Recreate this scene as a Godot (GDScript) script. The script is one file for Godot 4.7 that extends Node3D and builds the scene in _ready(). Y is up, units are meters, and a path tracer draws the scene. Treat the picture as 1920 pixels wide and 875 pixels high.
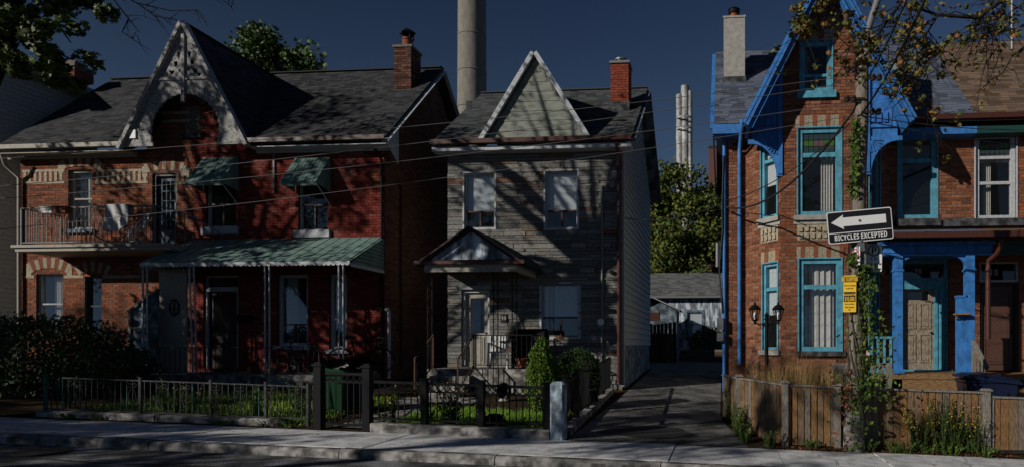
extends Node3D
# A row of old brick houses on a sloping street, low sun from the left behind the camera.
# x runs along the street, y up, -z away from the street; d below is the depth in metres (z = -d).
const TURN := 0.0768        # the camera is turned this far from square to the house fronts
const F := 1150.0           # focal length, in the photograph's pixels
const EYE := 1.6
var rng := RandomNumberGenerator.new()
var M := {}                 # materials
var T := {}                 # textures
var based := {}             # thing -> where its base stands
var taken := {}
var cubes := {}

# ------------------------------------------------------------------ measuring the photograph
func fx(px: float, d: float) -> float:
	return d * tan(atan((px - 1267.0) / F) - TURN)
func fy(px: float, py: float, d: float) -> float:
	return EYE + (648.0 - py) * (d * cos(TURN) - fx(px, d) * sin(TURN)) / F
func at(px: float, py: float, d: float) -> Vector3:
	return Vector3(fx(px, d), fy(px, py, d), -d)
func street(x: float) -> float:      # height of the pavement: the street falls to the right
	return -0.05 - 0.0284 * clampf(x, -30.0, 16.0)
func ground(x: float, d: float) -> float:
	return street(x) + 0.37 * clampf((d - 10.0) / 6.5, 0, 1) + 0.36 * clampf((d - 16.5) / 5.5, 0, 1)

# ------------------------------------------------------------------ shapes
class Shape:
	var v := PackedVector3Array()
	var n := PackedVector3Array()
	var c := PackedColorArray()
	var i := PackedInt32Array()
	var col := Color.WHITE
	func quad(a: Vector3, b: Vector3, e: Vector3, d: Vector3) -> void:
		var k := v.size()
		var m := (e - a).cross(d - b).normalized()
		v.append_array([a, b, e, d]); n.append_array([m, m, m, m]); c.append_array([col, col, col, col])
		i.append_array([k, k + 2, k + 1, k, k + 3, k + 2])
	func tri(a: Vector3, b: Vector3, e: Vector3) -> void:
		var k := v.size()
		var m := (b - a).cross(e - a).normalized()
		v.append_array([a, b, e]); n.append_array([m, m, m]); c.append_array([col, col, col])
		i.append_array([k, k + 2, k + 1])
	func obb(t: Transform3D, s: Vector3) -> void:      # a box of size s round t
		var h := s / 2
		var p := []
		for q in 8:
			p.append(t * Vector3(h.x if q & 1 else -h.x, h.y if q & 2 else -h.y, h.z if q & 4 else -h.z))
		quad(p[4], p[5], p[7], p[6]); quad(p[1], p[0], p[2], p[3]); quad(p[5], p[1], p[3], p[7])
		quad(p[0], p[4], p[6], p[2]); quad(p[6], p[7], p[3], p[2]); quad(p[0], p[1], p[5], p[4])
	func bx(x0: float, x1: float, y0: float, y1: float, z0: float, z1: float) -> void:
		obb(Transform3D(Basis(), Vector3(x0 + x1, y0 + y1, z0 + z1) / 2), Vector3(x1 - x0, y1 - y0, z1 - z0))
	func wbx(t: Transform3D, u0: float, u1: float, v0: float, v1: float, w0: float, w1: float) -> void:
		obb(t * Transform3D(Basis(), Vector3(u0 + u1, v0 + v1, w0 + w1) / 2), Vector3(u1 - u0, v1 - v0, w1 - w0))
	func bar(a: Vector3, b: Vector3, w: float, h: float, up := Vector3.UP) -> void:   # a square bar from a to b
		var z := (b - a).normalized()
		var x := up.cross(z)
		if x.length() < 0.01: x = Vector3.RIGHT
		x = x.normalized()
		obb(Transform3D(Basis(x, z.cross(x), z), (a + b) / 2), Vector3(w, h, a.distance_to(b)))
	func tube(p: Array, r: Array, sides := 8) -> void:
		var k := v.size()
		var up := Vector3(0.13, 0.29, 0.95)
		for q in p.size():
			var z: Vector3 = (p[mini(q + 1, p.size() - 1)] - p[maxi(q - 1, 0)]).normalized()
			var x := up.cross(z)
			if x.length() < 0.05: x = Vector3(1, 0.2, 0).cross(z)
			x = x.normalized()
			var y := z.cross(x)
			var rr: float = r[mini(q, r.size() - 1)]
			for s in sides + 1:
				var a := TAU * s / sides
				var m := x * cos(a) + y * sin(a)
				v.append(p[q] + m * rr); n.append(m); c.append(col)
			if q > 0:
				for s in sides:
					var a := k + (q - 1) * (sides + 1) + s
					var b := a + sides + 1
					i.append_array([a, b, a + 1, a + 1, b, b + 1])
		for e in [0, p.size() - 1]:
			var m: Vector3 = (p[0] - p[1]).normalized() if e == 0 else (p[e] - p[e - 1]).normalized()
			var g := v.size()
			for s in sides:
				v.append(v[k + e * (sides + 1) + s]); n.append(m); c.append(col)
			for s in range(1, sides - 1):
				i.append_array([g, g + s, g + s + 1] if e == 0 else [g, g + s + 1, g + s])
	func lathe(o: Vector3, prof: Array, sides := 16) -> void:    # prof: [radius, height] from the bottom up
		for q in prof.size() - 1:
			var a: Array = prof[q]
			var b: Array = prof[q + 1]
			var m2 := Vector2(b[1] - a[1], a[0] - b[0]).normalized()
			var k := v.size()
			for s in sides + 1:
				var d := Vector3(cos(TAU * s / sides), 0, sin(TAU * s / sides))
				v.append(o + d * a[0] + Vector3.UP * a[1]); v.append(o + d * b[0] + Vector3.UP * b[1])
				var m := d * m2.x + Vector3.UP * m2.y
				n.append_array([m, m]); c.append_array([col, col])
			for s in sides:
				var g := k + 2 * s
				i.append_array([g, g + 2, g + 1, g + 1, g + 2, g + 3])
	func slab(poly: PackedVector2Array, t: Transform3D, w0: float, w1: float) -> void:   # a polygon in t's xy plane, from w0 to w1 along z
		var q := poly
		if Geometry2D.is_polygon_clockwise(q):
			q = poly.duplicate(); q.reverse()
		var ids := Geometry2D.triangulate_polygon(q)
		for k in range(0, ids.size(), 3):
			var a := q[ids[k]]; var b := q[ids[k + 1]]; var e := q[ids[k + 2]]
			if (b - a).cross(e - a) < 0:
				var s := b; b = e; e = s
			tri(t * Vector3(a.x, a.y, w1), t * Vector3(b.x, b.y, w1), t * Vector3(e.x, e.y, w1))
			tri(t * Vector3(a.x, a.y, w0), t * Vector3(e.x, e.y, w0), t * Vector3(b.x, b.y, w0))
		for k in q.size():
			var a := q[k]; var b := q[(k + 1) % q.size()]
			quad(t * Vector3(a.x, a.y, w0), t * Vector3(b.x, b.y, w0), t * Vector3(b.x, b.y, w1), t * Vector3(a.x, a.y, w1))
	func ball(o: Vector3, r: Vector3, rough := 0.0, sides := 14, seed_ := 1) -> void:
		var fn := FastNoiseLite.new(); fn.seed = seed_; fn.frequency = 1.3
		var k := v.size()
		var rings := sides / 2
		for a in rings + 1:
			for b in sides + 1:
				var th := PI * a / rings; var ph := TAU * b / sides
				var d := Vector3(sin(th) * cos(ph), cos(th), sin(th) * sin(ph))
				var g := 1.0 + rough * fn.get_noise_3dv(d * 2.0)
				v.append(o + d * r * g); n.append((d / r).normalized()); c.append(col)
		for a in rings:
			for b in sides:
				var g := k + a * (sides + 1) + b
				i.append_array([g, g + 1, g + sides + 1, g + 1, g + sides + 2, g + sides + 1])
	func mesh(shift := Vector3.ZERO) -> ArrayMesh:
		var o := ArrayMesh.new()
		if v.is_empty(): return o
		var a := []; a.resize(Mesh.ARRAY_MAX)
		var w := v
		if shift != Vector3.ZERO:
			w = v.duplicate()
			for q in w.size(): w[q] -= shift
		a[Mesh.ARRAY_VERTEX] = w; a[Mesh.ARRAY_NORMAL] = n; a[Mesh.ARRAY_COLOR] = c; a[Mesh.ARRAY_INDEX] = i
		o.add_surface_from_arrays(Mesh.PRIMITIVE_TRIANGLES, a)
		return o

# ------------------------------------------------------------------ objects
func numbered(called: String) -> String:
	var k: int = taken.get(called, 0)
	taken[called] = k + 1
	return called if k == 0 else "%s_%03d" % [called, k]
func tag(o: Node, label: String, category: String, group := "") -> void:
	o.set_meta("label", label); o.set_meta("category", category)
	if group: o.set_meta("group", group)
func thing(called: String, label: String, category: String, base: Vector3, group := "") -> Node3D:
	var o := Node3D.new()
	o.name = numbered(called); add_child(o); o.position = base; based[o] = base
	tag(o, label, category, group)
	return o
func part(parent: Node, called: String, s: Shape, m: Material) -> MeshInstance3D:
	var o := MeshInstance3D.new()
	o.name = called
	var b: Vector3 = based.get(parent, Vector3.ZERO)
	o.mesh = s.mesh(b); o.material_override = m
	parent.add_child(o, true); based[o] = b
	return o
func single(called: String, s: Shape, m: Material, label: String, category: String, base: Vector3, group := "") -> MeshInstance3D:
	var o := MeshInstance3D.new()
	o.name = numbered(called); o.mesh = s.mesh(base); o.material_override = m
	add_child(o); o.position = base; based[o] = base
	tag(o, label, category, group)
	return o
func struct(called: String, s: Shape, m: Material) -> MeshInstance3D:
	var o := MeshInstance3D.new()
	o.name = numbered(called); o.mesh = s.mesh(); o.material_override = m
	add_child(o); o.set_meta("kind", "structure"); based[o] = Vector3.ZERO
	return o
func setting(called: String) -> Node3D:                 # a piece of the setting that is all parts
	var o := Node3D.new()
	o.name = numbered(called); add_child(o); o.set_meta("kind", "structure"); based[o] = Vector3.ZERO
	return o
func copy(o: Node3D, to: Vector3, turn := 0.0, label := "") -> Node3D:
	var c: Node3D = o.duplicate()
	c.name = numbered(String(o.name).trim_suffix("_001")); add_child(c); c.position = to; c.rotation.y = turn
	if label: c.set_meta("label", label)
	return c
func cube(col: Color) -> ArrayMesh:
	if not cubes.has(col):
		var s := Shape.new(); s.col = col; s.bx(-0.5, 0.5, -0.5, 0.5, -0.5, 0.5); cubes[col] = s.mesh()
	return cubes[col]
func one(parent: Node, called: String, me: Mesh, m: Material, x: Transform3D) -> MeshInstance3D:   # a piece that shares its mesh
	var o := MeshInstance3D.new()
	o.name = called; o.mesh = me; o.material_override = m
	x.origin -= based.get(parent, Vector3.ZERO)
	o.transform = x; parent.add_child(o, true); based[o] = Vector3.ZERO
	return o
func many(parent: Node, called: String, me: Mesh, m: Material, xs: Array, cols: Array) -> MultiMeshInstance3D:
	var mm := MultiMesh.new()
	mm.transform_format = MultiMesh.TRANSFORM_3D; mm.use_colors = not cols.is_empty(); mm.mesh = me
	mm.instance_count = xs.size()
	var b: Vector3 = based.get(parent, Vector3.ZERO)
	for k in xs.size():
		var x: Transform3D = xs[k]
		x.origin -= b
		mm.set_instance_transform(k, x)
		if cols: mm.set_instance_color(k, cols[k])
	var o := MultiMeshInstance3D.new()
	o.name = called; o.multimesh = mm; o.material_override = m
	parent.add_child(o, true)
	return o
# bricks, stones, shingles: the nearest ones as parts of their own, the rest as one part
func pieces(parent: Node, called: String, m: Material, pal: Array, xs: Array, ks: Array, most := 300) -> void:
	var order := range(xs.size())
	var eye := Vector3(-3, EYE + 1.0, 0)
	var far := []
	for x in xs: far.append((x.origin - eye).length())
	order.sort_custom(func(a, b): return far[a] < far[b])
	var rx := []; var rc := []
	for q in order.size():
		var k: int = order[q]
		if q < most: one(parent, called, cube(pal[ks[k]]), m, xs[k])
		else: rx.append(xs[k]); rc.append(pal[ks[k]])
	if rx:
		many(parent, called + "_field", cube(Color.WHITE), m, rx, rc).set_meta("kind", "stuff")

# ------------------------------------------------------------------ materials
func tex(called: String, size: int, layers: Array, lo: float, hi: float, contrast := 1.0, bias := 0.5) -> ImageTexture:
	if T.has(called): return T[called]
	var sum := PackedFloat32Array(); sum.resize(size * size)
	var tot := 0.0
	for l in layers:                                   # [seed, frequency, octaves, weight]
		var fn := FastNoiseLite.new()
		fn.noise_type = FastNoiseLite.TYPE_SIMPLEX_SMOOTH if l.size() < 5 else FastNoiseLite.TYPE_CELLULAR
		fn.seed = l[0]; fn.frequency = l[1]; fn.fractal_octaves = l[2]
		var b := fn.get_seamless_image(size, size).get_data()
		var w: float = l[3] / 255.0
		tot += l[3]
		for q in size * size: sum[q] += b[q] * w
	var out := PackedByteArray(); out.resize(size * size)
	for q in size * size:
		out[q] = int(255.0 * lerpf(lo, hi, clampf((sum[q] / tot - 0.5) * contrast + bias, 0, 1)))
	T[called] = ImageTexture.create_from_image(Image.create_from_data(size, size, false, Image.FORMAT_L8, out))
	return T[called]
func bump(called: String, from: String, strength: float) -> ImageTexture:
	if not T.has(called):
		var im: Image = T[from].get_image().duplicate()
		im.convert(Image.FORMAT_RGBA8)
		im.bump_map_to_normal_map(strength)
		T[called] = ImageTexture.create_from_image(im)
	return T[called]
func mat(called: String, c: Color, rough: float, o := {}) -> StandardMaterial3D:   # c is a linear base colour
	var m := StandardMaterial3D.new()
	m.resource_name = called
	m.albedo_color = Color(c.r, c.g, c.b).linear_to_srgb()
	m.roughness = rough; m.metallic = o.get("metal", 0.0)
	m.metallic_specular = o.get("spec", 0.4)
	m.vertex_color_use_as_albedo = o.get("vc", false)
	if o.has("tex"):
		m.albedo_texture = T[o.tex]; m.uv1_triplanar = true; m.uv1_world_triplanar = true
		m.uv1_scale = o.get("scale", Vector3.ONE)
		m.uv1_triplanar_sharpness = 4.0
	if o.has("bump"):
		m.normal_enabled = true; m.normal_texture = T[o.bump]; m.normal_scale = o.get("bs", 0.6)
	if o.has("back"):
		m.backlight_enabled = true; m.backlight = o.back
	M[called] = m
	return m

func make_materials() -> void:
	tex("grit", 512, [[3, 0.02, 3, 1.0], [7, 0.15, 3, 1.2]], 0.55, 1.0, 1.5)
	tex("cloudy", 512, [[11, 0.008, 4, 1.0], [12, 0.05, 3, 0.6]], 0.5, 1.0, 1.6)
	tex("fine", 512, [[21, 0.25, 2, 1.0], [22, 0.03, 3, 0.6]], 0.7, 1.0, 1.4)
	tex("grain", 512, [[31, 0.03, 4, 1.0], [32, 0.1, 3, 0.7]], 0.45, 1.0, 1.7)
	tex("peel", 512, [[41, 0.03, 5, 1.0], [42, 0.12, 3, 0.35]], 0.16, 1.0, 7.0, 1.7)
	tex("stain", 512, [[51, 0.012, 5, 1.0], [52, 0.2, 2, 0.35]], 0.45, 1.0, 2.2)
	tex("worn", 512, [[61, 0.012, 4, 1.0], [62, 0.09, 4, 0.8]], 0.72, 1.0, 2.0, 0.7)
	bump("grit_n", "grit", 6.0); bump("fine_n", "fine", 4.0); bump("cloudy_n", "cloudy", 6.0); bump("grain_n", "grain", 5.0)
	mat("brick", Color(1, 1, 1), 0.9, {"vc": true, "tex": "grit", "scale": Vector3(1.7, 1.7, 1.7), "bump": "grit_n", "bs": 0.7, "spec": 0.25})
	mat("mortar", Color(0.30, 0.26, 0.22), 0.95, {"tex": "grit", "scale": Vector3(1.1, 1.1, 1.1), "spec": 0.2})
	mat("red_mortar", Color(0.23, 0.045, 0.034), 0.85, {"tex": "grit", "scale": Vector3(1.1, 1.1, 1.1), "spec": 0.25})
	mat("stone", Color(1, 1, 1), 0.9, {"vc": true, "tex": "grit", "scale": Vector3(1.3, 2.4, 1.3), "bump": "grit_n", "bs": 1.2, "spec": 0.25})
	mat("stone_joint", Color(0.12, 0.115, 0.11), 0.95, {"tex": "grit"})
	mat("shingle", Color(1, 1, 1), 0.93, {"vc": true, "tex": "fine", "scale": Vector3(2.2, 2.2, 2.2), "bump": "fine_n", "bs": 0.8, "spec": 0.25})
	mat("deck", Color(0.03, 0.03, 0.033), 0.95)
	mat("cream", Color(0.62, 0.53, 0.38), 0.85, {"tex": "grit", "scale": Vector3(1.2, 1.2, 1.2)})
	mat("white", Color(0.62, 0.645, 0.68), 0.55, {"tex": "fine", "scale": Vector3(0.7, 0.7, 0.7)})
	mat("peeling", Color(0.36, 0.35, 0.34), 0.8, {"tex": "peel", "scale": Vector3(0.9, 0.9, 0.9), "bump": "fine_n", "bs": 0.6})
	mat("cream_paint", Color(0.47, 0.435, 0.36), 0.6, {"tex": "fine", "scale": Vector3(0.6, 0.6, 0.6)})
	mat("pale_siding", Color(0.62, 0.62, 0.60), 0.6, {"tex": "fine", "scale": Vector3(0.5, 0.5, 0.5)})
	mat("grey_siding", Color(0.46, 0.48, 0.49), 0.75, {"tex": "fine", "scale": Vector3(0.5, 0.5, 0.2)})
	mat("olive_siding", Color(0.25, 0.265, 0.225), 0.75, {"tex": "worn", "scale": Vector3(0.3, 0.8, 0.3)})
	mat("foundation", Color(0.20, 0.26, 0.32), 0.85, {"tex": "stain", "scale": Vector3(0.4, 0.4, 0.4)})
	mat("brown_metal", Color(0.10, 0.035, 0.025), 0.4, {"tex": "fine"})
	mat("blue", Color(0.045, 0.20, 0.53), 0.6, {"tex": "worn", "scale": Vector3(0.8, 0.5, 0.8)})
	mat("teal", Color(0.10, 0.35, 0.47), 0.6, {"tex": "worn", "scale": Vector3(0.9, 0.5, 0.9)})
	mat("dark_green", Color(0.02, 0.08, 0.07), 0.5, {"tex": "fine"})
	mat("awning_green", Color(0.17, 0.27, 0.24), 0.55, {"tex": "worn", "scale": Vector3(0.5, 0.5, 0.5)})
	mat("concrete", Color(0.66, 0.66, 0.665), 0.9, {"tex": "worn", "scale": Vector3(0.45, 0.45, 0.45), "bump": "grit_n", "bs": 0.4, "spec": 0.25})
	mat("kerb_concrete", Color(0.40, 0.38, 0.36), 0.9, {"tex": "stain", "scale": Vector3(0.6, 0.6, 0.6), "bump": "grit_n", "bs": 0.9, "spec": 0.25})
	mat("dark_concrete", Color(0.10, 0.10, 0.11), 0.9, {"tex": "stain", "scale": Vector3(0.6, 0.6, 0.6)})
	mat("asphalt", Color(0.215, 0.22, 0.23), 0.85, {"tex": "stain", "scale": Vector3(0.22, 0.22, 0.22), "bump": "fine_n", "bs": 1.0, "spec": 0.3})
	mat("old_asphalt", Color(0.22, 0.215, 0.21), 0.9, {"tex": "cloudy", "scale": Vector3(0.3, 0.3, 0.3), "bump": "fine_n", "bs": 1.2, "spec": 0.25})
	mat("dark_asphalt", Color(0.045, 0.045, 0.047), 0.85, {"tex": "grit", "scale": Vector3(0.8, 0.8, 0.8), "bump": "fine_n", "bs": 1.0})
	mat("soil", Color(0.075, 0.055, 0.035), 1.0, {"tex": "grit", "scale": Vector3(0.7, 0.7, 0.7), "bump": "grit_n", "bs": 1.5, "spec": 0.1})
	mat("turf", Color(0.05, 0.085, 0.02), 1.0, {"tex": "grit", "scale": Vector3(0.5, 0.5, 0.5), "spec": 0.1})
	mat("iron", Color(0.010, 0.010, 0.011), 0.6, {"tex": "fine", "spec": 0.25})
	mat("old_iron", Color(0.045, 0.05, 0.05), 0.6, {"tex": "stain", "scale": Vector3(1.5, 1.5, 1.5)})
	mat("green_iron", Color(0.03, 0.16, 0.14), 0.6, {"tex": "stain", "scale": Vector3(1.5, 1.5, 1.5)})
	mat("grey_iron", Color(0.22, 0.22, 0.23), 0.55, {"tex": "fine"})
	mat("plank", Color(1, 1, 1), 0.85, {"vc": true, "tex": "grain", "scale": Vector3(5.0, 0.35, 5.0), "bump": "grain_n", "bs": 0.6, "spec": 0.2})
	mat("pine", Color(0.46, 0.27, 0.13), 0.75, {"tex": "grain", "scale": Vector3(0.4, 5.0, 5.0), "spec": 0.25})
	mat("door_wood", Color(0.52, 0.42, 0.31), 0.75, {"tex": "grain", "scale": Vector3(3.0, 0.4, 3.0)})
	mat("brown_door", Color(0.13, 0.065, 0.045), 0.4, {"tex": "fine"})
	mat("dark_wood", Color(0.03, 0.02, 0.016), 0.5)
	mat("grey_wood", Color(0.38, 0.34, 0.29), 0.85, {"tex": "grain", "scale": Vector3(4.0, 0.4, 4.0)})
	mat("pole_wood", Color(0.40, 0.34, 0.28), 0.95, {"tex": "grain", "scale": Vector3(3.2, 0.22, 3.2), "bump": "grain_n", "bs": 1.4, "spec": 0.15})
	mat("bark", Color(0.055, 0.045, 0.036), 0.95, {"tex": "grain", "scale": Vector3(2.0, 0.3, 2.0), "bump": "grain_n", "bs": 1.5, "spec": 0.15})
	mat("twig", Color(0.075, 0.058, 0.045), 0.9)
	mat("leaf", Color(1, 1, 1), 0.55, {"vc": true, "back": Color(0.32, 0.36, 0.1), "spec": 0.35})
	mat("needle", Color(1, 1, 1), 0.75, {"vc": true, "spec": 0.2})
	mat("grass", Color(1, 1, 1), 0.75, {"vc": true, "back": Color(0.2, 0.25, 0.05), "spec": 0.2})
	mat("wire", Color(0.02, 0.02, 0.02), 0.6)
	mat("pale_wire", Color(0.09, 0.088, 0.085), 0.6)
	mat("galvanised", Color(0.26, 0.26, 0.265), 0.5, {"metal": 0.5, "tex": "fine"})
	mat("rust", Color(0.13, 0.06, 0.035), 0.8, {"tex": "grit", "scale": Vector3(3, 3, 3)})
	mat("render", Color(0.47, 0.45, 0.41), 0.9, {"tex": "fine", "scale": Vector3(0.4, 0.4, 0.4), "bump": "grit_n", "bs": 0.5})
	mat("tall_concrete", Color(0.30, 0.275, 0.235), 0.9, {"tex": "fine", "scale": Vector3(0.05, 0.02, 0.05)})
	mat("white_metal", Color(0.62, 0.62, 0.60), 0.55, {"tex": "cloudy", "scale": Vector3(0.1, 0.03, 0.1)})
	mat("board_paint", Color(0.60, 0.68, 0.78), 0.75, {"tex": "stain", "scale": Vector3(0.5, 0.2, 0.5)})
	mat("cloth", Color(0.80, 0.80, 0.80), 0.9, {"tex": "fine"})
	mat("blind", Color(0.74, 0.82, 0.86), 0.85, {"tex": "fine"})
	mat("curtain", Color(0.70, 0.68, 0.64), 0.9, {"tex": "fine"})
	mat("room", Color(0.34, 0.32, 0.29), 0.9)
	mat("sign_black", Color(0.012, 0.012, 0.014), 0.45)
	mat("sign_white", Color(0.72, 0.72, 0.71), 0.5)
	mat("sign_yellow", Color(0.75, 0.46, 0.015), 0.5)
	mat("sign_green", Color(0.01, 0.12, 0.06), 0.5)
	mat("sign_red", Color(0.5, 0.02, 0.03), 0.5)
	mat("plastic_green", Color(0.012, 0.055, 0.023), 0.4)
	mat("plastic_navy", Color(0.012, 0.02, 0.055), 0.35, {"tex": "fine"})
	mat("plastic_white", Color(0.7, 0.7, 0.68), 0.45)
	mat("clay", Color(0.36, 0.11, 0.055), 0.85, {"tex": "grit"})
	mat("rubber", Color(0.01, 0.01, 0.01), 0.7)
	mat("copper_green", Color(0.06, 0.17, 0.12), 0.7)
	var g := mat("glass", Color(0.05, 0.06, 0.06), 0.02, {"spec": 0.75})
	g.transparency = BaseMaterial3D.TRANSPARENCY_ALPHA; g.albedo_color.a = 0.06
	var sg := mat("stained_glass", Color(0.10, 0.25, 0.05), 0.15, {"vc": true, "spec": 0.5})
	sg.albedo_color = Color.WHITE

# ------------------------------------------------------------------ camera, sky, sun
func make_light() -> void:
	var cam := Camera3D.new()
	cam.name = "camera"; add_child(cam)
	cam.projection = Camera3D.PROJECTION_FRUSTUM
	cam.near = 0.1; cam.far = 1500.0
	cam.size = 0.1 * 875.0 / F
	cam.frustum_offset = Vector2(0.1 * (960.0 - 1267.0) / F, 0.1 * (648.0 - 437.5) / F)
	cam.position = Vector3(0, EYE, 0); cam.rotation.y = TURN
	cam.current = true
	var to_sun := Vector3(-1.05, 0.60, 0.90).normalized()
	var env := Environment.new()
	env.background_mode = Environment.BG_SKY
	env.tonemap_mode = Environment.TONE_MAPPER_LINEAR
	env.tonemap_exposure = 0.72
	env.sdfgi_enabled = true; env.ssao_enabled = true; env.ssil_enabled = true
	# clear air: darkest at right angles to the sun, paler towards the horizon
	var im := Image.create(512, 256, false, Image.FORMAT_RGBF)
	for y in 256:
		var el := PI * (0.5 - (y + 0.5) / 256.0)
		var low := pow(1.0 - clampf(sin(el), 0, 1), 4.0)
		for x in 512:
			var ph := TAU * ((x + 0.5) / 512.0 - 0.5)
			var dir := Vector3(sin(ph) * cos(el), sin(el), -cos(ph) * cos(el))
			var g := dir.dot(to_sun)
			var k := 0.72 * (1.0 + 1.0 * g * g) + 0.25 * pow(maxf(g, 0), 8)
			im.set_pixel(x, y, Color(lerpf(0.022, 0.60, low) * k, lerpf(0.057, 1.02, low) * k, lerpf(0.175, 1.66, low) * k) if el > 0 else Color(0.2, 0.2, 0.2))
	var pan := PanoramaSkyMaterial.new()
	pan.panorama = ImageTexture.create_from_image(im)
	var sky := Sky.new(); sky.sky_material = pan
	env.sky = sky
	env.background_energy_multiplier = 0.32
	var we := WorldEnvironment.new(); we.environment = env; we.name = "surroundings"; add_child(we)
	var sun := DirectionalLight3D.new()
	sun.name = "sun"; add_child(sun)
	sun.look_at_from_position(to_sun * 50.0, Vector3.ZERO, Vector3.UP)
	sun.light_energy = 1.5; sun.light_angular_distance = 0.5; sun.shadow_enabled = true
	sun.light_color = Color(1.0, 0.975, 0.935)

# ------------------------------------------------------------------ building
func flat(x: float, y: float, d: float) -> Transform3D:          # a wall that faces the street; its own x right, y up, z out
	return Transform3D(Basis(), Vector3(x, y, -d))
func facing(a: Vector3, b: Vector3) -> Transform3D:              # a wall from a to b (seen from outside: left to right)
	var x := (b - a).normalized()
	return Transform3D(Basis(x, Vector3.UP, x.cross(Vector3.UP)), a)
func hole(t: Transform3D, px0: float, py0: float, px1: float, py1: float, d: float) -> Array:   # an opening, measured
	var m := (px0 + px1) / 2
	return [fx(px0, d) - t.origin.x, fx(px1, d) - t.origin.x, fy(m, py1, d) - t.origin.y, fy(m, py0, d) - t.origin.y]
func rect(w: float, h: float) -> PackedVector2Array:
	return PackedVector2Array([Vector2(0, 0), Vector2(w, 0), Vector2(w, h), Vector2(0, h)])
func span(poly: PackedVector2Array, v: float) -> Array:
	var lo := 1e9; var hi := -1e9
	for k in poly.size():
		var a := poly[k]; var b := poly[(k + 1) % poly.size()]
		if (a.y - v) * (b.y - v) < 0:
			var u := lerpf(a.x, b.x, (v - a.y) / (b.y - a.y))
			lo = minf(lo, u); hi = maxf(hi, u)
	return [lo, hi]
func cut(seg: Array, ops: Array, v: float) -> Array:             # what is left of a row between the openings
	var out := [seg]
	for o in ops:
		if v <= o[2] or v >= o[3]: continue
		var nxt := []
		for s in out:
			if o[1] <= s[0] or o[0] >= s[1]: nxt.append(s); continue
			if o[0] > s[0]: nxt.append([s[0], o[0]])
			if o[1] < s[1]: nxt.append([o[1], s[1]])
		out = nxt
	return out
func wall(parent: Node, called: String, t: Transform3D, w: float, h: float, ops: Array, th: float, m: Material) -> MeshInstance3D:
	var s := Shape.new()
	var ys := [0.0, h]
	for o in ops:
		for y in [o[2], o[3]]:
			if y > 0.001 and y < h - 0.001: ys.append(y)
	ys.sort()
	for k in ys.size() - 1:
		if ys[k + 1] - ys[k] < 0.002: continue
		for g in cut([0.0, w], ops, (ys[k] + ys[k + 1]) / 2):
			s.wbx(t, g[0], g[1], ys[k], ys[k + 1], -th, 0)
	return part(parent, called, s, m)
func brickwork(t: Transform3D, poly: PackedVector2Array, ops: Array, pal: Callable, xs: Array, ks: Array, course := 0.076, blen := 0.225) -> void:
	var top := 0.0
	for p in poly: top = maxf(top, p.y)
	for r in int(top / course):
		var v := (r + 0.5) * course
		var sp := span(poly, v)
		if sp[1] - sp[0] < 0.05: continue
		for g in cut(sp, ops, v):
			var u: float = floorf(g[0] / blen) * blen + (0.0 if r % 2 else -blen / 2)
			while u < g[1]:
				var a := maxf(u, g[0]); var b := minf(u + blen - 0.011, g[1])
				u += blen
				if b - a < 0.03: continue
				var out := 0.010 + rng.randf_range(-0.0025, 0.0025)
				xs.append(t * Transform3D(Basis.from_scale(Vector3(b - a, course - 0.012, 0.05)), Vector3((a + b) / 2, v + rng.randf_range(-0.0015, 0.0015), out - 0.025)))
				ks.append(pal.call((a + b) / 2, v))
func tiles(t: Transform3D, poly: PackedVector2Array, pal: Callable, xs: Array, ks: Array, row := 0.14, tab := 0.30, skip = null) -> void:   # roof shingles
	var top := 0.0
	for p in poly: top = maxf(top, p.y)
	for r in int(top / row):
		var v := (r + 0.5) * row
		var sp := span(poly, v)
		if sp[1] - sp[0] < 0.05: continue
		var u: float = sp[0] - rng.randf() * tab
		while u < sp[1]:
			var w := tab * rng.randf_range(0.55, 1.25)
			var a := maxf(u, sp[0]); var b := minf(u + w - 0.007, sp[1])
			u += w
			if b - a < 0.02: continue
			if skip != null and skip.call((a + b) / 2, v): continue
			var bs := Basis(Vector3.RIGHT, -0.05).scaled_local(Vector3(b - a, row + 0.03, 0.012))
			xs.append(t * Transform3D(bs, Vector3((a + b) / 2, v + rng.randf_range(-0.003, 0.003), 0.011 + rng.randf_range(0, 0.003))))
			ks.append(pal.call((a + b) / 2, v))
func any(n: int) -> Callable:
	return func(_u, _v): return rng.randi() % n
func shades(c: Color, n: int, spread: float, warm := 0.0) -> Array:      # n tones of one material
	var out := []
	for k in n:
		var f := 1.0 + spread * (2.0 * k / maxf(1, n - 1) - 1.0)
		var w := warm * (rng.randf() - 0.5)
		out.append(Color(c.r * f * (1 + w), c.g * f, c.b * f * (1 - w)))
	return out
func slope(a: Vector3, b: Vector3, up: Vector3) -> Transform3D:          # a roof plane: eave from a to b, up along the slope
	var x := (b - a).normalized()
	var y := (up - x * up.dot(x)).normalized()
	return Transform3D(Basis(x, y, x.cross(y)), a)
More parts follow.
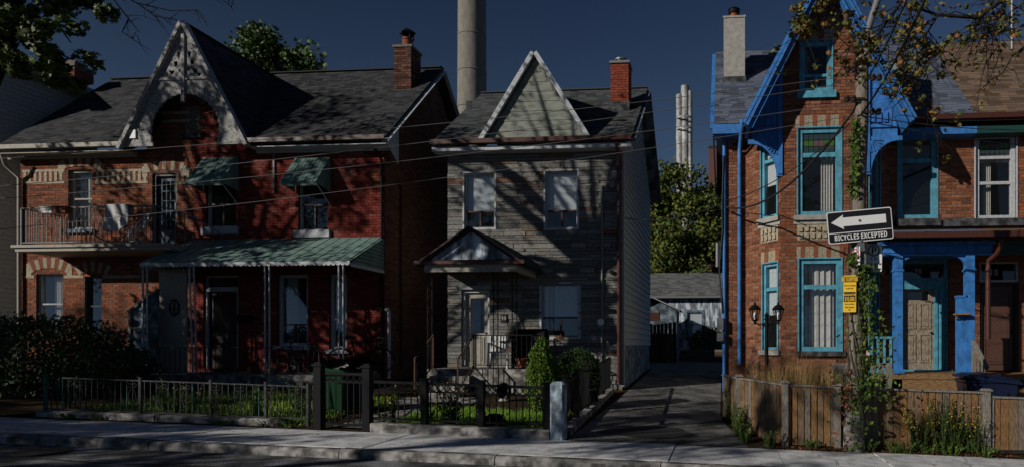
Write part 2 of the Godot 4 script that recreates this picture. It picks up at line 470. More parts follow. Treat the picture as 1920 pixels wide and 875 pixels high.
# a window in the opening r of wall t. o: frame, inset, fw, rows [fractions], cols [fractions], sill, blind (fraction), curtain
func window(h: Node, t: Transform3D, r: Array, o := {}) -> MeshInstance3D:
	var fm: Material = o.get("frame", M.white)
	var i: float = o.get("inset", 0.09)
	var fw: float = o.get("fw", 0.06)
	var s := Shape.new()
	s.wbx(t, r[0], r[0] + fw, r[2], r[3], -i - 0.07, -i + 0.02); s.wbx(t, r[1] - fw, r[1], r[2], r[3], -i - 0.07, -i + 0.02)
	s.wbx(t, r[0] + fw, r[1] - fw, r[3] - fw, r[3], -i - 0.07, -i + 0.018); s.wbx(t, r[0] + fw, r[1] - fw, r[2], r[2] + fw, -i - 0.07, -i + 0.018)
	if o.get("trim", 0.0) > 0:
		var k: float = o.trim
		s.wbx(t, r[0] - k, r[0] - 0.002, r[2] - k, r[3] + k, -0.02, 0.035); s.wbx(t, r[1] + 0.002, r[1] + k, r[2] - k, r[3] + k, -0.02, 0.035)
		s.wbx(t, r[0], r[1], r[3] + 0.002, r[3] + k, -0.02, 0.033); s.wbx(t, r[0], r[1], r[2] - k, r[2] - 0.002, -0.02, 0.033)
	var w := part(h, "window", s, fm)
	var u0: float = r[0] + fw; var u1: float = r[1] - fw; var v0: float = r[2] + fw; var v1: float = r[3] - fw
	var vs := [v0]; var us := [u0]
	for q in o.get("rows", []): vs.append(lerpf(v0, v1, q))
	for q in o.get("cols", []): us.append(lerpf(u0, u1, q))
	vs.append(v1); us.append(u1)
	var bw: float = o.get("bar", 0.045)
	if vs.size() + us.size() > 4:
		var b := Shape.new()
		for k in range(1, vs.size() - 1): b.wbx(t, u0, u1, vs[k] - bw / 2, vs[k] + bw / 2, -i - 0.05, -i + 0.01)
		for k in range(1, us.size() - 1):
			var vtop: float = v1 if not o.has("colstop") else lerpf(v0, v1, o.colstop)
			b.wbx(t, us[k] - bw / 2, us[k] + bw / 2, v0, vtop, -i - 0.048, -i + 0.008)
		part(w, "sash", b, o.get("barmat", fm))
	for k in vs.size() - 1:
		for q in us.size() - 1:
			var g := Shape.new()
			g.wbx(t, us[q], us[q + 1], vs[k], vs[k + 1], -i - 0.027 - 0.004 * k, -i - 0.023 - 0.004 * k)
			part(w, "pane", g, M.glass)
	if o.has("blind"):
		var b := Shape.new()
		b.wbx(t, u0, u1, lerpf(v1, v0, o.blind), v1, -i - 0.10, -i - 0.09)
		part(w, "blind", b, o.get("blindmat", M.blind))
	if o.has("curtain"):
		for e in o.curtain: curtain(w, t, lerpf(u0, u1, e[0]), lerpf(u0, u1, e[1]), v0, v1, -i - 0.2)
	if o.has("sill"):
		var b := Shape.new()
		b.wbx(t, r[0] - 0.09, r[1] + 0.09, r[2] - o.get("sillh", 0.11), r[2] - 0.001, -0.1, 0.09)
		part(w, "sill", b, o.sill)
	return w
func curtain(w: Node, t: Transform3D, u0: float, u1: float, v0: float, v1: float, z: float) -> void:
	var s := Shape.new()
	var n := 24
	for k in n:
		var a := float(k) / n; var b := float(k + 1) / n
		var za := z + 0.025 * sin(a * 31.0) + 0.012 * sin(a * 67.0); var zb := z + 0.025 * sin(b * 31.0) + 0.012 * sin(b * 67.0)
		s.quad(t * Vector3(lerpf(u0, u1, a), v0, za), t * Vector3(lerpf(u0, u1, b), v0, zb), t * Vector3(lerpf(u0, u1, b), v1, zb), t * Vector3(lerpf(u0, u1, a), v1, za))
	part(w, "curtain", s, M.curtain)
# a ring of wedge bricks over an opening: a flat-headed (rise 0) or segmental arch
func arch(h: Node, t: Transform3D, r: Array, rise: float, deep: float, cols: Array, n: int, over := 0.1) -> void:
	var w: float = (r[1] - r[0]) / 2 + over
	var rad := 1e3 if rise < 0.01 else (w * w + rise * rise) / (2 * rise)
	var c := Vector2((r[0] + r[1]) / 2, r[3] + rise - rad)
	var half := asin(clampf(w / rad, -1, 1))
	for k in n:
		var a := lerpf(-half, half, (k + 0.03) / n); var b := lerpf(-half, half, (k + 0.97) / n)
		var s := Shape.new()
		var p := PackedVector2Array([c + Vector2(sin(a), cos(a)) * rad, c + Vector2(sin(b), cos(b)) * rad])
		var fan := 1.0 if rise > 0.01 else 1.0
		p.append(c + Vector2(sin(b * fan), cos(b * fan)) * (rad + deep)); p.append(c + Vector2(sin(a * fan), cos(a * fan)) * (rad + deep))
		s.col = cols[k % cols.size()]
		s.slab(p, t, -0.05, 0.024 + 0.002 * (k % 2))
		part(h, "arch_brick", s, M.brick)
func block(h: Node, called: String, m: Material, x0: float, x1: float, y0: float, y1: float, z0: float, z1: float) -> MeshInstance3D:
	var s := Shape.new()
	s.bx(minf(x0, x1), maxf(x0, x1), minf(y0, y1), maxf(y0, y1), minf(z0, z1), maxf(z0, z1))
	return part(h, called, s, m)
func pipe(h: Node, called: String, m: Material, pts: Array, r: float, sides := 8) -> MeshInstance3D:
	var s := Shape.new()
	s.tube(pts, [r], sides)
	return part(h, called, s, m)
func gutter(h: Node, m: Material, a: Vector3, b: Vector3) -> void:
	var s := Shape.new()
	s.bar(a, b, 0.12, 0.025); s.bar(a + Vector3(0, 0.05, 0.06), b + Vector3(0, 0.05, 0.06), 0.02, 0.12)
	part(h, "gutter", s, m)

# ------------------------------------------------------------------ ground, street
func make_ground() -> void:
	var s := Shape.new()
	var gx := [-400.0, -120.0, -60.0, -30.0, -25.0, -20.0, -16.0, -12.0, -9.0, -6.0, -3.0, 0.0, 3.0, 6.0, 10.0, 16.0, 30.0, 60.0, 120.0, 400.0]
	var gd := [-150.0, -40.0, -12.0, -4.2, -4.0, 10.05, 10.06, 13.0, 16.5, 19.0, 22.0, 26.0, 35.0, 60.0, 120.0, 300.0, 900.0]
	var hy := func(x, d): return (street(x) - 0.30) if d > -4.1 and d < 10.055 else ground(x, d) - 0.004
	for a in gx.size() - 1:
		for b in gd.size() - 1:
			s.quad(Vector3(gx[a], hy.call(gx[a], gd[b]), -gd[b]), Vector3(gx[a + 1], hy.call(gx[a + 1], gd[b]), -gd[b]), Vector3(gx[a + 1], hy.call(gx[a + 1], gd[b + 1]), -gd[b + 1]), Vector3(gx[a], hy.call(gx[a], gd[b + 1]), -gd[b + 1]))
	struct("ground", s, M.soil)
	s = Shape.new()
	var rx := [-120.0, -30.0, -20.0, -10.0, 0.0, 8.0, 16.0, 60.0]
	for a in rx.size() - 1:
		var ya := street(rx[a]) - 0.13; var yb := street(rx[a + 1]) - 0.13
		s.quad(Vector3(rx[a], ya, 4.1), Vector3(rx[a + 1], yb, 4.1), Vector3(rx[a + 1], yb, -8.5), Vector3(rx[a], ya, -8.5))
	var road := struct("road", s, M.asphalt)
	s = Shape.new()
	for k in 40:                                   # a lengthwise repair seam of tar, wandering
		var x := -16.0 + k * 0.5
		var z0 := -7.55 - 0.05 * sin(k * 0.7) - 0.03 * sin(k * 1.9); var z1 := -7.55 - 0.05 * sin(k * 0.7 + 0.7) - 0.03 * sin(k * 1.9 + 1.9)
		var y0 := street(x) - 0.126; var y1 := street(x + 0.5) - 0.126
		s.quad(Vector3(x, y0, z0 + 0.03), Vector3(x + 0.5, y1, z1 + 0.03), Vector3(x + 0.5, y1, z1 - 0.03), Vector3(x, y0, z0 - 0.03))
	part(road, "tar_seam", s, M.dark_asphalt)
	s = Shape.new()
	var mc := at(75, 838, 7.95); mc.y = street(mc.x) - 0.125
	s.lathe(mc, [[0.33, 0.0], [0.33, 0.008], [0.27, 0.009], [0.27, 0.004], [0.0, 0.006]], 24)
	single("manhole_cover", s, M.old_iron, "round iron manhole cover set in the asphalt by the kerb", "manhole cover", mc)
	# pavement bays and kerb stones, each a slab of its own on the slope
	var walk := setting("sidewalk")
	var kerb := setting("kerb")
	var xs := [-34.0]
	while xs[-1] < 14.0: xs.append(xs[-1] + rng.randf_range(1.45, 1.75))
	for k in xs.size() - 1:
		var x0: float = xs[k] + 0.006; var x1: float = xs[k + 1] - 0.006
		var j := rng.randf_range(-0.006, 0.006)
		var b := Shape.new()
		sloped(b, x0, x1, 8.62, 10.05, j, -0.2, rng.randf_range(-0.004, 0.004))
		part(walk, "slab", b, M.concrete)
	for q in [[-11.3, 0.9], [-7.4, 0.35], [-1.2, 0.6], [1.7, 0.2], [3.6, 0.75]]:        # cracks across single bays
		var cr := Shape.new()
		var p := Vector2(q[0], 8.66)
		while p.y < 10.0:
			var n := p + Vector2(rng.randf_range(-0.10, 0.10) + (q[1] - 0.5) * 0.08, rng.randf_range(0.07, 0.16))
			var up := func(a): return Vector3(a.x, street(a.x) + 0.0125, -a.y)
			cr.quad(up.call(p + Vector2(-0.004, 0)), up.call(p + Vector2(0.005, 0)), up.call(n + Vector2(0.005, 0)), up.call(n + Vector2(-0.004, 0)))
			p = n
		part(walk, "crack", cr, M.dark_concrete)
	var x := -34.0
	while x < 14.0:
		var w := rng.randf_range(2.2, 3.1)
		var b := Shape.new()
		sloped(b, x + 0.007, x + w - 0.007, 8.44, 8.61, rng.randf_range(-0.012, 0.006), -0.22, 0.0, 0.035)
		part(kerb, "kerb_stone", b, M.kerb_concrete)
		x += w
	# driveway between the stone house and the blue house
	s = Shape.new()
	var ds := [10.06, 11.0, 12.0, 13.0, 14.5, 16.5, 19.0, 22.0, 25.0, 35.9]
	for k in ds.size() - 1:
		var p := []
		for d in [ds[k], ds[k + 1]]:
			var l := lerpf(fx(1063, 10.0), -2.55, clampf((d - 10.0) / 6.5, 0, 1)) if d < 22.7 else -7.5
			var r := lerpf(fx(1405, 10.0), -0.05, clampf((d - 10.0) / 2.6, 0, 1)) if d < 22 else 0.6
			p.append(Vector3(l, ground(l, d) + 0.004, -d)); p.append(Vector3(r, ground(r, d) + 0.004, -d))
		s.quad(p[0], p[1], p[3], p[2])
	var drive := struct("driveway", s, M.old_asphalt)
	s = Shape.new()
	var pp := PackedVector2Array()
	for k in 22:
		var a := TAU * k / 22
		var q := Vector2(-1.35 + (0.72 + 0.10 * sin(3 * a) + 0.05 * sin(7 * a)) * cos(a) * 1.15, -11.0 + (0.62 + 0.1 * sin(2 * a + 1) + 0.05 * sin(5 * a)) * sin(a))
		pp.append(q)
	for k in 22:
		var a := pp[k]; var b := pp[(k + 1) % 22]; var c := Vector2(-1.35, -11.0)
		var up := func(q): return Vector3(q.x, ground(q.x, -q.y) + 0.009, q.y)
		s.tri(up.call(c), up.call(b), up.call(a))
	part(drive, "dark_patch", s, M.dark_asphalt)  # irregular dark sheet laid just above the driveway surface
	s = Shape.new()
	for k in 14:
		var q := Vector2(-2.0 + k * 0.13, -13.4 - 0.12 * sin(k * 0.8))
		var q2 := Vector2(-2.0 + (k + 1) * 0.13, -13.4 - 0.12 * sin((k + 1) * 0.8))
		s.quad(Vector3(q.x, ground(q.x, -q.y) + 0.008, q.y + 0.05), Vector3(q2.x, ground(q2.x, -q2.y) + 0.008, q2.y + 0.05), Vector3(q2.x, ground(q2.x, -q2.y) + 0.008, q2.y - 0.06 - 0.05 * sin(k * 0.5)), Vector3(q.x, ground(q.x, -q.y) + 0.008, q.y - 0.06))
	part(drive, "tar_seam", s, M.dark_asphalt)
func sloped(b: Shape, x0: float, x1: float, d0: float, d1: float, top: float, low: float, tilt := 0.0, bevel := 0.01) -> void:   # a slab on the street's slope
	var n := 3 if x1 - x0 > 2.0 else 1
	for k in n:
		var xa := lerpf(x0, x1, float(k) / n); var xb := lerpf(x0, x1, float(k + 1) / n)
		var ya := street(xa) + top - tilt; var yb := street(xb) + top + tilt
		b.quad(Vector3(xa, ya, -d0 - bevel), Vector3(xb, yb, -d0 - bevel), Vector3(xb, yb, -d1), Vector3(xa, ya, -d1))
		b.quad(Vector3(xa, ya - bevel, -d0), Vector3(xb, yb - bevel, -d0), Vector3(xb, yb, -d0 - bevel), Vector3(xa, ya, -d0 - bevel))
		b.quad(Vector3(xa, ya + low, -d0), Vector3(xb, yb + low, -d0), Vector3(xb, yb - bevel, -d0), Vector3(xa, ya - bevel, -d0))
		b.quad(Vector3(xb, yb + low, -d1), Vector3(xa, ya + low, -d1), Vector3(xa, ya, -d1), Vector3(xb, yb, -d1))
		if k == 0: b.quad(Vector3(xa, ya + low, -d1), Vector3(xa, ya + low, -d0), Vector3(xa, ya, -d0 - bevel), Vector3(xa, ya, -d1))
		if k == n - 1: b.quad(Vector3(xb, yb + low, -d0), Vector3(xb, yb + low, -d1), Vector3(xb, yb, -d1), Vector3(xb, yb, -d0 - bevel))

# ------------------------------------------------------------------ the red brick pair on the left
func make_red_house() -> void:
	var D := 16.5
	var x0 := -20.6; var x1 := -9.46; var seam := -15.2
	var top := 7.27; var yb := 0.2
	var h := thing("brick_house", "two-storey brick house with carved gable, one half painted red, beside the grey stone house", "house", Vector3(-15.0, 0.7, -D))
	var t := flat(x0, yb, D)
	var wl2 := hole(t, 127, 318, 172, 430, D); var dl2 := hole(t, 285, 325, 331, 456, D)
	var wl1 := hole(t, 67, 512, 117, 612, D); var wn1 := hole(t, 158, 516, 190, 630, D)
	var ra := hole(t, 386, 312, 442, 426, D); var rb := hole(t, 559, 312, 614, 432, D)
	var dr := hole(t, 381, 516, 446, 692, D); var w1 := hole(t, 520, 514, 577, 648, D); var w2 := hole(t, 617, 514, 650, 655, D)
	var ops := [wl2, dl2, wl1, wn1, ra, rb, dr, w1, w2]
	wall(h, "bare_brick_wall", t, seam - x0, top - yb, [wl2, dl2, wl1, wn1], 0.3, M.mortar)
	var tr := flat(seam, yb, D)
	var so := []
	for o in [ra, rb, dr, w1, w2]: so.append([o[0] - seam + x0, o[1] - seam + x0, o[2], o[3]])
	wall(h, "painted_wall", tr, x1 - seam - 0.0, top - yb, so, 0.3, M.red_mortar)
	# gable wall above the eaves
	var gx := -15.03; var gh := 1.85; var gb := 7.3; var ga := 10.6; var gd := 16.05
	var tri := PackedVector2Array([Vector2(gx - gh + 0.25 - x0, top - yb), Vector2(gx + gh - 0.25 - x0, top - yb), Vector2(gx - x0, ga - 0.4 - yb)])
	var lan := hole(t, 347, 197, 374, 252, D)
	var s := Shape.new()
	s.slab(tri, t, -0.3, 0.0)
	part(h, "gable_wall", s, M.mortar)
	# bricks
	var pal := shades(Color(0.36, 0.135, 0.075), 6, 0.28, 0.25) + shades(Color(0.325, 0.062, 0.046), 4, 0.2, 0.08) + [Color(0.60, 0.50, 0.35), Color(0.55, 0.46, 0.33), Color(0.16, 0.07, 0.05), Color(0.38, 0.115, 0.09), Color(0.40, 0.15, 0.115), Color(0.40, 0.16, 0.08)]
	var xs := []; var ks := []
	var wear := FastNoiseLite.new(); wear.seed = 77; wear.frequency = 0.45
	var who := func(u, v):
		if u + x0 > seam:
			var k: int = rng.randi() % 60
			var g: float = wear.get_noise_2d(u * 1.6, v * 1.6) + 0.5 * wear.get_noise_2d(u * 7.0, v * 7.0)
			if g > 0.32: return 13 + k % 2
			if g < -0.48 and k < 30: return 15
			return 12 if k == 0 else 6 + k % 4
		return rng.randi() % 6
	brickwork(t, rect(x1 - x0, top - yb), ops, who, xs, ks)
	brickwork(t, tri, [lan], who, xs, ks)
	pieces(h, "brick", M.brick, pal, xs, ks)
	# side wall towards the stone house
	var ts := facing(Vector3(x1, yb, -D), Vector3(x1, yb, -22.5))
	var sp := PackedVector2Array([Vector2(0, 0), Vector2(6, 0), Vector2(6, top - yb), Vector2(3.0, 10.45 - yb), Vector2(0.0, top - yb)])
	s = Shape.new(); s.slab(sp, ts, -0.3, 0.0)
	var side := part(h, "side_wall", s, M.mortar)
	xs = []; ks = []
	brickwork(ts, sp, [], any(3), xs, ks)
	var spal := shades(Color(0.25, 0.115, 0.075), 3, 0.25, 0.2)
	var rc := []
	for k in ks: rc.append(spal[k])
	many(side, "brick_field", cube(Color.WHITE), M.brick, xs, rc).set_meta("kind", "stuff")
	# remaining shell
	s = Shape.new()
	s.bx(x0, x0 + 0.3, yb, top, -22.5, -D - 0.3); s.bx(x0 + 0.3, x1 - 0.3, yb, top, -22.5, -22.2); s.bx(x0 + 0.3, x1 - 0.3, 3.9, 4.1, -22.2, -D - 0.3)
	s.bx(x0 + 0.3, x1 - 0.3, 0.75, 0.9, -22.2, -D - 0.3); s.bx(seam - 0.1, seam + 0.1, 0.9, top, -22.2, -D - 0.3); s.bx(x0 + 0.3, x1 - 0.3, top - 0.1, top, -22.2, -D - 0.3)
	part(h, "rear_shell", s, M.room)
	# main roof
	var ex0 := x0 - 0.3; var ex1 := x1 + 0.28
	var ea := Vector3(ex0, 7.32, -16.1); var eb := Vector3(ex1, 7.32, -16.1)
	var rt := slope(ea, eb, Vector3(0, 3.4, -3.4))
	var ln := Vector2(3.4, 3.4).length()
	s = Shape.new()
	var notch := PackedVector2Array([Vector2(gx - gh + 0.15 - ex0, -0.5), Vector2(gx + gh - 0.15 - ex0, -0.5), Vector2(gx + gh - 0.15 - ex0, 0.15), Vector2(gx + gh - 0.45 - ex0, 0.62), Vector2(gx - gh + 0.45 - ex0, 0.62), Vector2(gx - gh + 0.15 - ex0, 0.15)])
	for bit in Geometry2D.clip_polygons(rect(ex1 - ex0, ln), notch): s.slab(bit, rt, -0.12, -0.005)   # open in front of the gable wall
	var bt := slope(Vector3(ex1, 7.32, -22.9), Vector3(ex0, 7.32, -22.9), Vector3(0, 3.4, 3.4))
	s.slab(rect(ex1 - ex0, ln), bt, -0.12, -0.005)
	var roof := part(h, "roof", s, M.deck)
	xs = []; ks = []
	var inside := func(u, v):
		var d: float = 16.1 + v * 3.4 / ln
		return absf(u + ex0 - gx) < gh * (1.0 - (d - 16.15) / 3.3) - 0.12
	tiles(rt, rect(ex1 - ex0, ln), any(6), xs, ks, 0.135, 0.30, inside)
	# the gable's own roof, running back into the main one
	var gr := Vector3(gx, ga, -gd); var gback := Vector3(gx, ga, -19.42)
	var gl := []
	for sgn in [-1.0, 1.0]:
		var foot := Vector3(gx + sgn * (gh + 0.08), gb - 0.14, -gd)
		var valley := Vector3(gx + sgn * (gh + 0.08), gb - 0.14, -16.2)
		var dn := foot - gr
		var gt: Transform3D
		if sgn > 0: gt = slope(foot, foot + Vector3(0, 0, -1), -dn)
		else: gt = slope(foot + Vector3(0, 0, -3.4), foot + Vector3(0, 0, 0), -dn)
		var l := dn.length()
		var pl := PackedVector2Array([Vector2(0, 0), Vector2(0.15, 0), Vector2(3.37, l), Vector2(0, l)]) if sgn > 0 else PackedVector2Array([Vector2(3.25, 0), Vector2(3.4, 0), Vector2(3.4, l), Vector2(0.03, l)])
		s = Shape.new(); s.slab(pl, gt, -0.10, -0.005)
		part(roof, "gable_roof", s, M.deck)
		tiles(gt, pl, any(6), xs, ks, 0.135, 0.30)
	pieces(h, "shingle", M.shingle, shades(Color(0.064, 0.066, 0.072), 6, 0.35, 0.1), xs, ks)
	s = Shape.new(); s.col = Color(0.075, 0.078, 0.085)
	s.bar(Vector3(ex0, 10.73, -19.5), Vector3(ex1, 10.73, -19.5), 0.22, 0.03); s.bar(gr + Vector3(0, 0.02, 0.02), gback + Vector3(0, 0.02, 0), 0.16, 0.03)
	part(roof, "ridge_cap", s, M.shingle)
	# carved vergeboard with a round-headed opening
	var tg := flat(0, 0, gd - 0.02)
	var cc := Vector2(gx + 0.02, 7.62); var cr := 1.04
	var pl := PackedVector2Array([Vector2(gx - gh, gb - 0.1), Vector2(gx, ga - 0.03), Vector2(gx + gh, gb - 0.1)])
	var a0 := asin((gb - 0.1 - cc.y) / cr)
	for k in 45:
		var a := lerpf(a0, PI - a0, k / 44.0)
		pl.append(cc + Vector2(cos(a), sin(a)) * (cr - (0.035 if k % 2 else 0.0)))
	# the upper panel is pierced by leaf-shaped scroll cuts
	var cuts := []
	for q in [[0.16, 9.75, 0.05, 0.10], [0.245, 9.53, 0.06, 0.07], [0.33, 9.30, 0.08, 0.055], [0.45, 9.17, 0.065, 0.06], [0.13, 9.33, 0.04, 0.05], [-0.16, 9.75, 0.05, 0.10], [-0.245, 9.50, 0.06, 0.08], [-0.36, 9.27, 0.08, 0.06], [-0.13, 9.30, 0.04, 0.05]]:
		var lp := PackedVector2Array()
		for k in 10:
			var a := TAU * (k + 0.5) / 10
			lp.append(Vector2(gx + q[0] + q[2] * cos(a), q[1] + q[3] * sin(a) + 0.5 * q[2] * cos(2 * a)))
		cuts.append([gx + q[0], lp])
	cuts.sort_custom(func(a, b): return a[0] < b[0])
	var edges := [gx - 3.0]
	for q in cuts: edges.append(q[0])
	edges.append(gx + 3.0)
	s = Shape.new()
	for k in edges.size() - 1:
		var strip := PackedVector2Array([Vector2(edges[k], 6), Vector2(edges[k + 1], 6), Vector2(edges[k + 1], 12), Vector2(edges[k], 12)])
		var bits: Array = Geometry2D.intersect_polygons(pl, strip)
		for q in cuts:
			var nxt := []
			for b in bits: nxt.append_array(Geometry2D.clip_polygons(b, q[1]))
			bits = nxt
		for b in bits: s.slab(b, tg, -0.05, 0.0)
	var vb := part(h, "vergeboard", s, M.peeling)
	s = Shape.new()
	for sgn in [-1.0, 1.0]:
		var p := Vector3(gx + sgn * (gh + 0.06), gb - 0.16, -gd + 0.04)
		s.bar(p, Vector3(gx + sgn * 0.02, ga + 0.02, -gd + 0.04), 0.10, 0.17, Vector3(0, 0, 1))
	part(vb, "rake_trim", s, M.peeling)
	s = Shape.new()
	s.bx(gx - 0.82, gx + 0.82, 9.02, 9.10, -gd + 0.01, -gd + 0.05); s.bx(gx - 0.045, gx + 0.045, 8.4, 10.3, -gd + 0.012, -gd + 0.07)
	part(vb, "king_post", s, M.peeling)
	s = Shape.new(); s.bx(gx - 1.62, gx - 1.42, 7.42, 7.66, -gd + 0.0, -gd + 0.06)
	part(vb, "junction_box", s, M.plastic_white)
	window(h, t, lan, {"frame": M.dark_green, "fw": 0.05, "rows": [0.12, 0.24, 0.36, 0.48, 0.6, 0.72, 0.84], "bar": 0.03, "inset": 0.05, "sill": M.dark_concrete, "blind": 1.0, "blindmat": M.dark_green})
	arch(h, t, lan, 0.18, 0.16, [Color(0.5, 0.44, 0.34)], 9, 0.05)
	for y in [8.02, 8.26]: block(h, "cream_band", M.cream, gx - 1.1, gx - 0.25, y, y + 0.08, -D + 0.0, -D + 0.022)
	# eaves
	s = Shape.new()
	s.bx(ex0, gx - gh + 0.0, 7.05, 7.20, -D + 0.02, -D + 0.10); s.bx(ex0, gx - gh, 7.12, 7.15, -D + 0.10, -16.1)
	part(h, "soffit", s, M.cream_paint)
	s = Shape.new()
	s.bx(gx + gh, ex1 - 0.05, 7.05, 7.20, -D + 0.02, -D + 0.10); s.bx(gx + gh, ex1, 7.12, 7.15, -D + 0.10, -16.1)
	part(h, "soffit", s, M.white)
	gutter(h, M.cream_paint, Vector3(ex0 - 0.03, 7.23, -16.05), Vector3(gx - gh, 7.23, -16.05))
	gutter(h, M.brown_metal, Vector3(gx + gh, 7.23, -16.05), Vector3(ex1, 7.23, -16.05))
	# white barge boards of the right gable end, with the boxed return
	s = Shape.new()
	for q in [[-16.05, -19.5], [-22.95, -19.5]]:
		s.bar(Vector3(ex1 + 0.015, 7.18, q[0]), Vector3(ex1 + 0.015, 10.6, q[1]), 0.03, 0.2, Vector3(1, 0, 0))
	part(h, "barge_board", s, M.white)
	s = Shape.new()
	s.slab(PackedVector2Array([Vector2(0, 0), Vector2(0.62, -0.42), Vector2(0.62, 0.62)]), facing(Vector3(ex1 + 0.032, 7.15, -16.08), Vector3(ex1 + 0.032, 7.15, -17)), -0.02, 0.0)
	part(h, "eave_return", s, M.white)
	pipe(h, "downspout", M.cream_paint, [Vector3(x0 - 0.05, 7.1, -16.05), Vector3(x0 - 0.05, 6.8, -16.15), Vector3(x0 + 0.05, 6.5, -16.42), Vector3(x0 + 0.05, 0.6, -16.42)], 0.05)
	pipe(h, "downspout", M.iron, [Vector3(x1 - 0.05, 7.0, -16.12), Vector3(x1 - 0.03, 6.75, -16.43), Vector3(x1 - 0.03, 0.7, -16.43)], 0.04)
	pipe(h, "wall_cable", M.wire, [Vector3(x1 + 0.06, 6.3, -17.3), Vector3(x1 + 0.06, 0.9, -17.3)], 0.025)
	# chimney on the front slope
	chimney(h, Vector3(fx(764, 18.6), 9.1, -18.6), 0.54, 0.6, 1.75, shades(Color(0.20, 0.095, 0.07), 5, 0.5, 0.25), true)
	# windows, doors
	window(h, t, wl2, {"frame": M.cream_paint, "rows": [0.52], "sill": M.foundation, "curtain": [[0.0, 1.0]], "fw": 0.07})
	window(h, t, wl1, {"frame": M.white, "rows": [0.42], "curtain": [[0.3, 0.75]], "blind": 0.0, "fw": 0.07})
	window(h, t, wn1, {"frame": M.dark_green, "rows": [0.5], "fw": 0.06})
	window(h, t, ra, {"frame": M.white, "rows": [0.38], "cols": [0.5], "colstop": 0.38, "barmat": M.brown_metal, "sill": M.white, "sillh": 0.2, "fw": 0.05})
	window(h, t, rb, {"frame": M.white, "rows": [0.40], "cols": [0.5], "colstop": 0.4, "barmat": M.brown_metal, "sill": M.white, "sillh": 0.2, "fw": 0.05})
	window(h, t, w1, {"frame": M.white, "rows": [0.28], "cols": [0.5], "colstop": 0.28, "barmat": M.brown_metal, "curtain": [[0.0, 0.4]], "fw": 0.09, "sill": M.white})
	window(h, t, w2, {"frame": M.white, "rows": [0.4], "curtain": [[0.5, 1.0]], "fw": 0.09, "sill": M.white})
	door(h, t, dl2, M.foundation, {"glass": [0.2, 0.9], "cols": 3, "rows": 5, "frame": M.dark_wood})
	door(h, t, [dr[0], dr[1], dr[2], dr[3] - 0.38], M.dark_wood, {"glass": [0.45, 0.93], "cols": 1, "rows": 1, "frame": M.white})
	window(h, t, [dr[0], dr[1], dr[3] - 0.37, dr[3]], {"frame": M.white, "fw": 0.05})
	var cb := [Color(0.60, 0.51, 0.37), Color(0.36, 0.13, 0.075)]
	arch(h, t, wl2, 0.10, 0.27, cb, 9, 0.16); arch(h, t, dl2, 0.10, 0.27, cb, 9, 0.16)
	arch(h, t, wl1, 0.16, 0.30, cb, 11, 0.16); arch(h, t, wn1, 0.12, 0.30, cb, 9, 0.16)
	arch(h, t, w1, 0.1, 0.24, [Color(0.36, 0.045, 0.03), Color(0.32, 0.04, 0.03)], 10, 0.05); arch(h, t, dr, 0.14, 0.24, [Color(0.36, 0.045, 0.03), Color(0.32, 0.04, 0.03)], 11, 0.05)
	# cream string courses with a row of cream headers between
	for q in [[42, 121, 319, 346], [178, 277, 319, 346], [337, 356, 319, 346]]:
		var ya := fy(q[0], q[3], D); var yc := fy(q[0], q[2], D)
		var xa := fx(q[0], D); var xb := fx(q[1], D)
		block(h, "cream_band", M.cream, xa, xb, ya, ya + 0.07, -D, -D + 0.021)
		block(h, "cream_band", M.cream, xa, xb, yc - 0.07, yc, -D, -D + 0.021)
		var x := xa + 0.03
		while x < xb - 0.1:
			block(h, "cream_brick", M.cream, x, x + 0.085, ya + 0.072, yc - 0.072, -D, -D + 0.018)
			x += 0.165
	for q in [[42, 64, 516], [120, 156, 516], [193, 262, 516]]:
		block(h, "cream_band", M.cream, fx(q[0], D), fx(q[1], D), fy(q[0], q[2] + 5, D), fy(q[0], q[2], D), -D, -D + 0.021)
	for q in [[wl2, 0.27], [dl2, 0.27], [wl1, 0.3]]:
		for e in [q[0][0] - 0.30, q[0][1] + 0.14]:
			block(h, "cream_block", M.cream, x0 + e, x0 + e + 0.16, yb + q[0][3] - 0.10, yb + q[0][3] + 0.20, -D, -D + 0.0195)
	# balcony
	var bd := 15.35
	var bx0 := fx(36, bd); var bx1 := fx(320, bd); var by := fy(180, 458, bd)
	s = Shape.new()
	s.bx(bx0 - 0.15, bx1, by - 0.16, by, -D + 0.01, -bd); s.bx(bx0 - 0.22, bx1 + 0.03, by - 0.06, by + 0.012, -bd, -bd + 0.05)
	part(h, "balcony_floor", s, M.cream_paint)
	var rail := part(h, "balcony_rail", railing([Vector3(bx0, by, -D + 0.1), Vector3(bx0, by, -bd - 0.04), Vector3(bx1 - 0.5, by, -bd - 0.04)], 1.02), M.grey_iron)
	pickets(rail, [Vector3(bx0, by, -D + 0.1), Vector3(bx0, by, -bd - 0.04), Vector3(bx1 - 0.5, by, -bd - 0.04)], 0.06, 1.0, 0.125, 0.014, M.grey_iron)
	s = Shape.new()
	var prev := Vector3(bx1 - 0.5, by + 1.02, -bd - 0.04)
	for k in 7:
		var nx := Vector3(bx1 - 0.5 + (k + 1) * 0.17, by + 1.02 - 0.03 * (k + 1) - 0.012 * k * k, -bd - 0.04 - 0.12 * (k + 1))
		s.bar(prev, nx, 0.035, 0.035); s.bx(nx.x - 0.008, nx.x + 0.008, by, nx.y, nx.z - 0.008, nx.z + 0.008)
		prev = nx
	part(rail, "curved_end", s, M.grey_iron)
	# tin awnings over the painted windows
	for r in [ra, rb]:
		tin_awning(h, t.origin.x + r[0] - 0.08, t.origin.x + r[1] + 0.10, yb + r[3] + 0.22, yb + r[3] - 0.62, 0.62)
	porch_awning(h)
	# mailbox, house meter bracket
	s = Shape.new(); s.wbx(t, fx(450, D) - x0, fx(475, D) - x0, fy(460, 604, D) - yb, fy(460, 591, D) - yb, 0.01, 0.14)
	part(h, "mailbox", s, M.iron)
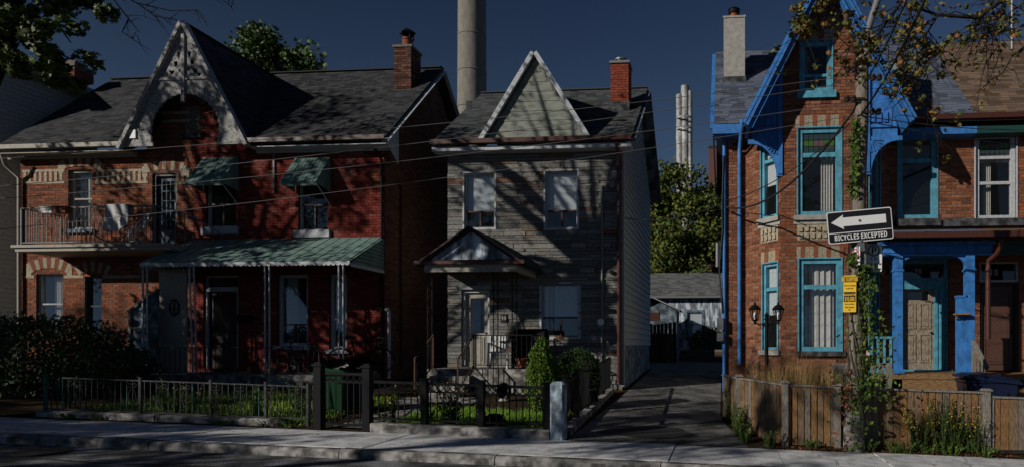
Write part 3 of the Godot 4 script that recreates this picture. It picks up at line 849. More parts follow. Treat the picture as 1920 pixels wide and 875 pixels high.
	block(h, "wire_bracket", M.grey_iron, fx(513, D), fx(516, D), fy(514, 362, D), fy(514, 290, D), -D + 0.01, -D + 0.05)
	pipe(h, "vent_pipe", M.white, [Vector3(x1 + 0.25, 0.7, -16.3), Vector3(x1 + 0.25, 2.55, -16.3), Vector3(x1 + 0.27, 2.62, -16.22), Vector3(x1 + 0.27, 2.6, -16.1)], 0.045)

func chimney(h: Node, b: Vector3, w: float, dp: float, ht: float, pal: Array, pots: bool) -> void:
	var s := Shape.new()
	s.bx(b.x - w / 2 + 0.01, b.x + w / 2 - 0.01, b.y, b.y + ht, b.z - dp / 2 + 0.01, b.z + dp / 2 - 0.01)
	var c := part(h, "chimney", s, M.mortar)
	for f in 3:
		var t: Transform3D
		if f == 0: t = facing(Vector3(b.x - w / 2, b.y, b.z + dp / 2), Vector3(b.x + w / 2, b.y, b.z + dp / 2))
		elif f == 1: t = facing(Vector3(b.x + w / 2, b.y, b.z + dp / 2), Vector3(b.x + w / 2, b.y, b.z - dp / 2))
		else: t = facing(Vector3(b.x - w / 2, b.y, b.z - dp / 2), Vector3(b.x - w / 2, b.y, b.z + dp / 2))
		var xs := []; var ks := []
		brickwork(t, rect(w if f == 0 else dp, ht), [], any(pal.size()), xs, ks)
		for k in xs.size(): one(c, "brick", cube(pal[ks[k]]), M.brick, xs[k])
	s = Shape.new()
	var y := b.y + ht
	s.bx(b.x - w / 2 - 0.04, b.x + w / 2 + 0.04, y, y + 0.07, b.z - dp / 2 - 0.04, b.z + dp / 2 + 0.04)
	part(c, "chimney_cap", s, M.mortar if pots else M.galvanised)
	s = Shape.new()
	if pots:
		s.lathe(Vector3(b.x, y + 0.07, b.z), [[0.17, 0], [0.15, 0.26], [0.17, 0.28], [0.17, 0.33], [0.0, 0.33]], 14)
		part(c, "clay_pot", s, M.clay)
		s = Shape.new()
		for q in [[-1, -1], [1, -1], [-1, 1], [1, 1]]: s.bx(b.x + q[0] * 0.13 - 0.01, b.x + q[0] * 0.13 + 0.01, y + 0.38, y + 0.56, b.z + q[1] * 0.13 - 0.01, b.z + q[1] * 0.13 + 0.01)
		s.lathe(Vector3(b.x, y + 0.56, b.z), [[0.27, 0], [0.27, 0.02], [0.06, 0.16], [0.0, 0.17]], 4)
		part(c, "rain_cap", s, M.iron)
	else:
		s.lathe(Vector3(b.x, y + 0.07, b.z), [[0.16, 0], [0.16, 0.09], [0.2, 0.1], [0.2, 0.14], [0.0, 0.17]], 14)
		part(c, "flue_cap", s, M.galvanised)
	s = Shape.new()
	s.bx(b.x - w / 2 - 0.03, b.x + w / 2 + 0.03, b.y, b.y + 0.42, b.z + dp / 2 + 0.012, b.z + dp / 2 + 0.03)
	part(c, "flashing", s, M.copper_green if pots else M.dark_concrete)
func door(h: Node, t: Transform3D, r: Array, m: Material, o: Dictionary) -> MeshInstance3D:
	var s := Shape.new()
	var lo: float = r[2] + 0.02; var hi: float = r[3] - 0.07
	if o.has("glass"):                               # rails and stiles round a real opening
		var g0 := lerpf(r[2], r[3], o.glass[0]); var g1 := minf(lerpf(r[2], r[3], o.glass[1]), hi - 0.05)
		s.wbx(t, r[0] + 0.07, r[1] - 0.07, lo, g0, -0.16, -0.12); s.wbx(t, r[0] + 0.07, r[1] - 0.07, g1, hi, -0.16, -0.12)
		s.wbx(t, r[0] + 0.07, r[0] + 0.19, g0, g1, -0.16, -0.12); s.wbx(t, r[1] - 0.19, r[1] - 0.07, g0, g1, -0.16, -0.12)
		for a in range(1, int(o.cols)):
			var u := lerpf(r[0] + 0.19, r[1] - 0.19, float(a) / o.cols)
			s.wbx(t, u - 0.012, u + 0.012, g0, g1, -0.155, -0.122)
		for b in range(1, int(o.rows)):
			var vv := lerpf(g0, g1, float(b) / o.rows)
			s.wbx(t, r[0] + 0.19, r[1] - 0.19, vv - 0.012, vv + 0.012, -0.154, -0.123)
	else: s.wbx(t, r[0] + 0.07, r[1] - 0.07, lo, hi, -0.16, -0.12)
	var dd := part(h, "door", s, m)
	s = Shape.new()
	s.wbx(t, r[0], r[0] + 0.068, r[2], r[3], -0.16, -0.04); s.wbx(t, r[1] - 0.068, r[1], r[2], r[3], -0.16, -0.04); s.wbx(t, r[0] + 0.068, r[1] - 0.068, r[3] - 0.068, r[3], -0.16, -0.042)
	part(dd, "door_frame", s, o.get("frame", M.white))
	if o.has("glass"):
		var v0 := lerpf(r[2], r[3], o.glass[0]); var v1 := minf(lerpf(r[2], r[3], o.glass[1]), r[3] - 0.12)
		var u0: float = r[0] + 0.19; var u1: float = r[1] - 0.19
		for a in int(o.cols):
			for b in int(o.rows):
				s = Shape.new()
				var ua := lerpf(u0, u1, float(a) / o.cols) + 0.012; var ub := lerpf(u0, u1, float(a + 1) / o.cols) - 0.012
				var va := lerpf(v0, v1, float(b) / o.rows) + 0.012; var vb := lerpf(v0, v1, float(b + 1) / o.rows) - 0.012
				s.wbx(t, ua, ub, va, vb, -0.142, -0.137)
				part(dd, "pane", s, M.glass)
	if o.has("panels"):
		for q in o.panels:
			s = Shape.new()
			var ua := lerpf(r[0] + 0.07, r[1] - 0.07, q[0]); var ub := lerpf(r[0] + 0.07, r[1] - 0.07, q[1]); var va := lerpf(r[2], r[3], q[2]); var vb := lerpf(r[2], r[3], q[3])
			for e in [[ua, ub, va, va + 0.03], [ua, ub, vb - 0.03, vb], [ua, ua + 0.03, va + 0.03, vb - 0.03], [ub - 0.03, ub, va + 0.03, vb - 0.03]]: s.wbx(t, e[0], e[1], e[2], e[3], -0.12, -0.100)
			s.wbx(t, ua + 0.06, ub - 0.06, va + 0.06, vb - 0.06, -0.12, -0.108)
			part(dd, "panel", s, m)
	s = Shape.new()
	s.ball(t * Vector3(r[1] - 0.13, lerpf(r[2], r[3], 0.45), -0.085), Vector3(0.03, 0.03, 0.03), 0, 10)
	part(dd, "handle", s, M.galvanised)
	return dd
func railing(p: Array, ht: float, low := 0.08, r := 0.035) -> Shape:    # top and bottom rails
	var s := Shape.new()
	for k in p.size() - 1:
		s.bar(p[k] + Vector3(0, ht, 0), p[k + 1] + Vector3(0, ht, 0), r, r); s.bar(p[k] + Vector3(0, low, 0), p[k + 1] + Vector3(0, low, 0), r * 0.8, r * 0.8)
	for q in p: s.bar(q, q + Vector3(0, ht + 0.02, 0), r * 1.1, r * 1.1)
	return s
func pickets(h: Node, p: Array, low: float, high: float, step: float, w: float, m: Material) -> void:
	for k in p.size() - 1:
		var l: float = p[k].distance_to(p[k + 1])
		var n := int(l / step)
		for q in range(1, n):
			var b: Vector3 = p[k].lerp(p[k + 1], float(q) / n)
			one(h, "picket", cube(Color.WHITE), m, Transform3D(Basis.from_scale(Vector3(w, high - low, w)), b + Vector3(0, (low + high) / 2, 0)))
func tin_awning(h: Node, x0: float, x1: float, y1: float, y0: float, out: float) -> void:
	var D := 16.5
	var s := Shape.new()
	var a := Vector3(x0, y0, -D + out); var b := Vector3(x1, y0, -D + out); var c := Vector3(x1, y1, -D + 0.03); var d := Vector3(x0, y1, -D + 0.03)
	s.quad(a, b, c, d); s.quad(a + Vector3(0, -0.02, 0), d + Vector3(0, -0.02, 0), c + Vector3(0, -0.02, 0), b + Vector3(0, -0.02, 0))
	s.quad(a + Vector3(0, -0.09, 0), b + Vector3(0, -0.09, 0), b, a)
	var aw := part(h, "awning", s, M.awning_green)
	var n := 9
	for k in n:                                     # overlapping metal slats
		var u0 := lerpf(x0, x1, (k + 0.06) / n); var u1 := lerpf(x0, x1, (k + 0.94) / n)
		s = Shape.new()
		var up := Vector3(0, 0.012, 0.009)
		s.obb(Transform3D(Basis(Vector3.RIGHT, (d - a).normalized(), Vector3.RIGHT.cross((d - a).normalized())), Vector3((u0 + u1) / 2, 0, 0) + Vector3(0, (y0 + y1) / 2, (a.z + d.z) / 2) + up), Vector3(u1 - u0, a.distance_to(d) + 0.02, 0.012))
		part(aw, "slat", s, M.awning_green)
	for e in [[x0, -1], [x1, 1]]:
		s = Shape.new()
		s.tri(Vector3(e[0], y0 - 0.02, -D + out), Vector3(e[0], y0 - 0.12, -D + 0.03), Vector3(e[0], y1, -D + 0.03))
		part(aw, "side_panel", s, M.awning_green)
		s = Shape.new()
		s.bar(Vector3(e[0], y0 - 0.04, -D + out), Vector3(e[0], y0 - 0.5, -D + 0.03), 0.02, 0.02)
		part(aw, "brace", s, M.white)
func porch_awning(h: Node) -> void:
	var D := 16.5; var df := 14.9
	var x0 := -15.2; var x1 := -9.46; var yt := 4.62; var yf := 3.76
	# porch slab and step
	block(h, "porch_floor", M.kerb_concrete, -15.6, -9.5, 0.3, 0.86, -D + 0.01, -14.75)
	var s := Shape.new()
	var xi := x0
	var aw: MeshInstance3D
	var a := Vector3(x0, yf, -df); var d := Vector3(x0, yt, -D + 0.03)
	s.quad(a, Vector3(x1, yf, -df), Vector3(x1, yt, -D + 0.03), d)
	s.quad(a + Vector3(0, -0.03, 0), d + Vector3(0, -0.03, 0), Vector3(x1, yt - 0.03, -D + 0.03), Vector3(x1, yf - 0.03, -df))
	aw = part(h, "porch_awning", s, M.awning_green)
	var dir := (d - a).normalized()
	while xi < x1 - 0.05:
		s = Shape.new()
		var w := minf(0.29, x1 - xi)
		s.obb(Transform3D(Basis(Vector3.RIGHT, dir, Vector3.RIGHT.cross(dir)), Vector3(xi + w / 2, (yt + yf) / 2 + 0.011, -(df + D - 0.03) / 2 + 0.006)), Vector3(w - 0.025, a.distance_to(d) + 0.01, 0.014))
		part(aw, "slat", s, M.awning_green)
		xi += 0.30
	s = Shape.new()                                 # scalloped valance
	var n := 46
	for k in n:
		var u0 := lerpf(x0, x1, float(k) / n); var u1 := lerpf(x0, x1, float(k + 1) / n); var um := (u0 + u1) / 2
		s.quad(Vector3(u0, yf - 0.07, -df + 0.005), Vector3(u1, yf - 0.07, -df + 0.005), Vector3(u1, yf + 0.01, -df + 0.005), Vector3(u0, yf + 0.01, -df + 0.005))
		s.quad(Vector3(um - 0.03, yf - 0.105, -df + 0.005), Vector3(um + 0.03, yf - 0.105, -df + 0.005), Vector3(u1, yf - 0.07, -df + 0.005), Vector3(u0, yf - 0.07, -df + 0.005))
	part(aw, "valance", s, M.white)
	var ns := 9
	for e in [x0, x1]:
		for k in ns:                                # ribbed triangular ends
			var f0 := float(k) / ns; var f1 := (k + 0.9) / ns
			var za := func(f): return lerpf(-df, -D + 0.03, f)
			s = Shape.new()
			var y0 := lerpf(yf - 0.06, yt, f0); var y1 := lerpf(yf - 0.06, yt, f1)
			s.quad(Vector3(e + 0.012, y0, za.call(f0)), Vector3(e + 0.012, y0, -D + 0.03), Vector3(e, y1, -D + 0.03), Vector3(e, y1, za.call(f1)))
			s.quad(Vector3(e, y0, -D + 0.03), Vector3(e + 0.012, y0, za.call(f0)), Vector3(e + 0.012, y0, -D + 0.03), Vector3(e, y0, -D + 0.03))
			part(aw, "end_slat", s, M.awning_green)
		s = Shape.new()
		for k in 14:
			var z0 := lerpf(-df, -D + 0.03, k / 14.0); var z1 := lerpf(-df, -D + 0.03, (k + 1) / 14.0)
			s.quad(Vector3(e + 0.016, yf - 0.15, (z0 + z1) / 2), Vector3(e + 0.016, yf - 0.12, z1), Vector3(e + 0.016, yf - 0.05, z1), Vector3(e + 0.016, yf - 0.05, z0)); s.tri(Vector3(e + 0.016, yf - 0.12, z0), Vector3(e + 0.016, yf - 0.15, (z0 + z1) / 2), Vector3(e + 0.016, yf - 0.05, z0))
		part(aw, "valance", s, M.white)
	for px in [263, 357, 493, 632]:
		for e in [0.0, 0.12]:
			pipe(aw, "awning_post", M.white, [Vector3(fx(px, df) + e, 0.86 if px > 300 else 0.75, -df - 0.06), Vector3(fx(px, df) + e - (0.1 if px == 357 else 0.0), yf - 0.02, -df - 0.06)], 0.022, 8)
	# porch railing
	var pr := [Vector3(fx(246, df), 0.82, -df + 0.05), Vector3(fx(600, df), 0.86, -df + 0.05)]
	var rl := part(h, "porch_rail", railing(pr, 0.72, 0.06, 0.022), M.old_iron)
	pickets(rl, pr, 0.06, 0.71, 0.14, 0.012, M.old_iron)
	# partition and stair enclosure at the left end of the porch
	s = Shape.new()
	s.bx(fx(297, 15.6), fx(348, 15.6), 0.86, fy(320, 503, 15.6), -15.65, -15.6)
	var scr := part(h, "porch_screen", s, M.cream_paint)
	s = Shape.new()
	for k in 24:
		var aa := TAU * k / 24; var ab := TAU * (k + 1) / 24
		var c := at(326, 576, 15.58)
		s.bar(c + Vector3(cos(aa) * 0.13, sin(aa) * 0.22, 0), c + Vector3(cos(ab) * 0.13, sin(ab) * 0.22, 0), 0.02, 0.025)
	s.bar(at(326, 562, 15.58), at(326, 592, 15.58), 0.02, 0.02); s.bar(at(318, 577, 15.58), at(334, 577, 15.58), 0.02, 0.02)
	part(scr, "oval_ornament", s, M.iron)
	s = Shape.new()
	var st := flat(0, 0, 15.3)
	s.slab(PackedVector2Array([Vector2(fx(243, 15.3), 0.7), Vector2(fx(295, 15.3), 0.7), Vector2(fx(295, 15.3), fy(295, 545, 15.3)), Vector2(fx(243, 15.3), fy(243, 583, 15.3))]), st, -0.05, 0.0)
	var enc := part(h, "stair_enclosure", s, M.foundation)
	s = Shape.new()
	s.bar(at(240, 584, 15.28), at(297, 542, 15.28), 0.07, 0.06); s.bar(at(243, 700, 15.28), at(243, 582, 15.28), 0.06, 0.05); s.bar(at(243, 614, 15.28), at(295, 614, 15.28), 0.05, 0.03)
	part(enc, "trim", s, M.grey_wood)

# ------------------------------------------------------------------ the grey stone-faced house in the middle
func make_stone_house() -> void:
	var D := 16.5
	var x0 := -7.62; var x1 := -2.71; var yb := 0.25; var top := 7.05
	var h := thing("stone_house", "narrow grey stone-faced house with pointed front gable and small porch", "house", Vector3(-5.2, 0.45, -D))
	var t := flat(x0, yb, D)
	var ua := hole(t, 871, 325, 928, 428, D); var ub := hole(t, 1023, 321, 1083, 428, D); var lw := hole(t, 1016, 532, 1085, 631, D); var dr := hole(t, 866, 543, 918, 690, D)
	var ops := [ua, ub, lw, dr]
	wall(h, "wall", t, x1 - x0, top - yb, ops, 0.3, M.stone_joint)
	# ledgestone facing: long low stones of uneven length and height
	var pal := shades(Color(0.33, 0.32, 0.30), 7, 0.3, 0.10) + [Color(0.34, 0.20, 0.13), Color(0.30, 0.18, 0.13), Color(0.40, 0.35, 0.28)]
	var xs := []; var ks := []
	var v := 0.0
	while v < top - yb - 0.03:
		var ht: float = [0.07, 0.085, 0.105, 0.135][rng.randi() % 4]
		ht = minf(ht, top - yb - v)
		for g in cut([0.0, x1 - x0], ops, v + ht / 2):
			var u: float = g[0]
			while u < g[1] - 0.01:
				var w: float = minf(rng.randf_range(0.25, 0.95), g[1] - u)
				if g[1] - u - w < 0.1: w = g[1] - u
				var out := rng.randf_range(0.004, 0.044)
				var k: int = rng.randi() % 7
				if rng.randf() < 0.09: k = 7 + rng.randi() % 3
				xs.append(t * Transform3D(Basis(Vector3(0, 0, 1), rng.randf_range(-0.006, 0.006)).scaled_local(Vector3(w - 0.013, ht - 0.014, 0.06)), Vector3(u + w / 2, v + ht / 2, out - 0.03)))
				ks.append(k); u += w
		v += ht
	pieces(h, "stone", M.stone, pal, xs, ks)
	# clapboards on the side towards the driveway, foundation below
	var ts := facing(Vector3(x1, yb, -D), Vector3(x1, yb, -22.6))
	var sp := PackedVector2Array([Vector2(0, 0), Vector2(6.1, 0), Vector2(6.1, top - yb), Vector2(3.05, 9.65 - yb), Vector2(0, top - yb)])
	var s := Shape.new()
	s.slab(sp, ts, -0.25, 0.0)
	var sw := part(h, "side_wall", s, M.foundation)
	var y := 1.62 - yb
	while y < 9.4 - yb:
		var g := span(sp, y + 0.17)
		if g[1] - g[0] < 0.2: break
		s = Shape.new()
		s.obb(ts * Transform3D(Basis(Vector3.RIGHT, -0.17), Vector3((g[0] + g[1]) / 2, y + 0.095, 0.026)), Vector3(g[1] - g[0], 0.196, 0.022))
		part(sw, "clapboard", s, M.grey_siding)
		y += 0.187
	block(h, "corner_board", M.grey_siding, x1 - 0.02, x1 + 0.045, 0.5, top, -D - 0.08, -D + 0.03)
	s = Shape.new()
	s.bx(x0, x0 + 0.25, yb, top, -22.6, -D - 0.3); s.bx(x0 + 0.25, x1 - 0.25, yb, top, -22.6, -22.3); s.bx(x0 + 0.25, x1 - 0.25, 3.9, 4.1, -22.3, -D - 0.3)
	s.bx(x0 + 0.25, x1 - 0.25, 0.8, 1.0, -22.3, -D - 0.3); s.bx(x0 + 0.25, x1 - 0.25, top - 0.1, top, -22.3, -D - 0.3)
	part(h, "rear_shell", s, M.room)
	# roof
	var ex0 := x0 - 0.28; var ex1 := x1 + 0.30
	var up := Vector3(0, 2.73, -3.45)
	var rt := slope(Vector3(ex0, 7.14, -16.15), Vector3(ex1, 7.14, -16.15), up)
	var ln := up.length()
	s = Shape.new()
	s.slab(rect(ex1 - ex0, ln), rt, -0.1, -0.005)
	s.slab(rect(ex1 - ex0, ln), slope(Vector3(ex1, 7.14, -23.05), Vector3(ex0, 7.14, -23.05), Vector3(0, 2.73, 3.45)), -0.1, -0.005)
	var roof := part(h, "roof", s, M.deck)
	var gx := -5.03; var gh := 1.5; var gb := 7.12; var ga := 9.50; var gd := 16.1
	xs = []; ks = []
	var inside := func(u, vv):
		var d: float = 16.15 + vv * 3.45 / ln
		return absf(u + ex0 - gx) < gh * (1.0 - (d - 16.15) / 2.98) - 0.1
	tiles(rt, rect(ex1 - ex0, ln), any(6), xs, ks, 0.14, 0.32, inside)
	for sgn in [-1.0, 1.0]:
		var foot := Vector3(gx + sgn * (gh + 0.06), gb - 0.10, -gd)
		var dn := foot - Vector3(gx, ga, -gd)
		var l := dn.length()
		var gt := slope(foot, foot + Vector3(0, 0, -1), -dn) if sgn > 0 else slope(foot + Vector3(0, 0, -3.05), foot, -dn)
		var pl := PackedVector2Array([Vector2(0, 0), Vector2(0.1, 0), Vector2(3.02, l), Vector2(0, l)]) if sgn > 0 else PackedVector2Array([Vector2(2.95, 0), Vector2(3.05, 0), Vector2(3.05, l), Vector2(0.03, l)])
		s = Shape.new(); s.slab(pl, gt, -0.08, -0.005)
		part(roof, "gable_roof", s, M.deck)
		tiles(gt, pl, any(6), xs, ks, 0.14, 0.32)
	pieces(h, "shingle", M.shingle, shades(Color(0.092, 0.104, 0.108), 6, 0.35, 0.12), xs, ks)
	s = Shape.new(); s.col = Color(0.10, 0.11, 0.11)
	s.bar(Vector3(ex0, 9.89, -19.6), Vector3(ex1, 9.89, -19.6), 0.2, 0.03)
	part(roof, "ridge_cap", s, M.shingle)
	# front gable: wide boards in a white frame
	var tg := flat(0, 0, gd - 0.0)
	var tri := PackedVector2Array([Vector2(gx - gh, gb), Vector2(gx + gh, gb), Vector2(gx, ga)])
	s = Shape.new(); s.slab(tri, tg, -0.12, -0.06)
	var gw := part(h, "gable_wall", s, M.olive_siding)
	y = gb + 0.02
	while y < ga - 0.3:
		var g := span(tri, y + 0.12); var g2 := span(tri, y + 0.235)
		s = Shape.new()
		s.slab(PackedVector2Array([Vector2(g[0] + 0.1, y), Vector2(g[1] - 0.1, y), Vector2(g2[1] - 0.1, y + 0.255), Vector2(g2[0] + 0.1, y + 0.255)]), tg * Transform3D(Basis(Vector3.RIGHT, -0.05), Vector3(0, 0.05 * 0.0, 0.05 * y)), -0.06, -0.045)
		part(gw, "board", s, M.olive_siding)
		y += 0.262
	s = Shape.new()
	for sgn in [-1.0, 1.0]:
		s.bar(Vector3(gx + sgn * (gh - 0.03), gb + 0.02, -gd + 0.02), Vector3(gx + sgn * 0.03, ga - 0.07, -gd + 0.02), 0.12, 0.15, Vector3(0, 0, 1))
	part(gw, "rake_trim", s, M.white)
	# eaves
	s = Shape.new()
	s.bx(ex0, ex1 - 0.02, 6.88, 6.99, -D + 0.03, -16.12)
	part(h, "soffit", s, M.white)
	gutter(h, M.brown_metal, Vector3(ex0, 7.05, -16.06), Vector3(ex1, 7.05, -16.06))
	s = Shape.new()
	for q in [-16.1, -23.1]:
		s.bar(Vector3(ex1 + 0.012, 7.03, q), Vector3(ex1 + 0.012, 9.79, -19.6), 0.025, 0.19, Vector3(1, 0, 0))
	part(h, "barge_board", s, M.foundation)
	s = Shape.new()
	for q in [-16.2, -23.0]:
		s.bar(Vector3((ex1 + x1) / 2, 7.0, q), Vector3((ex1 + x1) / 2, 9.75, -19.6), ex1 - x1, 0.02, Vector3(0, 0, 1))
	part(h, "rake_soffit", s, M.foundation)
	pipe(h, "downspout", M.brown_metal, [Vector3(x1 - 0.1, 7.0, -16.08), Vector3(x1 - 0.09, 6.75, -16.3), Vector3(x1 - 0.09, 6.5, -16.41), Vector3(x1 - 0.09, 0.6, -16.41)], 0.055)
	chimney(h, Vector3(fx(1165, 18.1), 8.35, -18.1), 0.52, 0.52, 1.55, shades(Color(0.40, 0.10, 0.06), 4, 0.15, 0.1), false)
	# windows: sliding lower lights under pale blinds
	var o := {"frame": M.white, "rows": [0.30], "cols": [0.5], "colstop": 0.3, "barmat": M.brown_metal, "fw": 0.035, "inset": 0.05, "blind": 0.68, "trim": 0.045}
	window(h, t, ua, o); window(h, t, ub, o)
	var o2 := o.duplicate(); o2.rows = [0.36]; o2.blind = 0.62; o2.trim = 0.06
	window(h, t, lw, o2)
	door(h, t, dr, M.cream_paint, {"glass": [0.45, 0.90], "cols": 1, "rows": 1, "frame": M.white, "panels": [[0.2, 0.8, 0.06, 0.40]]})
	block(h, "lintel", M.grey_siding, fx(862, D), fx(922, D), fy(890, 542, D), fy(890, 535, D), -D, -D + 0.05)
	# conduit and meter
	var cx := fx(1130, D)
	pipe(h, "conduit", M.galvanised, [Vector3(cx, 0.7, -D + 0.06), Vector3(cx, fy(1130, 350, D), -D + 0.06)], 0.035)
	s = Shape.new()
	var mp := at(1128, 605, D - 0.06)
	s.bx(mp.x - 0.10, mp.x + 0.10, mp.y - 0.14, mp.y + 0.14, -D + 0.04, -D + 0.12)
	var met := part(h, "meter_box", s, M.galvanised)
	s = Shape.new(); s.tube([mp + Vector3(0, 0.02, 0.05), mp + Vector3(0, 0.02, 0.14)], [0.085], 16)
	part(met, "meter_dial", s, M.plastic_white)
	s = Shape.new(); s.tube([at(1148, 510, D) + Vector3(0, 0, 0.0), at(1148, 510, D) + Vector3(0, 0, 0.09)], [0.06], 12)
	part(h, "wall_vent", s, M.iron)
	# number plate by the door
	s = Shape.new(); s.bx(fx(940, D), fx(951, D), fy(945, 604, D), fy(945, 588, D), -D + 0.03, -D + 0.06)
	var np := part(h, "number_plate", s, M.sign_black)
	letters(np, "10", flat(0, 0, D - 0.062).translated_local(Vector3(fx(945.5, D), fy(945, 596, D), 0)), 0.10, M.cream_paint)
	# porch: slab, steps, gabled roof on iron posts
	var pf := 14.8
	var px0 := -7.5; var px1 := -5.02
	block(h, "porch_floor", M.kerb_concrete, px0 + 0.1, px1 + 0.35, 0.3, 1.02, -D + 0.04, -pf - 0.05)
	for k in 3: block(h, "step", M.kerb_concrete, -7.2, -6.2, 0.3 - k * 0.1, 0.86 - k * 0.18, -pf - 0.05 + 0.001, -pf + 0.22 + 0.28 * k)
	var ap := Vector3(-6.27, 4.55, -pf); var el := 3.69
	s = Shape.new()
	var xs2 := []; var ks2 := []
	for sgn in [-1.0, 1.0]:
		var foot := Vector3(ap.x + sgn * 1.36, el - 0.06, -pf)
		var dn := foot - ap
		var gt := slope(foot, foot + Vector3(0, 0, -1), -dn) if sgn > 0 else slope(foot + Vector3(0, 0, -1.66), foot, -dn)
		s.slab(rect(1.66, dn.length()), gt, -0.06, -0.005)
		tiles(gt, rect(1.66, dn.length()), any(4), xs2, ks2, 0.14, 0.3)
	var pr := part(h, "porch_roof", s, M.deck)
	pieces(pr, "shingle", M.shingle, shades(Color(0.055, 0.11, 0.095), 4, 0.25), xs2, ks2, 140)
	s = Shape.new()
	s.slab(PackedVector2Array([Vector2(ap.x - 1.2, el + 0.07), Vector2(ap.x + 1.2, el + 0.07), Vector2(ap.x, ap.y - 0.1)]), flat(0, 0, pf + 0.08), -0.05, 0.0)
	var pd := part(pr, "pediment", s, M.board_paint)
	for k in 9:
		var u := ap.x - 1.06 + k * 0.265
		s = Shape.new()
		var hh := (ap.y - 0.2) - absf(u - ap.x) * 0.72
		if hh > el + 0.16:
			s.bx(u - 0.012, u + 0.012, el + 0.1, hh, -pf - 0.08, -pf - 0.07)
			part(pr, "batten", s, M.board_paint)
	s = Shape.new()
	for sgn in [-1.0, 1.0]: s.bar(Vector3(ap.x + sgn * 1.37, el - 0.05, -pf + 0.015), Vector3(ap.x + sgn * 0.01, ap.y + 0.0, -pf + 0.015), 0.04, 0.13, Vector3(0, 0, 1))
	s.bx(ap.x - 1.4, ap.x + 1.4, el - 0.06, el + 0.03, -pf + 0.0, -pf + 0.09)
	part(pr, "rake_trim", s, M.brown_metal)
	s = Shape.new()
	s.bx(ap.x - 1.18, ap.x + 1.18, el - 0.24, el - 0.07, -pf - 0.12, -pf - 0.02); s.bx(ap.x + 1.08, ap.x + 1.18, el - 0.24, el - 0.07, -D + 0.05, -pf - 0.121); s.bx(ap.x - 1.18, ap.x + 1.18, el - 0.05, el - 0.02, -D + 0.05, -pf - 0.03)
	part(pr, "beam", s, M.cream_paint)
	for q in [[-7.35, pf + 0.1], [ap.x + 0.62, pf + 0.1], [ap.x + 1.1, pf + 0.1]]:
		s = Shape.new()
		for e in [-0.06, 0.06]: s.bx(q[0] + e - 0.01, q[0] + e + 0.01, 1.02, el - 0.24, -q[1] - 0.01, -q[1] + 0.01)
		for k in 9:
			var yy := 1.1 + k * 0.28
			s.bar(Vector3(q[0] - 0.06, yy, -q[1]), Vector3(q[0] + 0.06, yy + 0.14, -q[1]), 0.01, 0.01); s.bar(Vector3(q[0] + 0.06, yy + 0.14, -q[1]), Vector3(q[0] - 0.06, yy + 0.28, -q[1]), 0.01, 0.01)
		part(pr, "iron_post", s, M.iron)
	var rp := [Vector3(-6.15, 1.02, -pf - 0.08), Vector3(px1 + 0.3, 1.02, -pf - 0.08), Vector3(px1 + 0.3, 1.02, -D + 0.15)]
	var rl := part(h, "porch_rail", railing(rp, 0.85, 0.1, 0.025), M.iron)
	pickets(rl, rp, 0.1, 0.84, 0.12, 0.013, M.iron)
	for e in [-7.25, -6.2]:
		var hp := [Vector3(e, 1.02, -pf - 0.08), Vector3(e, 0.45, -pf + 0.85)]
		var hr := part(h, "step_rail", railing(hp, 0.85, 0.1, 0.03), M.rust)
		pickets(hr, hp, 0.1, 0.84, 0.13, 0.013, M.iron)

func letters(parent: Node, what: String, t: Transform3D, size: float, m: Material, deep := 0.004, bold := true) -> MeshInstance3D:
	var tm := TextMesh.new()
	var f := SystemFont.new()
	f.font_names = PackedStringArray(["Droid Sans"])
	if bold: f.font_weight = 700
	tm.font = f; tm.text = what; tm.font_size = 32; tm.pixel_size = size / 24.0; tm.depth = deep
	tm.curve_step = 1.0
	var o := one(parent, "lettering", tm, m, t)
	return o

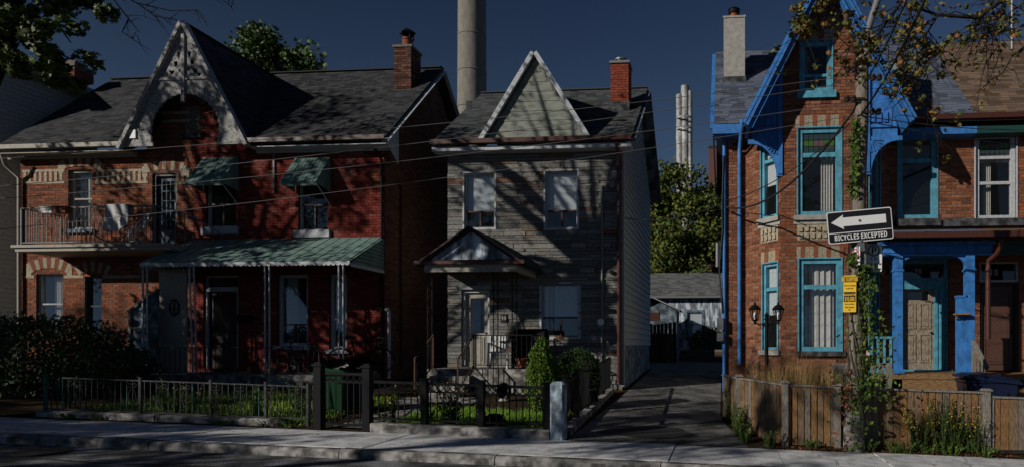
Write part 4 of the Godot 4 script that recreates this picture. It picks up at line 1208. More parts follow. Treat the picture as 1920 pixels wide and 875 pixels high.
# ------------------------------------------------------------------ the blue-trimmed brick pair on the right
func make_blue_house() -> void:
	var D := 15.0; var B := 14.1
	var x0 := 0.02; var party := 5.86; var x1 := 10.5; var yb := 0.0; var top := 6.85
	var h := thing("brick_bay_house", "orange brick house with bay, bright blue gable trim and teal window frames", "house", Vector3(3.0, 0.3, -D))
	var t := flat(x0, yb, D)
	var tw := hole(t, 1685, 252, 1757, 411, D); var dr := hole(t, 1668, 486, 1780, 694, D)
	var tp := flat(party, yb, D)
	var ww := hole(tp, 1830, 250, 1906, 411, D); var bd := hole(tp, 1838, 489, 1912, 700, D)
	var op := [tw, dr, [0.556, 3.96, 0.0, 6.9]]
	wall(h, "wall", t, party - x0, top - yb, op, 0.3, M.mortar)
	var pal := shades(Color(0.40, 0.150, 0.075), 6, 0.30, 0.3) + [Color(0.60, 0.50, 0.35), Color(0.20, 0.08, 0.055), Color(0.46, 0.22, 0.14)]
	var who := func(_u, v):
		var k: int = rng.randi() % 40
		return 7 if k < 3 else (8 if k < 6 or v < 0.9 and k < 14 else k % 6)
	var xs := []; var ks := []
	brickwork(t, rect(party - x0, top - yb), op, who, xs, ks)
	# bay: angled left, front, angled right
	var p := [Vector3(0.576, yb, -15.0), Vector3(1.325, yb, -B), Vector3(3.23, yb, -B), Vector3(3.98, yb, -15.0)]
	var tb := facing(p[1], p[2]); var tl := facing(p[0], p[1]); var tq := facing(p[2], p[3])
	var u2 := hole(tb, 1497, 240, 1577, 404, B); var u1 := hole(tb, 1499, 485, 1578, 658, B); var ug := hole(tb, 1502, 77, 1560, 172, B)
	var wl: float = p[0].distance_to(p[1])
	# windows of the angled side, measured on the side itself
	var side_u := func(px): # where the sight line meets the angled wall
		var k := tan(atan((px - 1267.0) / F) - TURN)
		var f: float = (k * 15.0 - p[0].x) / ((p[1].x - p[0].x) + k * 0.9)
		return f * wl
	var s2 := [side_u.call(1429), side_u.call(1459), u2[2] + 0.02, u2[3] - 0.05]; var s1 := [side_u.call(1432), side_u.call(1460), u1[2] + 0.02, u1[3] - 0.05]
	var gt := 8.0
	wall(h, "bay_wall", tb, 1.905, gt - 1.0, [u2, u1, [ug[0], ug[1], ug[2], 99.0]], 0.25, M.mortar)
	wall(h, "bay_wall", tl, wl, 6.6, [s2, s1], 0.25, M.mortar)
	var sr := [wl - s2[1], wl - s2[0], s2[2], s2[3]]; var sr1 := [wl - s1[1], wl - s1[0], s1[2], s1[3]]
	wall(h, "bay_wall", tq, wl, 6.6, [sr, sr1], 0.25, M.mortar)
	var gpoly := PackedVector2Array([Vector2(0, 0), Vector2(1.905, 0), Vector2(1.905, 8.15), Vector2(0.98, 9.75), Vector2(0.0, 8.0)])
	brickwork(tb, gpoly, [u2, u1, ug], who, xs, ks)
	brickwork(tl, rect(wl, 6.6), [s2, s1], who, xs, ks)
	brickwork(tq, rect(wl, 6.6), [sr, sr1], who, xs, ks)
	pieces(h, "brick", M.brick, pal, xs, ks)
	var s := Shape.new()
	s.slab(PackedVector2Array([Vector2(0.0, 7.001), Vector2(ug[0], 7.001), Vector2(ug[0], ug[3]), Vector2(ug[1], ug[3]), Vector2(ug[1], 7.001), Vector2(1.905, 7.001), Vector2(1.905, 8.15), Vector2(0.98, 9.75), Vector2(0.0, 8.0)]), tb, -0.25, 0.0)
	part(h, "gable_wall", s, M.mortar)
	s = Shape.new()
	s.bx(x0, x0 + 0.3, yb, top, -20.5, -D - 0.3); s.bx(x0 + 0.3, x1 - 0.3, yb, top, -20.5, -20.2); s.bx(x1 - 0.3, x1, yb, top, -20.5, -D - 0.3)
	s.bx(x0 + 0.3, x1 - 0.3, 3.75, 3.95, -20.2, -D - 0.31); s.bx(x0 + 0.3, x1 - 0.3, 0.8, 0.98, -20.2, -D - 0.31); s.bx(party - 0.1, party + 0.1, 0.98, top, -20.2, -D - 0.31); s.bx(x0 + 0.3, x1 - 0.3, top - 0.2, top - 0.1, -20.2, -D - 0.31)
	s.slab(PackedVector2Array([Vector2(0.8, -14.9), Vector2(1.5, -14.37), Vector2(3.0, -14.37), Vector2(3.8, -14.9)]), Transform3D(Basis(Vector3.RIGHT, Vector3(0, 0, 1), Vector3.DOWN), Vector3.ZERO), -3.9, -3.8)
	part(h, "rear_shell", s, M.room)
	# roofs: main slope in two tones that meet over the party wall
	var up := Vector3(0, 3.34, -3.34); var ln := up.length(); var ey := 6.86
	var r0 := x0 - 0.22
	var rt := slope(Vector3(r0, ey, -14.6), Vector3(x1, ey, -14.6), up)
	s = Shape.new()
	s.slab(rect(party - r0, ln), rt, -0.1, -0.005); s.slab(rect(party - r0, ln), slope(Vector3(party, ey, -21.28), Vector3(r0, ey, -21.28), Vector3(0, 3.34, 3.34)), -0.1, -0.005)
	var roof := part(h, "roof", s, M.deck)
	var gx := 2.30; var gh := 1.72; var gb := 6.62; var ga := 10.02; var gd := 13.6
	xs = []; ks = []
	var inside := func(u, v):
		var d: float = 14.6 + v * 0.7071
		return absf(u + r0 - gx) < gh * (1.0 - (d - 14.5) / 3.3) - 0.1
	tiles(rt, rect(party - r0, ln), any(6), xs, ks, 0.135, 0.32, inside)
	for sgn in [-1.0, 1.0]:
		var foot := Vector3(gx + sgn * (gh + 0.10), gb - 0.18, -gd)
		var dn := foot - Vector3(gx, ga, -gd)
		var l := dn.length()
		var g2 := slope(foot, foot + Vector3(0, 0, -1), -dn) if sgn > 0 else slope(foot + Vector3(0, 0, -4.2), foot, -dn)
		var pl := PackedVector2Array([Vector2(0, 0), Vector2(0.75, 0), Vector2(4.15, l), Vector2(0, l)]) if sgn > 0 else PackedVector2Array([Vector2(3.45, 0), Vector2(4.2, 0), Vector2(4.2, l), Vector2(0.05, l)])
		s = Shape.new(); s.slab(pl, g2, -0.03, -0.005)
		part(roof, "gable_roof", s, M.deck)
		tiles(g2, pl, any(6), xs, ks, 0.135, 0.32)
		s = Shape.new(); s.slab(pl, g2, -0.10, -0.04)                      # blue boarded soffit
		part(roof, "soffit", s, M.blue)
	pieces(h, "shingle", M.shingle, shades(Color(0.125, 0.15, 0.205), 6, 0.35, 0.08), xs, ks)
	# skylight on the right slope
	var sk := rt * Transform3D(Basis(), Vector3(4.35 - r0, 2.75, 0.0))
	s = Shape.new()
	for e in [[-0.36, -0.30, -0.5, 0.5], [0.30, 0.36, -0.5, 0.5], [-0.30, 0.30, -0.5, -0.44], [-0.30, 0.30, 0.44, 0.5]]: s.wbx(sk, e[0], e[1], e[2], e[3], 0.0, 0.12)
	var sl := part(roof, "skylight", s, M.grey_iron)
	s = Shape.new(); s.wbx(sk, -0.30, 0.30, -0.44, 0.44, 0.07, 0.08)
	part(sl, "pane", s, M.foundation)
	# barge boards, moulded, with panelled brackets under them
	s = Shape.new()
	for sgn in [-1.0, 1.0]:
		var a := Vector3(gx + sgn * (gh + 0.05), gb - 0.18, -gd); var b := Vector3(gx + sgn * 0.0, ga - 0.10, -gd)
		var off := Vector3(-sgn * 0.0, -0.02, 0)
		s.bar(a + off + Vector3(0, 0, 0.03), b + off + Vector3(0, 0, 0.03), 0.06, 0.22, Vector3(0, 0, 1))
		s.bar(a + Vector3(-sgn * 0.10, -0.06, 0.05), b + Vector3(0, -0.25, 0.05), 0.05, 0.05, Vector3(0, 0, 1))
		s.bar(a + Vector3(sgn * 0.07, 0.05, 0.06), b + Vector3(0, 0.13, 0.06), 0.07, 0.05, Vector3(0, 0, 1))
	part(h, "barge_board", s, M.blue)
	# blue boarding between the angled walls and the square gable
	for sgn in [-1.0, 1.0]:
		var a: float = 1.325 if sgn < 0 else 3.23
		s = Shape.new()
		var out: float = gx + sgn * 1.62
		s.slab(PackedVector2Array([Vector2(a, 6.3), Vector2(out, 6.3), Vector2(out, 6.55), Vector2(gx + sgn * 1.05, 7.9), Vector2(a, 8.0)]), flat(0, 0, B - 0.001), -0.3, -0.01 if sgn < 0 else -0.012)
		var pn := part(h, "gable_panel", s, M.blue)
		s = Shape.new()
		s.bx(minf(a, out) + 0.03, maxf(a, out) - 0.03, 6.5, 6.56, -B - 0.02, -B + 0.03); s.bx(a + sgn * 0.02 - 0.05, a + sgn * 0.02 + 0.05, 5.5, 7.95, -B - 0.015, -B + 0.05)
		for k in 3: s.bx(a + sgn * (0.15 + 0.14 * k) - 0.04, a + sgn * (0.15 + 0.14 * k) + 0.04, 6.62, 6.85, -B - 0.01, -B + 0.025)
		part(pn, "moulding", s, M.blue)
		# curved bracket with a sunburst
		s = Shape.new()
		var br := PackedVector2Array([Vector2(a - sgn * 0.03, 6.3), Vector2(out + sgn * 0.1, 6.3), Vector2(out + sgn * 0.1, 6.2)])
		for k in 9:
			var f := k / 8.0
			br.append(Vector2(lerpf(out, a + sgn * 0.10, sin(f * PI / 2)), lerpf(6.2, 5.45, 1.0 - cos(f * PI / 2))))
		br.append(Vector2(a - sgn * 0.03, 5.45))
		s.slab(br, flat(0, 0, B - 0.02), -0.06, 0.0)
		var bk := part(h, "bracket", s, M.blue)
		s = Shape.new()
		for k in 6:
			var aa := PI / 2 * (k + 0.5) / 6
			var c := Vector3(a + sgn * 0.06, 6.24, -B + 0.03)
			s.bar(c, c + Vector3(sgn * cos(aa), -sin(aa), 0) * 0.30, 0.02, 0.03, Vector3(0, 0, 1))
		part(bk, "sunburst", s, M.blue)
	# eave of the main roof, left corner and right
	s = Shape.new()
	s.bx(r0 - 0.04, 0.85, 6.62, 6.84, -14.64, -14.56); s.bx(r0 - 0.04, 0.8, 6.60, 6.64, -D + 0.0, -14.64); s.bx(r0 - 0.04, r0, 6.62, 6.82, -21.0, -14.64)
	part(h, "fascia", s, M.blue)
	s = Shape.new()
	s.bx(3.9, party, 6.50, 6.66, -D + 0.01, -14.64)
	part(h, "fascia", s, M.blue)
	gutter(h, M.brown_metal, Vector3(4.3, 6.80, -14.53), Vector3(party, 6.80, -14.53))
	s = Shape.new()
	s.bar(Vector3(r0 - 0.03, 6.75, -14.6), Vector3(r0 - 0.03, 10.1, -17.94), 0.04, 0.14, Vector3(1, 0, 0))
	part(h, "barge_board", s, M.blue)
	pipe(h, "downspout", M.blue, [Vector3(0.46, 6.9, -14.45), Vector3(0.44, 6.6, -14.5), Vector3(0.41, 6.3, -14.93), Vector3(0.41, 1.15, -14.93)], 0.05)
	pipe(h, "corner_pipe", M.blue, [Vector3(0.04, 6.6, -14.95), Vector3(0.04, 0.5, -14.95)], 0.045)
	pipe(h, "cable", M.wire, [Vector3(0.02, 6.2, -14.9), Vector3(0.0, 5.3, -14.9), Vector3(-0.02, 5.0, -14.88), Vector3(0.0, 4.4, -14.9), Vector3(-0.05, 3.9, -14.9), Vector3(-0.08, 3.4, -14.9), Vector3(0.0, 2.4, -14.9)], 0.02)
	for q in [[2.0, 0.14], [1.72, 0.1]]: block(h, "meter_box", M.galvanised, -0.14, 0.02, q[0], q[0] + q[1] * 2, -14.93, -14.8)
	# rendered chimney
	var c := Vector3(fx(1377, 16.6), 8.2, -16.6)
	s = Shape.new(); s.bx(c.x - 0.28, c.x + 0.28, c.y, 10.28, c.z - 0.3, c.z + 0.3); s.bx(c.x - 0.30, c.x + 0.30, 10.28, 10.33, c.z - 0.32, c.z + 0.32)
	var ch := part(h, "chimney", s, M.render)
	s = Shape.new(); s.lathe(Vector3(c.x, 10.33, c.z), [[0.12, 0], [0.11, 0.22], [0.0, 0.22]], 12)
	part(ch, "clay_pot", s, M.clay)
	s = Shape.new(); s.lathe(Vector3(c.x, 10.54, c.z), [[0.15, 0], [0.15, 0.1], [0.17, 0.1], [0.0, 0.2]], 10)
	part(ch, "rain_cap", s, M.iron)
	s = Shape.new(); s.bx(c.x - 0.31, c.x + 0.31, 8.50, 8.72, c.z + 0.301, c.z + 0.32)
	part(ch, "flashing", s, M.dark_concrete)
	# windows
	var to := {"frame": M.teal, "fw": 0.10, "rows": [0.72], "bar": 0.10, "inset": 0.04, "trim": 0.03}
	var w := window(h, tb, u2, to.merged({"curtain": [[0.6, 1.0]], "sill": M.render}))
	stained(w, tb, u2, 0.72)
	w = window(h, tb, u1, to.merged({"curtain": [[0.02, 0.98]], "sill": M.dark_concrete}))
	window(h, tb, ug, to.merged({"rows": [0.30], "cols": [0.5], "colstop": 0.3, "bar": 0.06, "sill": M.teal, "sillh": 0.16, "curtain": [[0.0, 0.2]]}, true))
	for q in [[tl, s2], [tl, s1], [tq, sr], [tq, sr1]]: window(h, q[0], q[1], {"frame": M.teal, "fw": 0.07, "rows": [0.72], "bar": 0.08, "inset": 0.04, "trim": 0.03, "sill": M.render, "blind": 0.6})
	window(h, t, tw, to.merged({"fw": 0.11}, true))
	var cb := [Color(0.58, 0.48, 0.33), Color(0.40, 0.14, 0.075), Color(0.52, 0.44, 0.31)]
	for r in [u2, u1]: arch(h, tb, r, 0.0, 0.28, cb, 11, 0.06)
	arch(h, tb, ug, 0.0, 0.26, cb, 7, 0.06)
	for r in [s2, s1]: arch(h, tl, r, 0.0, 0.28, cb, 5, 0.06)
	arch(h, t, tw, 0.0, 0.2, cb, 9, 0.04)
	# checker panels of cream brick under the upper bay windows
	for q in [[tb, u2, 7], [tl, s2, 4]]:
		var r: Array = q[1]
		s = Shape.new(); s.wbx(q[0], r[0] - 0.02, r[1] + 0.02, r[2] - 0.55, r[2] - 0.20, 0.0, 0.014)
		var pn := part(h, "checker_panel", s, M.cream)
		for a in int(q[2]):
			for b in 2:
				s = Shape.new()
				var w2: float = (r[1] - r[0]) / q[2]
				s.wbx(q[0], r[0] + a * w2 + 0.015, r[0] + (a + 0.72) * w2, r[2] - 0.51 + b * 0.15, r[2] - 0.40 + b * 0.15, 0.0, 0.05)
				part(pn, "cream_brick", s, M.cream)
	for q in [[tb, u2], [tl, s2]]: block2(h, "sill_course", M.render, q[0], q[1][0] - 0.1, q[1][1] + 0.1, q[1][2] - 0.2, q[1][2] - 0.12, 0.03)
	# porch
	blue_porch(h, t, dr, D)
	# the other half of the pair
	right_half(tp, ww, bd, party, x1, yb, top, up, ey, D)
func block2(h: Node, called: String, m: Material, t: Transform3D, u0: float, u1: float, v0: float, v1: float, w: float) -> void:
	var s := Shape.new(); s.wbx(t, u0, u1, v0, v1, -0.02, w); part(h, called, s, m)
func stained(w: Node, t: Transform3D, r: Array, f: float) -> void:      # leaded light: green field, pink lozenge, lead lines
	var v0 := lerpf(r[2] + 0.1, r[3] - 0.1, f) + 0.06; var v1: float = r[3] - 0.12; var u0: float = r[0] + 0.13; var u1: float = r[1] - 0.13
	var s := Shape.new()
	for a in 6:
		for b in 3:
			var mid: bool = b == 1
			s.col = Color(0.055, 0.13, 0.03) if mid and (a < 2 or a > 3) else (Color(0.13, 0.075, 0.085) if mid else Color(0.035, 0.055, 0.055))
			s.wbx(t, lerpf(u0, u1, (a + 0.05) / 6.0), lerpf(u0, u1, (a + 0.95) / 6.0), lerpf(v0, v1, (b + 0.06) / 3.0), lerpf(v0, v1, (b + 0.94) / 3.0), -0.060, -0.056)
	part(w, "stained_glass", s, M.stained_glass)
func blue_porch(h: Node, t: Transform3D, dr: Array, D: float) -> void:
	var P := 13.6
	var fl := 1.0
	var xa := fx(1648, P); var xb := 5.72
	block(h, "porch_floor", M.pine, xa, xb, fl - 0.12, fl, -D + 0.01, -P)
	var s := Shape.new()
	for k in 3: s.bx(xa + 0.05 + k * 1.2, xa + 0.15 + k * 1.2, 0.0, fl - 0.12, -P - 0.25, -P - 0.15)
	part(h, "porch_joist", s, M.dark_wood)
	block(h, "porch_riser", M.pine, fx(1694, P), fx(1806, P), 0.62, fl - 0.121, -P - 0.05, -P - 0.02)
	# roof: shingled lean-to, fascia with moulding
	var yr := fy(1740, 441, P - 0.3)
	var a := Vector3(xa - 0.05, yr, -P + 0.35); var b := Vector3(xb + 0.14, yr, -P + 0.35)
	var up := Vector3(0, 0.42, -(D - P) - 0.33)
	var rt := slope(a, b, up)
	s = Shape.new(); s.slab(rect(b.x - a.x, up.length()), rt, -0.06, -0.005)
	var pr := part(h, "porch_roof", s, M.deck)
	var xs := []; var ks := []
	tiles(rt, rect(b.x - a.x, up.length()), any(4), xs, ks)
	pieces(pr, "shingle", M.shingle, shades(Color(0.15, 0.18, 0.24), 4, 0.35), xs, ks, 150)
	gutter(pr, M.brown_metal, a + Vector3(0, -0.06, 0.05), b + Vector3(0.0, -0.06, 0.05))
	var y0 := fy(1740, 478, P)
	s = Shape.new()
	s.bx(xa + 0.12, xb + 0.05, y0, yr - 0.08, -P - 0.1, -P - 0.02); s.bx(xa - 0.02, xb + 0.08, yr - 0.16, yr - 0.08, -P - 0.02, -P + 0.06); s.bx(xa + 0.12, xb + 0.04, y0 + 0.06, y0 + 0.10, -P - 0.02, -P - 0.002); s.bx(xa + 0.1, xb + 0.06, y0 - 0.001, y0 + 0.03, -P - 0.02, -P + 0.015)
	part(pr, "fascia", s, M.blue)
	s = Shape.new(); s.bx(xa + 0.12, xb, y0 + 0.1, y0 + 0.14, -D + 0.02, -P - 0.1)
	part(pr, "ceiling_board", s, M.blue)
	block(h, "sill", M.dark_concrete, fx(1678, D), fx(1762, D), fy(1720, 425, D), fy(1720, 412, D), -D + 0.0, -D + 0.14)
	# posts with bracket heads
	for px in [1686, 1821]:
		var cx := fx(px, P)
		s = Shape.new()
		s.bx(cx - 0.09, cx + 0.09, fl, y0, -P - 0.16, -P + 0.0); s.bx(cx - 0.11, cx + 0.11, y0 - 0.34, y0 - 0.30, -P - 0.18, -P + 0.02); s.bx(cx - 0.12, cx + 0.12, fl, fl + 0.10, -P - 0.19, -P + 0.03)
		var po := part(pr, "post", s, M.blue)
		for sgn in ([1.0] if px < 1700 else [-1.0]):
			s = Shape.new()
			var br := PackedVector2Array([Vector2(cx + sgn * 0.09, y0), Vector2(cx + sgn * 0.09, y0 - 0.28)])
			for k in 7: br.append(Vector2(cx + sgn * (0.09 + 0.24 * (1.0 - cos(k / 6.0 * PI / 2))), y0 - 0.28 + 0.25 * sin(k / 6.0 * PI / 2)))
			br.append(Vector2(cx + sgn * 0.36, y0))
			s.slab(br, flat(0, 0, P + 0.05), -0.05, 0.0)
			part(po, "bracket", s, M.blue)
	# solid blue panel beside the second post, with a wooden shelf
	s = Shape.new(); s.bx(fx(1797, P), fx(1815, P), fl, fy(1805, 557, P), -P - 0.14, -P - 0.02); s.bx(fx(1796, P), fx(1816, P), fy(1805, 557, P), fy(1805, 553, P), -P - 0.16, -P)
	var sp := part(h, "porch_panel", s, M.blue)
	s = Shape.new(); s.bx(fx(1789, P), fx(1818, P), fy(1803, 590, P), fy(1803, 587, P), -P - 0.02, -P + 0.16); s.bar(at(1795, 598, P) + Vector3(0, 0, 0.0), at(1795, 590, P) + Vector3(0, 0, 0.12), 0.03, 0.03)
	part(sp, "shelf", s, M.pine)
	# railing at the left of the porch
	s = Shape.new()
	var rx0 := fx(1630, P); var rx1 := fx(1681, P)
	var ry := fy(1655, 630, P)
	s.bx(rx0, rx1, ry - 0.05, ry, -P - 0.12, -P - 0.04); s.bx(rx0, rx1, fl - 0.02, fl + 0.04, -P - 0.11, -P - 0.05)
	var rl := part(h, "porch_rail", s, M.teal)
	for k in 5: one(rl, "baluster", cube(Color.WHITE), M.teal, Transform3D(Basis.from_scale(Vector3(0.05, ry - fl - 0.07, 0.04)), Vector3(rx0 + 0.08 + k * 0.135, (ry + fl) / 2 - 0.01, -P - 0.08)))
	# door set: transom, door, side panel, all in a teal frame
	var tx := [dr[0] + 0.10, dr[1], dr[3] - 0.52, dr[3]]
	window(h, t, tx, {"frame": M.teal, "fw": 0.09, "inset": 0.06})
	var d0 := fx(1694, D) - t.origin.x; var d1 := fx(1755, D) - t.origin.x
	var dv := fy(1720, 541, D) - t.origin.y
	var dd := door(h, t, [d0 - 0.07, d1 + 0.07, fl, dv + 0.07], M.door_wood, {"frame": M.teal, "glass": [0.84, 0.955], "cols": 1, "rows": 1, "panels": [[0.08, 0.44, 0.10, 0.44], [0.56, 0.92, 0.10, 0.44], [0.08, 0.44, 0.50, 0.80], [0.56, 0.92, 0.50, 0.80]]})
	s = Shape.new()
	s.wbx(t, dr[0], d0 - 0.071, fl, dr[3], -0.16, -0.05); s.wbx(t, d1 + 0.071, dr[1], fl, dr[3] - 0.521, -0.16, -0.07); s.wbx(t, d0 - 0.07, d1 + 0.07, dv + 0.071, dr[3] - 0.521, -0.16, -0.04); s.wbx(t, d1 + 0.12, d1 + 0.17, fl + 0.05, dv, -0.07, -0.03); s.wbx(t, dr[1] - 0.05, dr[1] - 0.005, fl + 0.05, dr[3], -0.0698, -0.03); s.wbx(t, d1 + 0.17, dr[1] - 0.05, fl + 0.9, fl + 0.98, -0.07, -0.035); s.wbx(t, d0 - 0.2, dr[1] + 0.05, fl, fl + 0.035, -0.05, 0.12)
	part(dd, "surround", s, M.teal)
	letters(h, "16", t * Transform3D(Basis(), Vector3((d0 + d1) / 2, dr[3] - 0.26, -0.082)), 0.13, M.cream_paint, 0.002)
	s = Shape.new(); s.lathe(at(1664, 505, D - 0.1) + Vector3(0, -0.1, 0), [[0.0, 0], [0.05, 0.01], [0.055, 0.12], [0.03, 0.16], [0.0, 0.2]], 10)
	part(h, "wall_lamp", s, M.iron)
	# brown downspout between the porches
	var g := Vector3(5.80, yr - 0.08, -P + 0.30)
	pipe(h, "downspout", M.brown_metal, [g, g + Vector3(0.02, -0.14, 0), g + Vector3(-0.02, -0.3, -0.12), g + Vector3(-0.12, -0.42, -0.28), g + Vector3(-0.13, -0.6, -0.3), g + Vector3(-0.13, -2.1, -0.3)], 0.055, 10)
func right_half(tp: Transform3D, ww: Array, bd: Array, party: float, x1: float, yb: float, top: float, up: Vector3, ey: float, D: float) -> void:
	var h := thing("brick_terrace_house", "brick house with brown shingle roof and dark brown door joined to the blue-trimmed one", "house", Vector3(8.2, 0.2, -D))
	wall(h, "wall", tp, x1 - party, top - yb, [ww, bd], 0.3, M.mortar)
	var xs := []; var ks := []
	brickwork(tp, rect(x1 - party, top - yb), [ww, bd], any(6), xs, ks)
	pieces(h, "brick", M.brick, shades(Color(0.40, 0.150, 0.075), 6, 0.28, 0.3), xs, ks, 260)
	var ln := up.length()
	var rt := slope(Vector3(party, ey, -14.6), Vector3(x1, ey, -14.6), up)
	var s := Shape.new()
	s.slab(rect(x1 - party, ln), rt, -0.1, -0.004); s.slab(rect(x1 - party, ln), slope(Vector3(x1, ey, -21.28), Vector3(party, ey, -21.28), Vector3(0, 3.34, 3.34)), -0.1, -0.004)
	var roof := part(h, "roof", s, M.deck)
	xs = []; ks = []
	tiles(rt, rect(x1 - party, ln), any(6), xs, ks, 0.135, 0.32)
	pieces(h, "shingle", M.shingle, shades(Color(0.20, 0.135, 0.095), 6, 0.35, 0.12), xs, ks)
	pipe(roof, "vent_mast", M.galvanised, [Vector3(fx(1899, 17.0), 9.5, -17.0), Vector3(fx(1899, 17.0), 11.6, -17.0)], 0.05)
	s = Shape.new(); s.bx(party, x1, 6.50, 6.66, -D + 0.01, -14.64)
	part(h, "fascia", s, M.dark_green)
	gutter(h, M.brown_metal, Vector3(party, 6.80, -14.53), Vector3(x1, 6.80, -14.53))
	var w := window(h, tp, ww, {"frame": M.white, "fw": 0.10, "rows": [0.42, 0.75], "bar": 0.07, "inset": 0.05, "curtain": [[0.25, 0.5]], "blind": 0.30, "blindmat": M.cream_paint, "trim": 0.03})
	stained(w, tp, ww, 0.77)
	block(h, "sill", M.dark_concrete, fx(1767, D), fx(1985, D), fy(1850, 425, D), fy(1850, 411, D), -D + 0.0, -D + 0.13)
	door(h, tp, [bd[0], bd[1], 1.0, bd[3] - 0.5], M.brown_door, {"frame": M.dark_wood, "panels": [[0.1, 0.9, 0.08, 0.9]]})
	window(h, tp, [bd[0], bd[1], bd[3] - 0.49, bd[3]], {"frame": M.white, "fw": 0.05, "inset": 0.05})
	letters(h, "18", tp * Transform3D(Basis(), Vector3((bd[0] + bd[1]) / 2 - 0.1, bd[3] - 0.26, -0.07)), 0.16, M.cream_paint, 0.002)
	var P := 13.6
	var yr := fy(1740, 441, P - 0.3); var y0 := fy(1740, 478, P)
	var a := Vector3(party + 0.0, yr, -P + 0.35); var b := Vector3(x1, yr, -P + 0.35)
	var pu := Vector3(0, 0.42, -(D - P) - 0.33)
	s = Shape.new(); s.slab(rect(b.x - a.x, pu.length()), slope(a, b, pu), -0.06, -0.005)
	var pr := part(h, "porch_roof", s, M.deck)
	xs = []; ks = []
	tiles(slope(a, b, pu), rect(b.x - a.x, pu.length()), any(4), xs, ks)
	pieces(pr, "shingle", M.shingle, shades(Color(0.20, 0.135, 0.095), 4, 0.35), xs, ks, 60)
	gutter(pr, M.brown_metal, a + Vector3(0.01, -0.06, 0.05), b + Vector3(0.0, -0.06, 0.05))
	s = Shape.new()
	s.bx(party + 0.06, x1, y0, yr - 0.08, -P - 0.1, -P - 0.02); s.bx(party + 0.06, x1, y0 - 0.001, y0 + 0.03, -P - 0.02, -P + 0.015); s.bx(party + 0.06, x1, yr - 0.16, yr - 0.08, -P - 0.02, -P + 0.05)
	part(pr, "fascia", s, M.dark_green)
	block(h, "porch_floor", M.pine, 5.74, x1, 0.86, 0.985, -D + 0.01, -P)
	# sloping stair rail of pale wood
	s = Shape.new()
	s.bar(at(1826, 640, 13.5), at(1852, 690, 12.9), 0.06, 0.09); s.bar(at(1827, 652, 13.5), at(1827, 700, 13.5), 0.07, 0.07)
	for k in 4: s.bar(at(1830 + k * 6, 652 + k * 11, 13.4 - k * 0.13), at(1830 + k * 6, 700 + k * 4, 13.4 - k * 0.13), 0.03, 0.03)
	part(h, "stair_rail", s, M.grey_wood)
	for k in 3: block(h, "step", M.pine, 5.75, 7.2, 0.15, 0.72 - 0.24 * k, -P + 0.28 * k, -P + 0.28 * (k + 1) - 0.004)

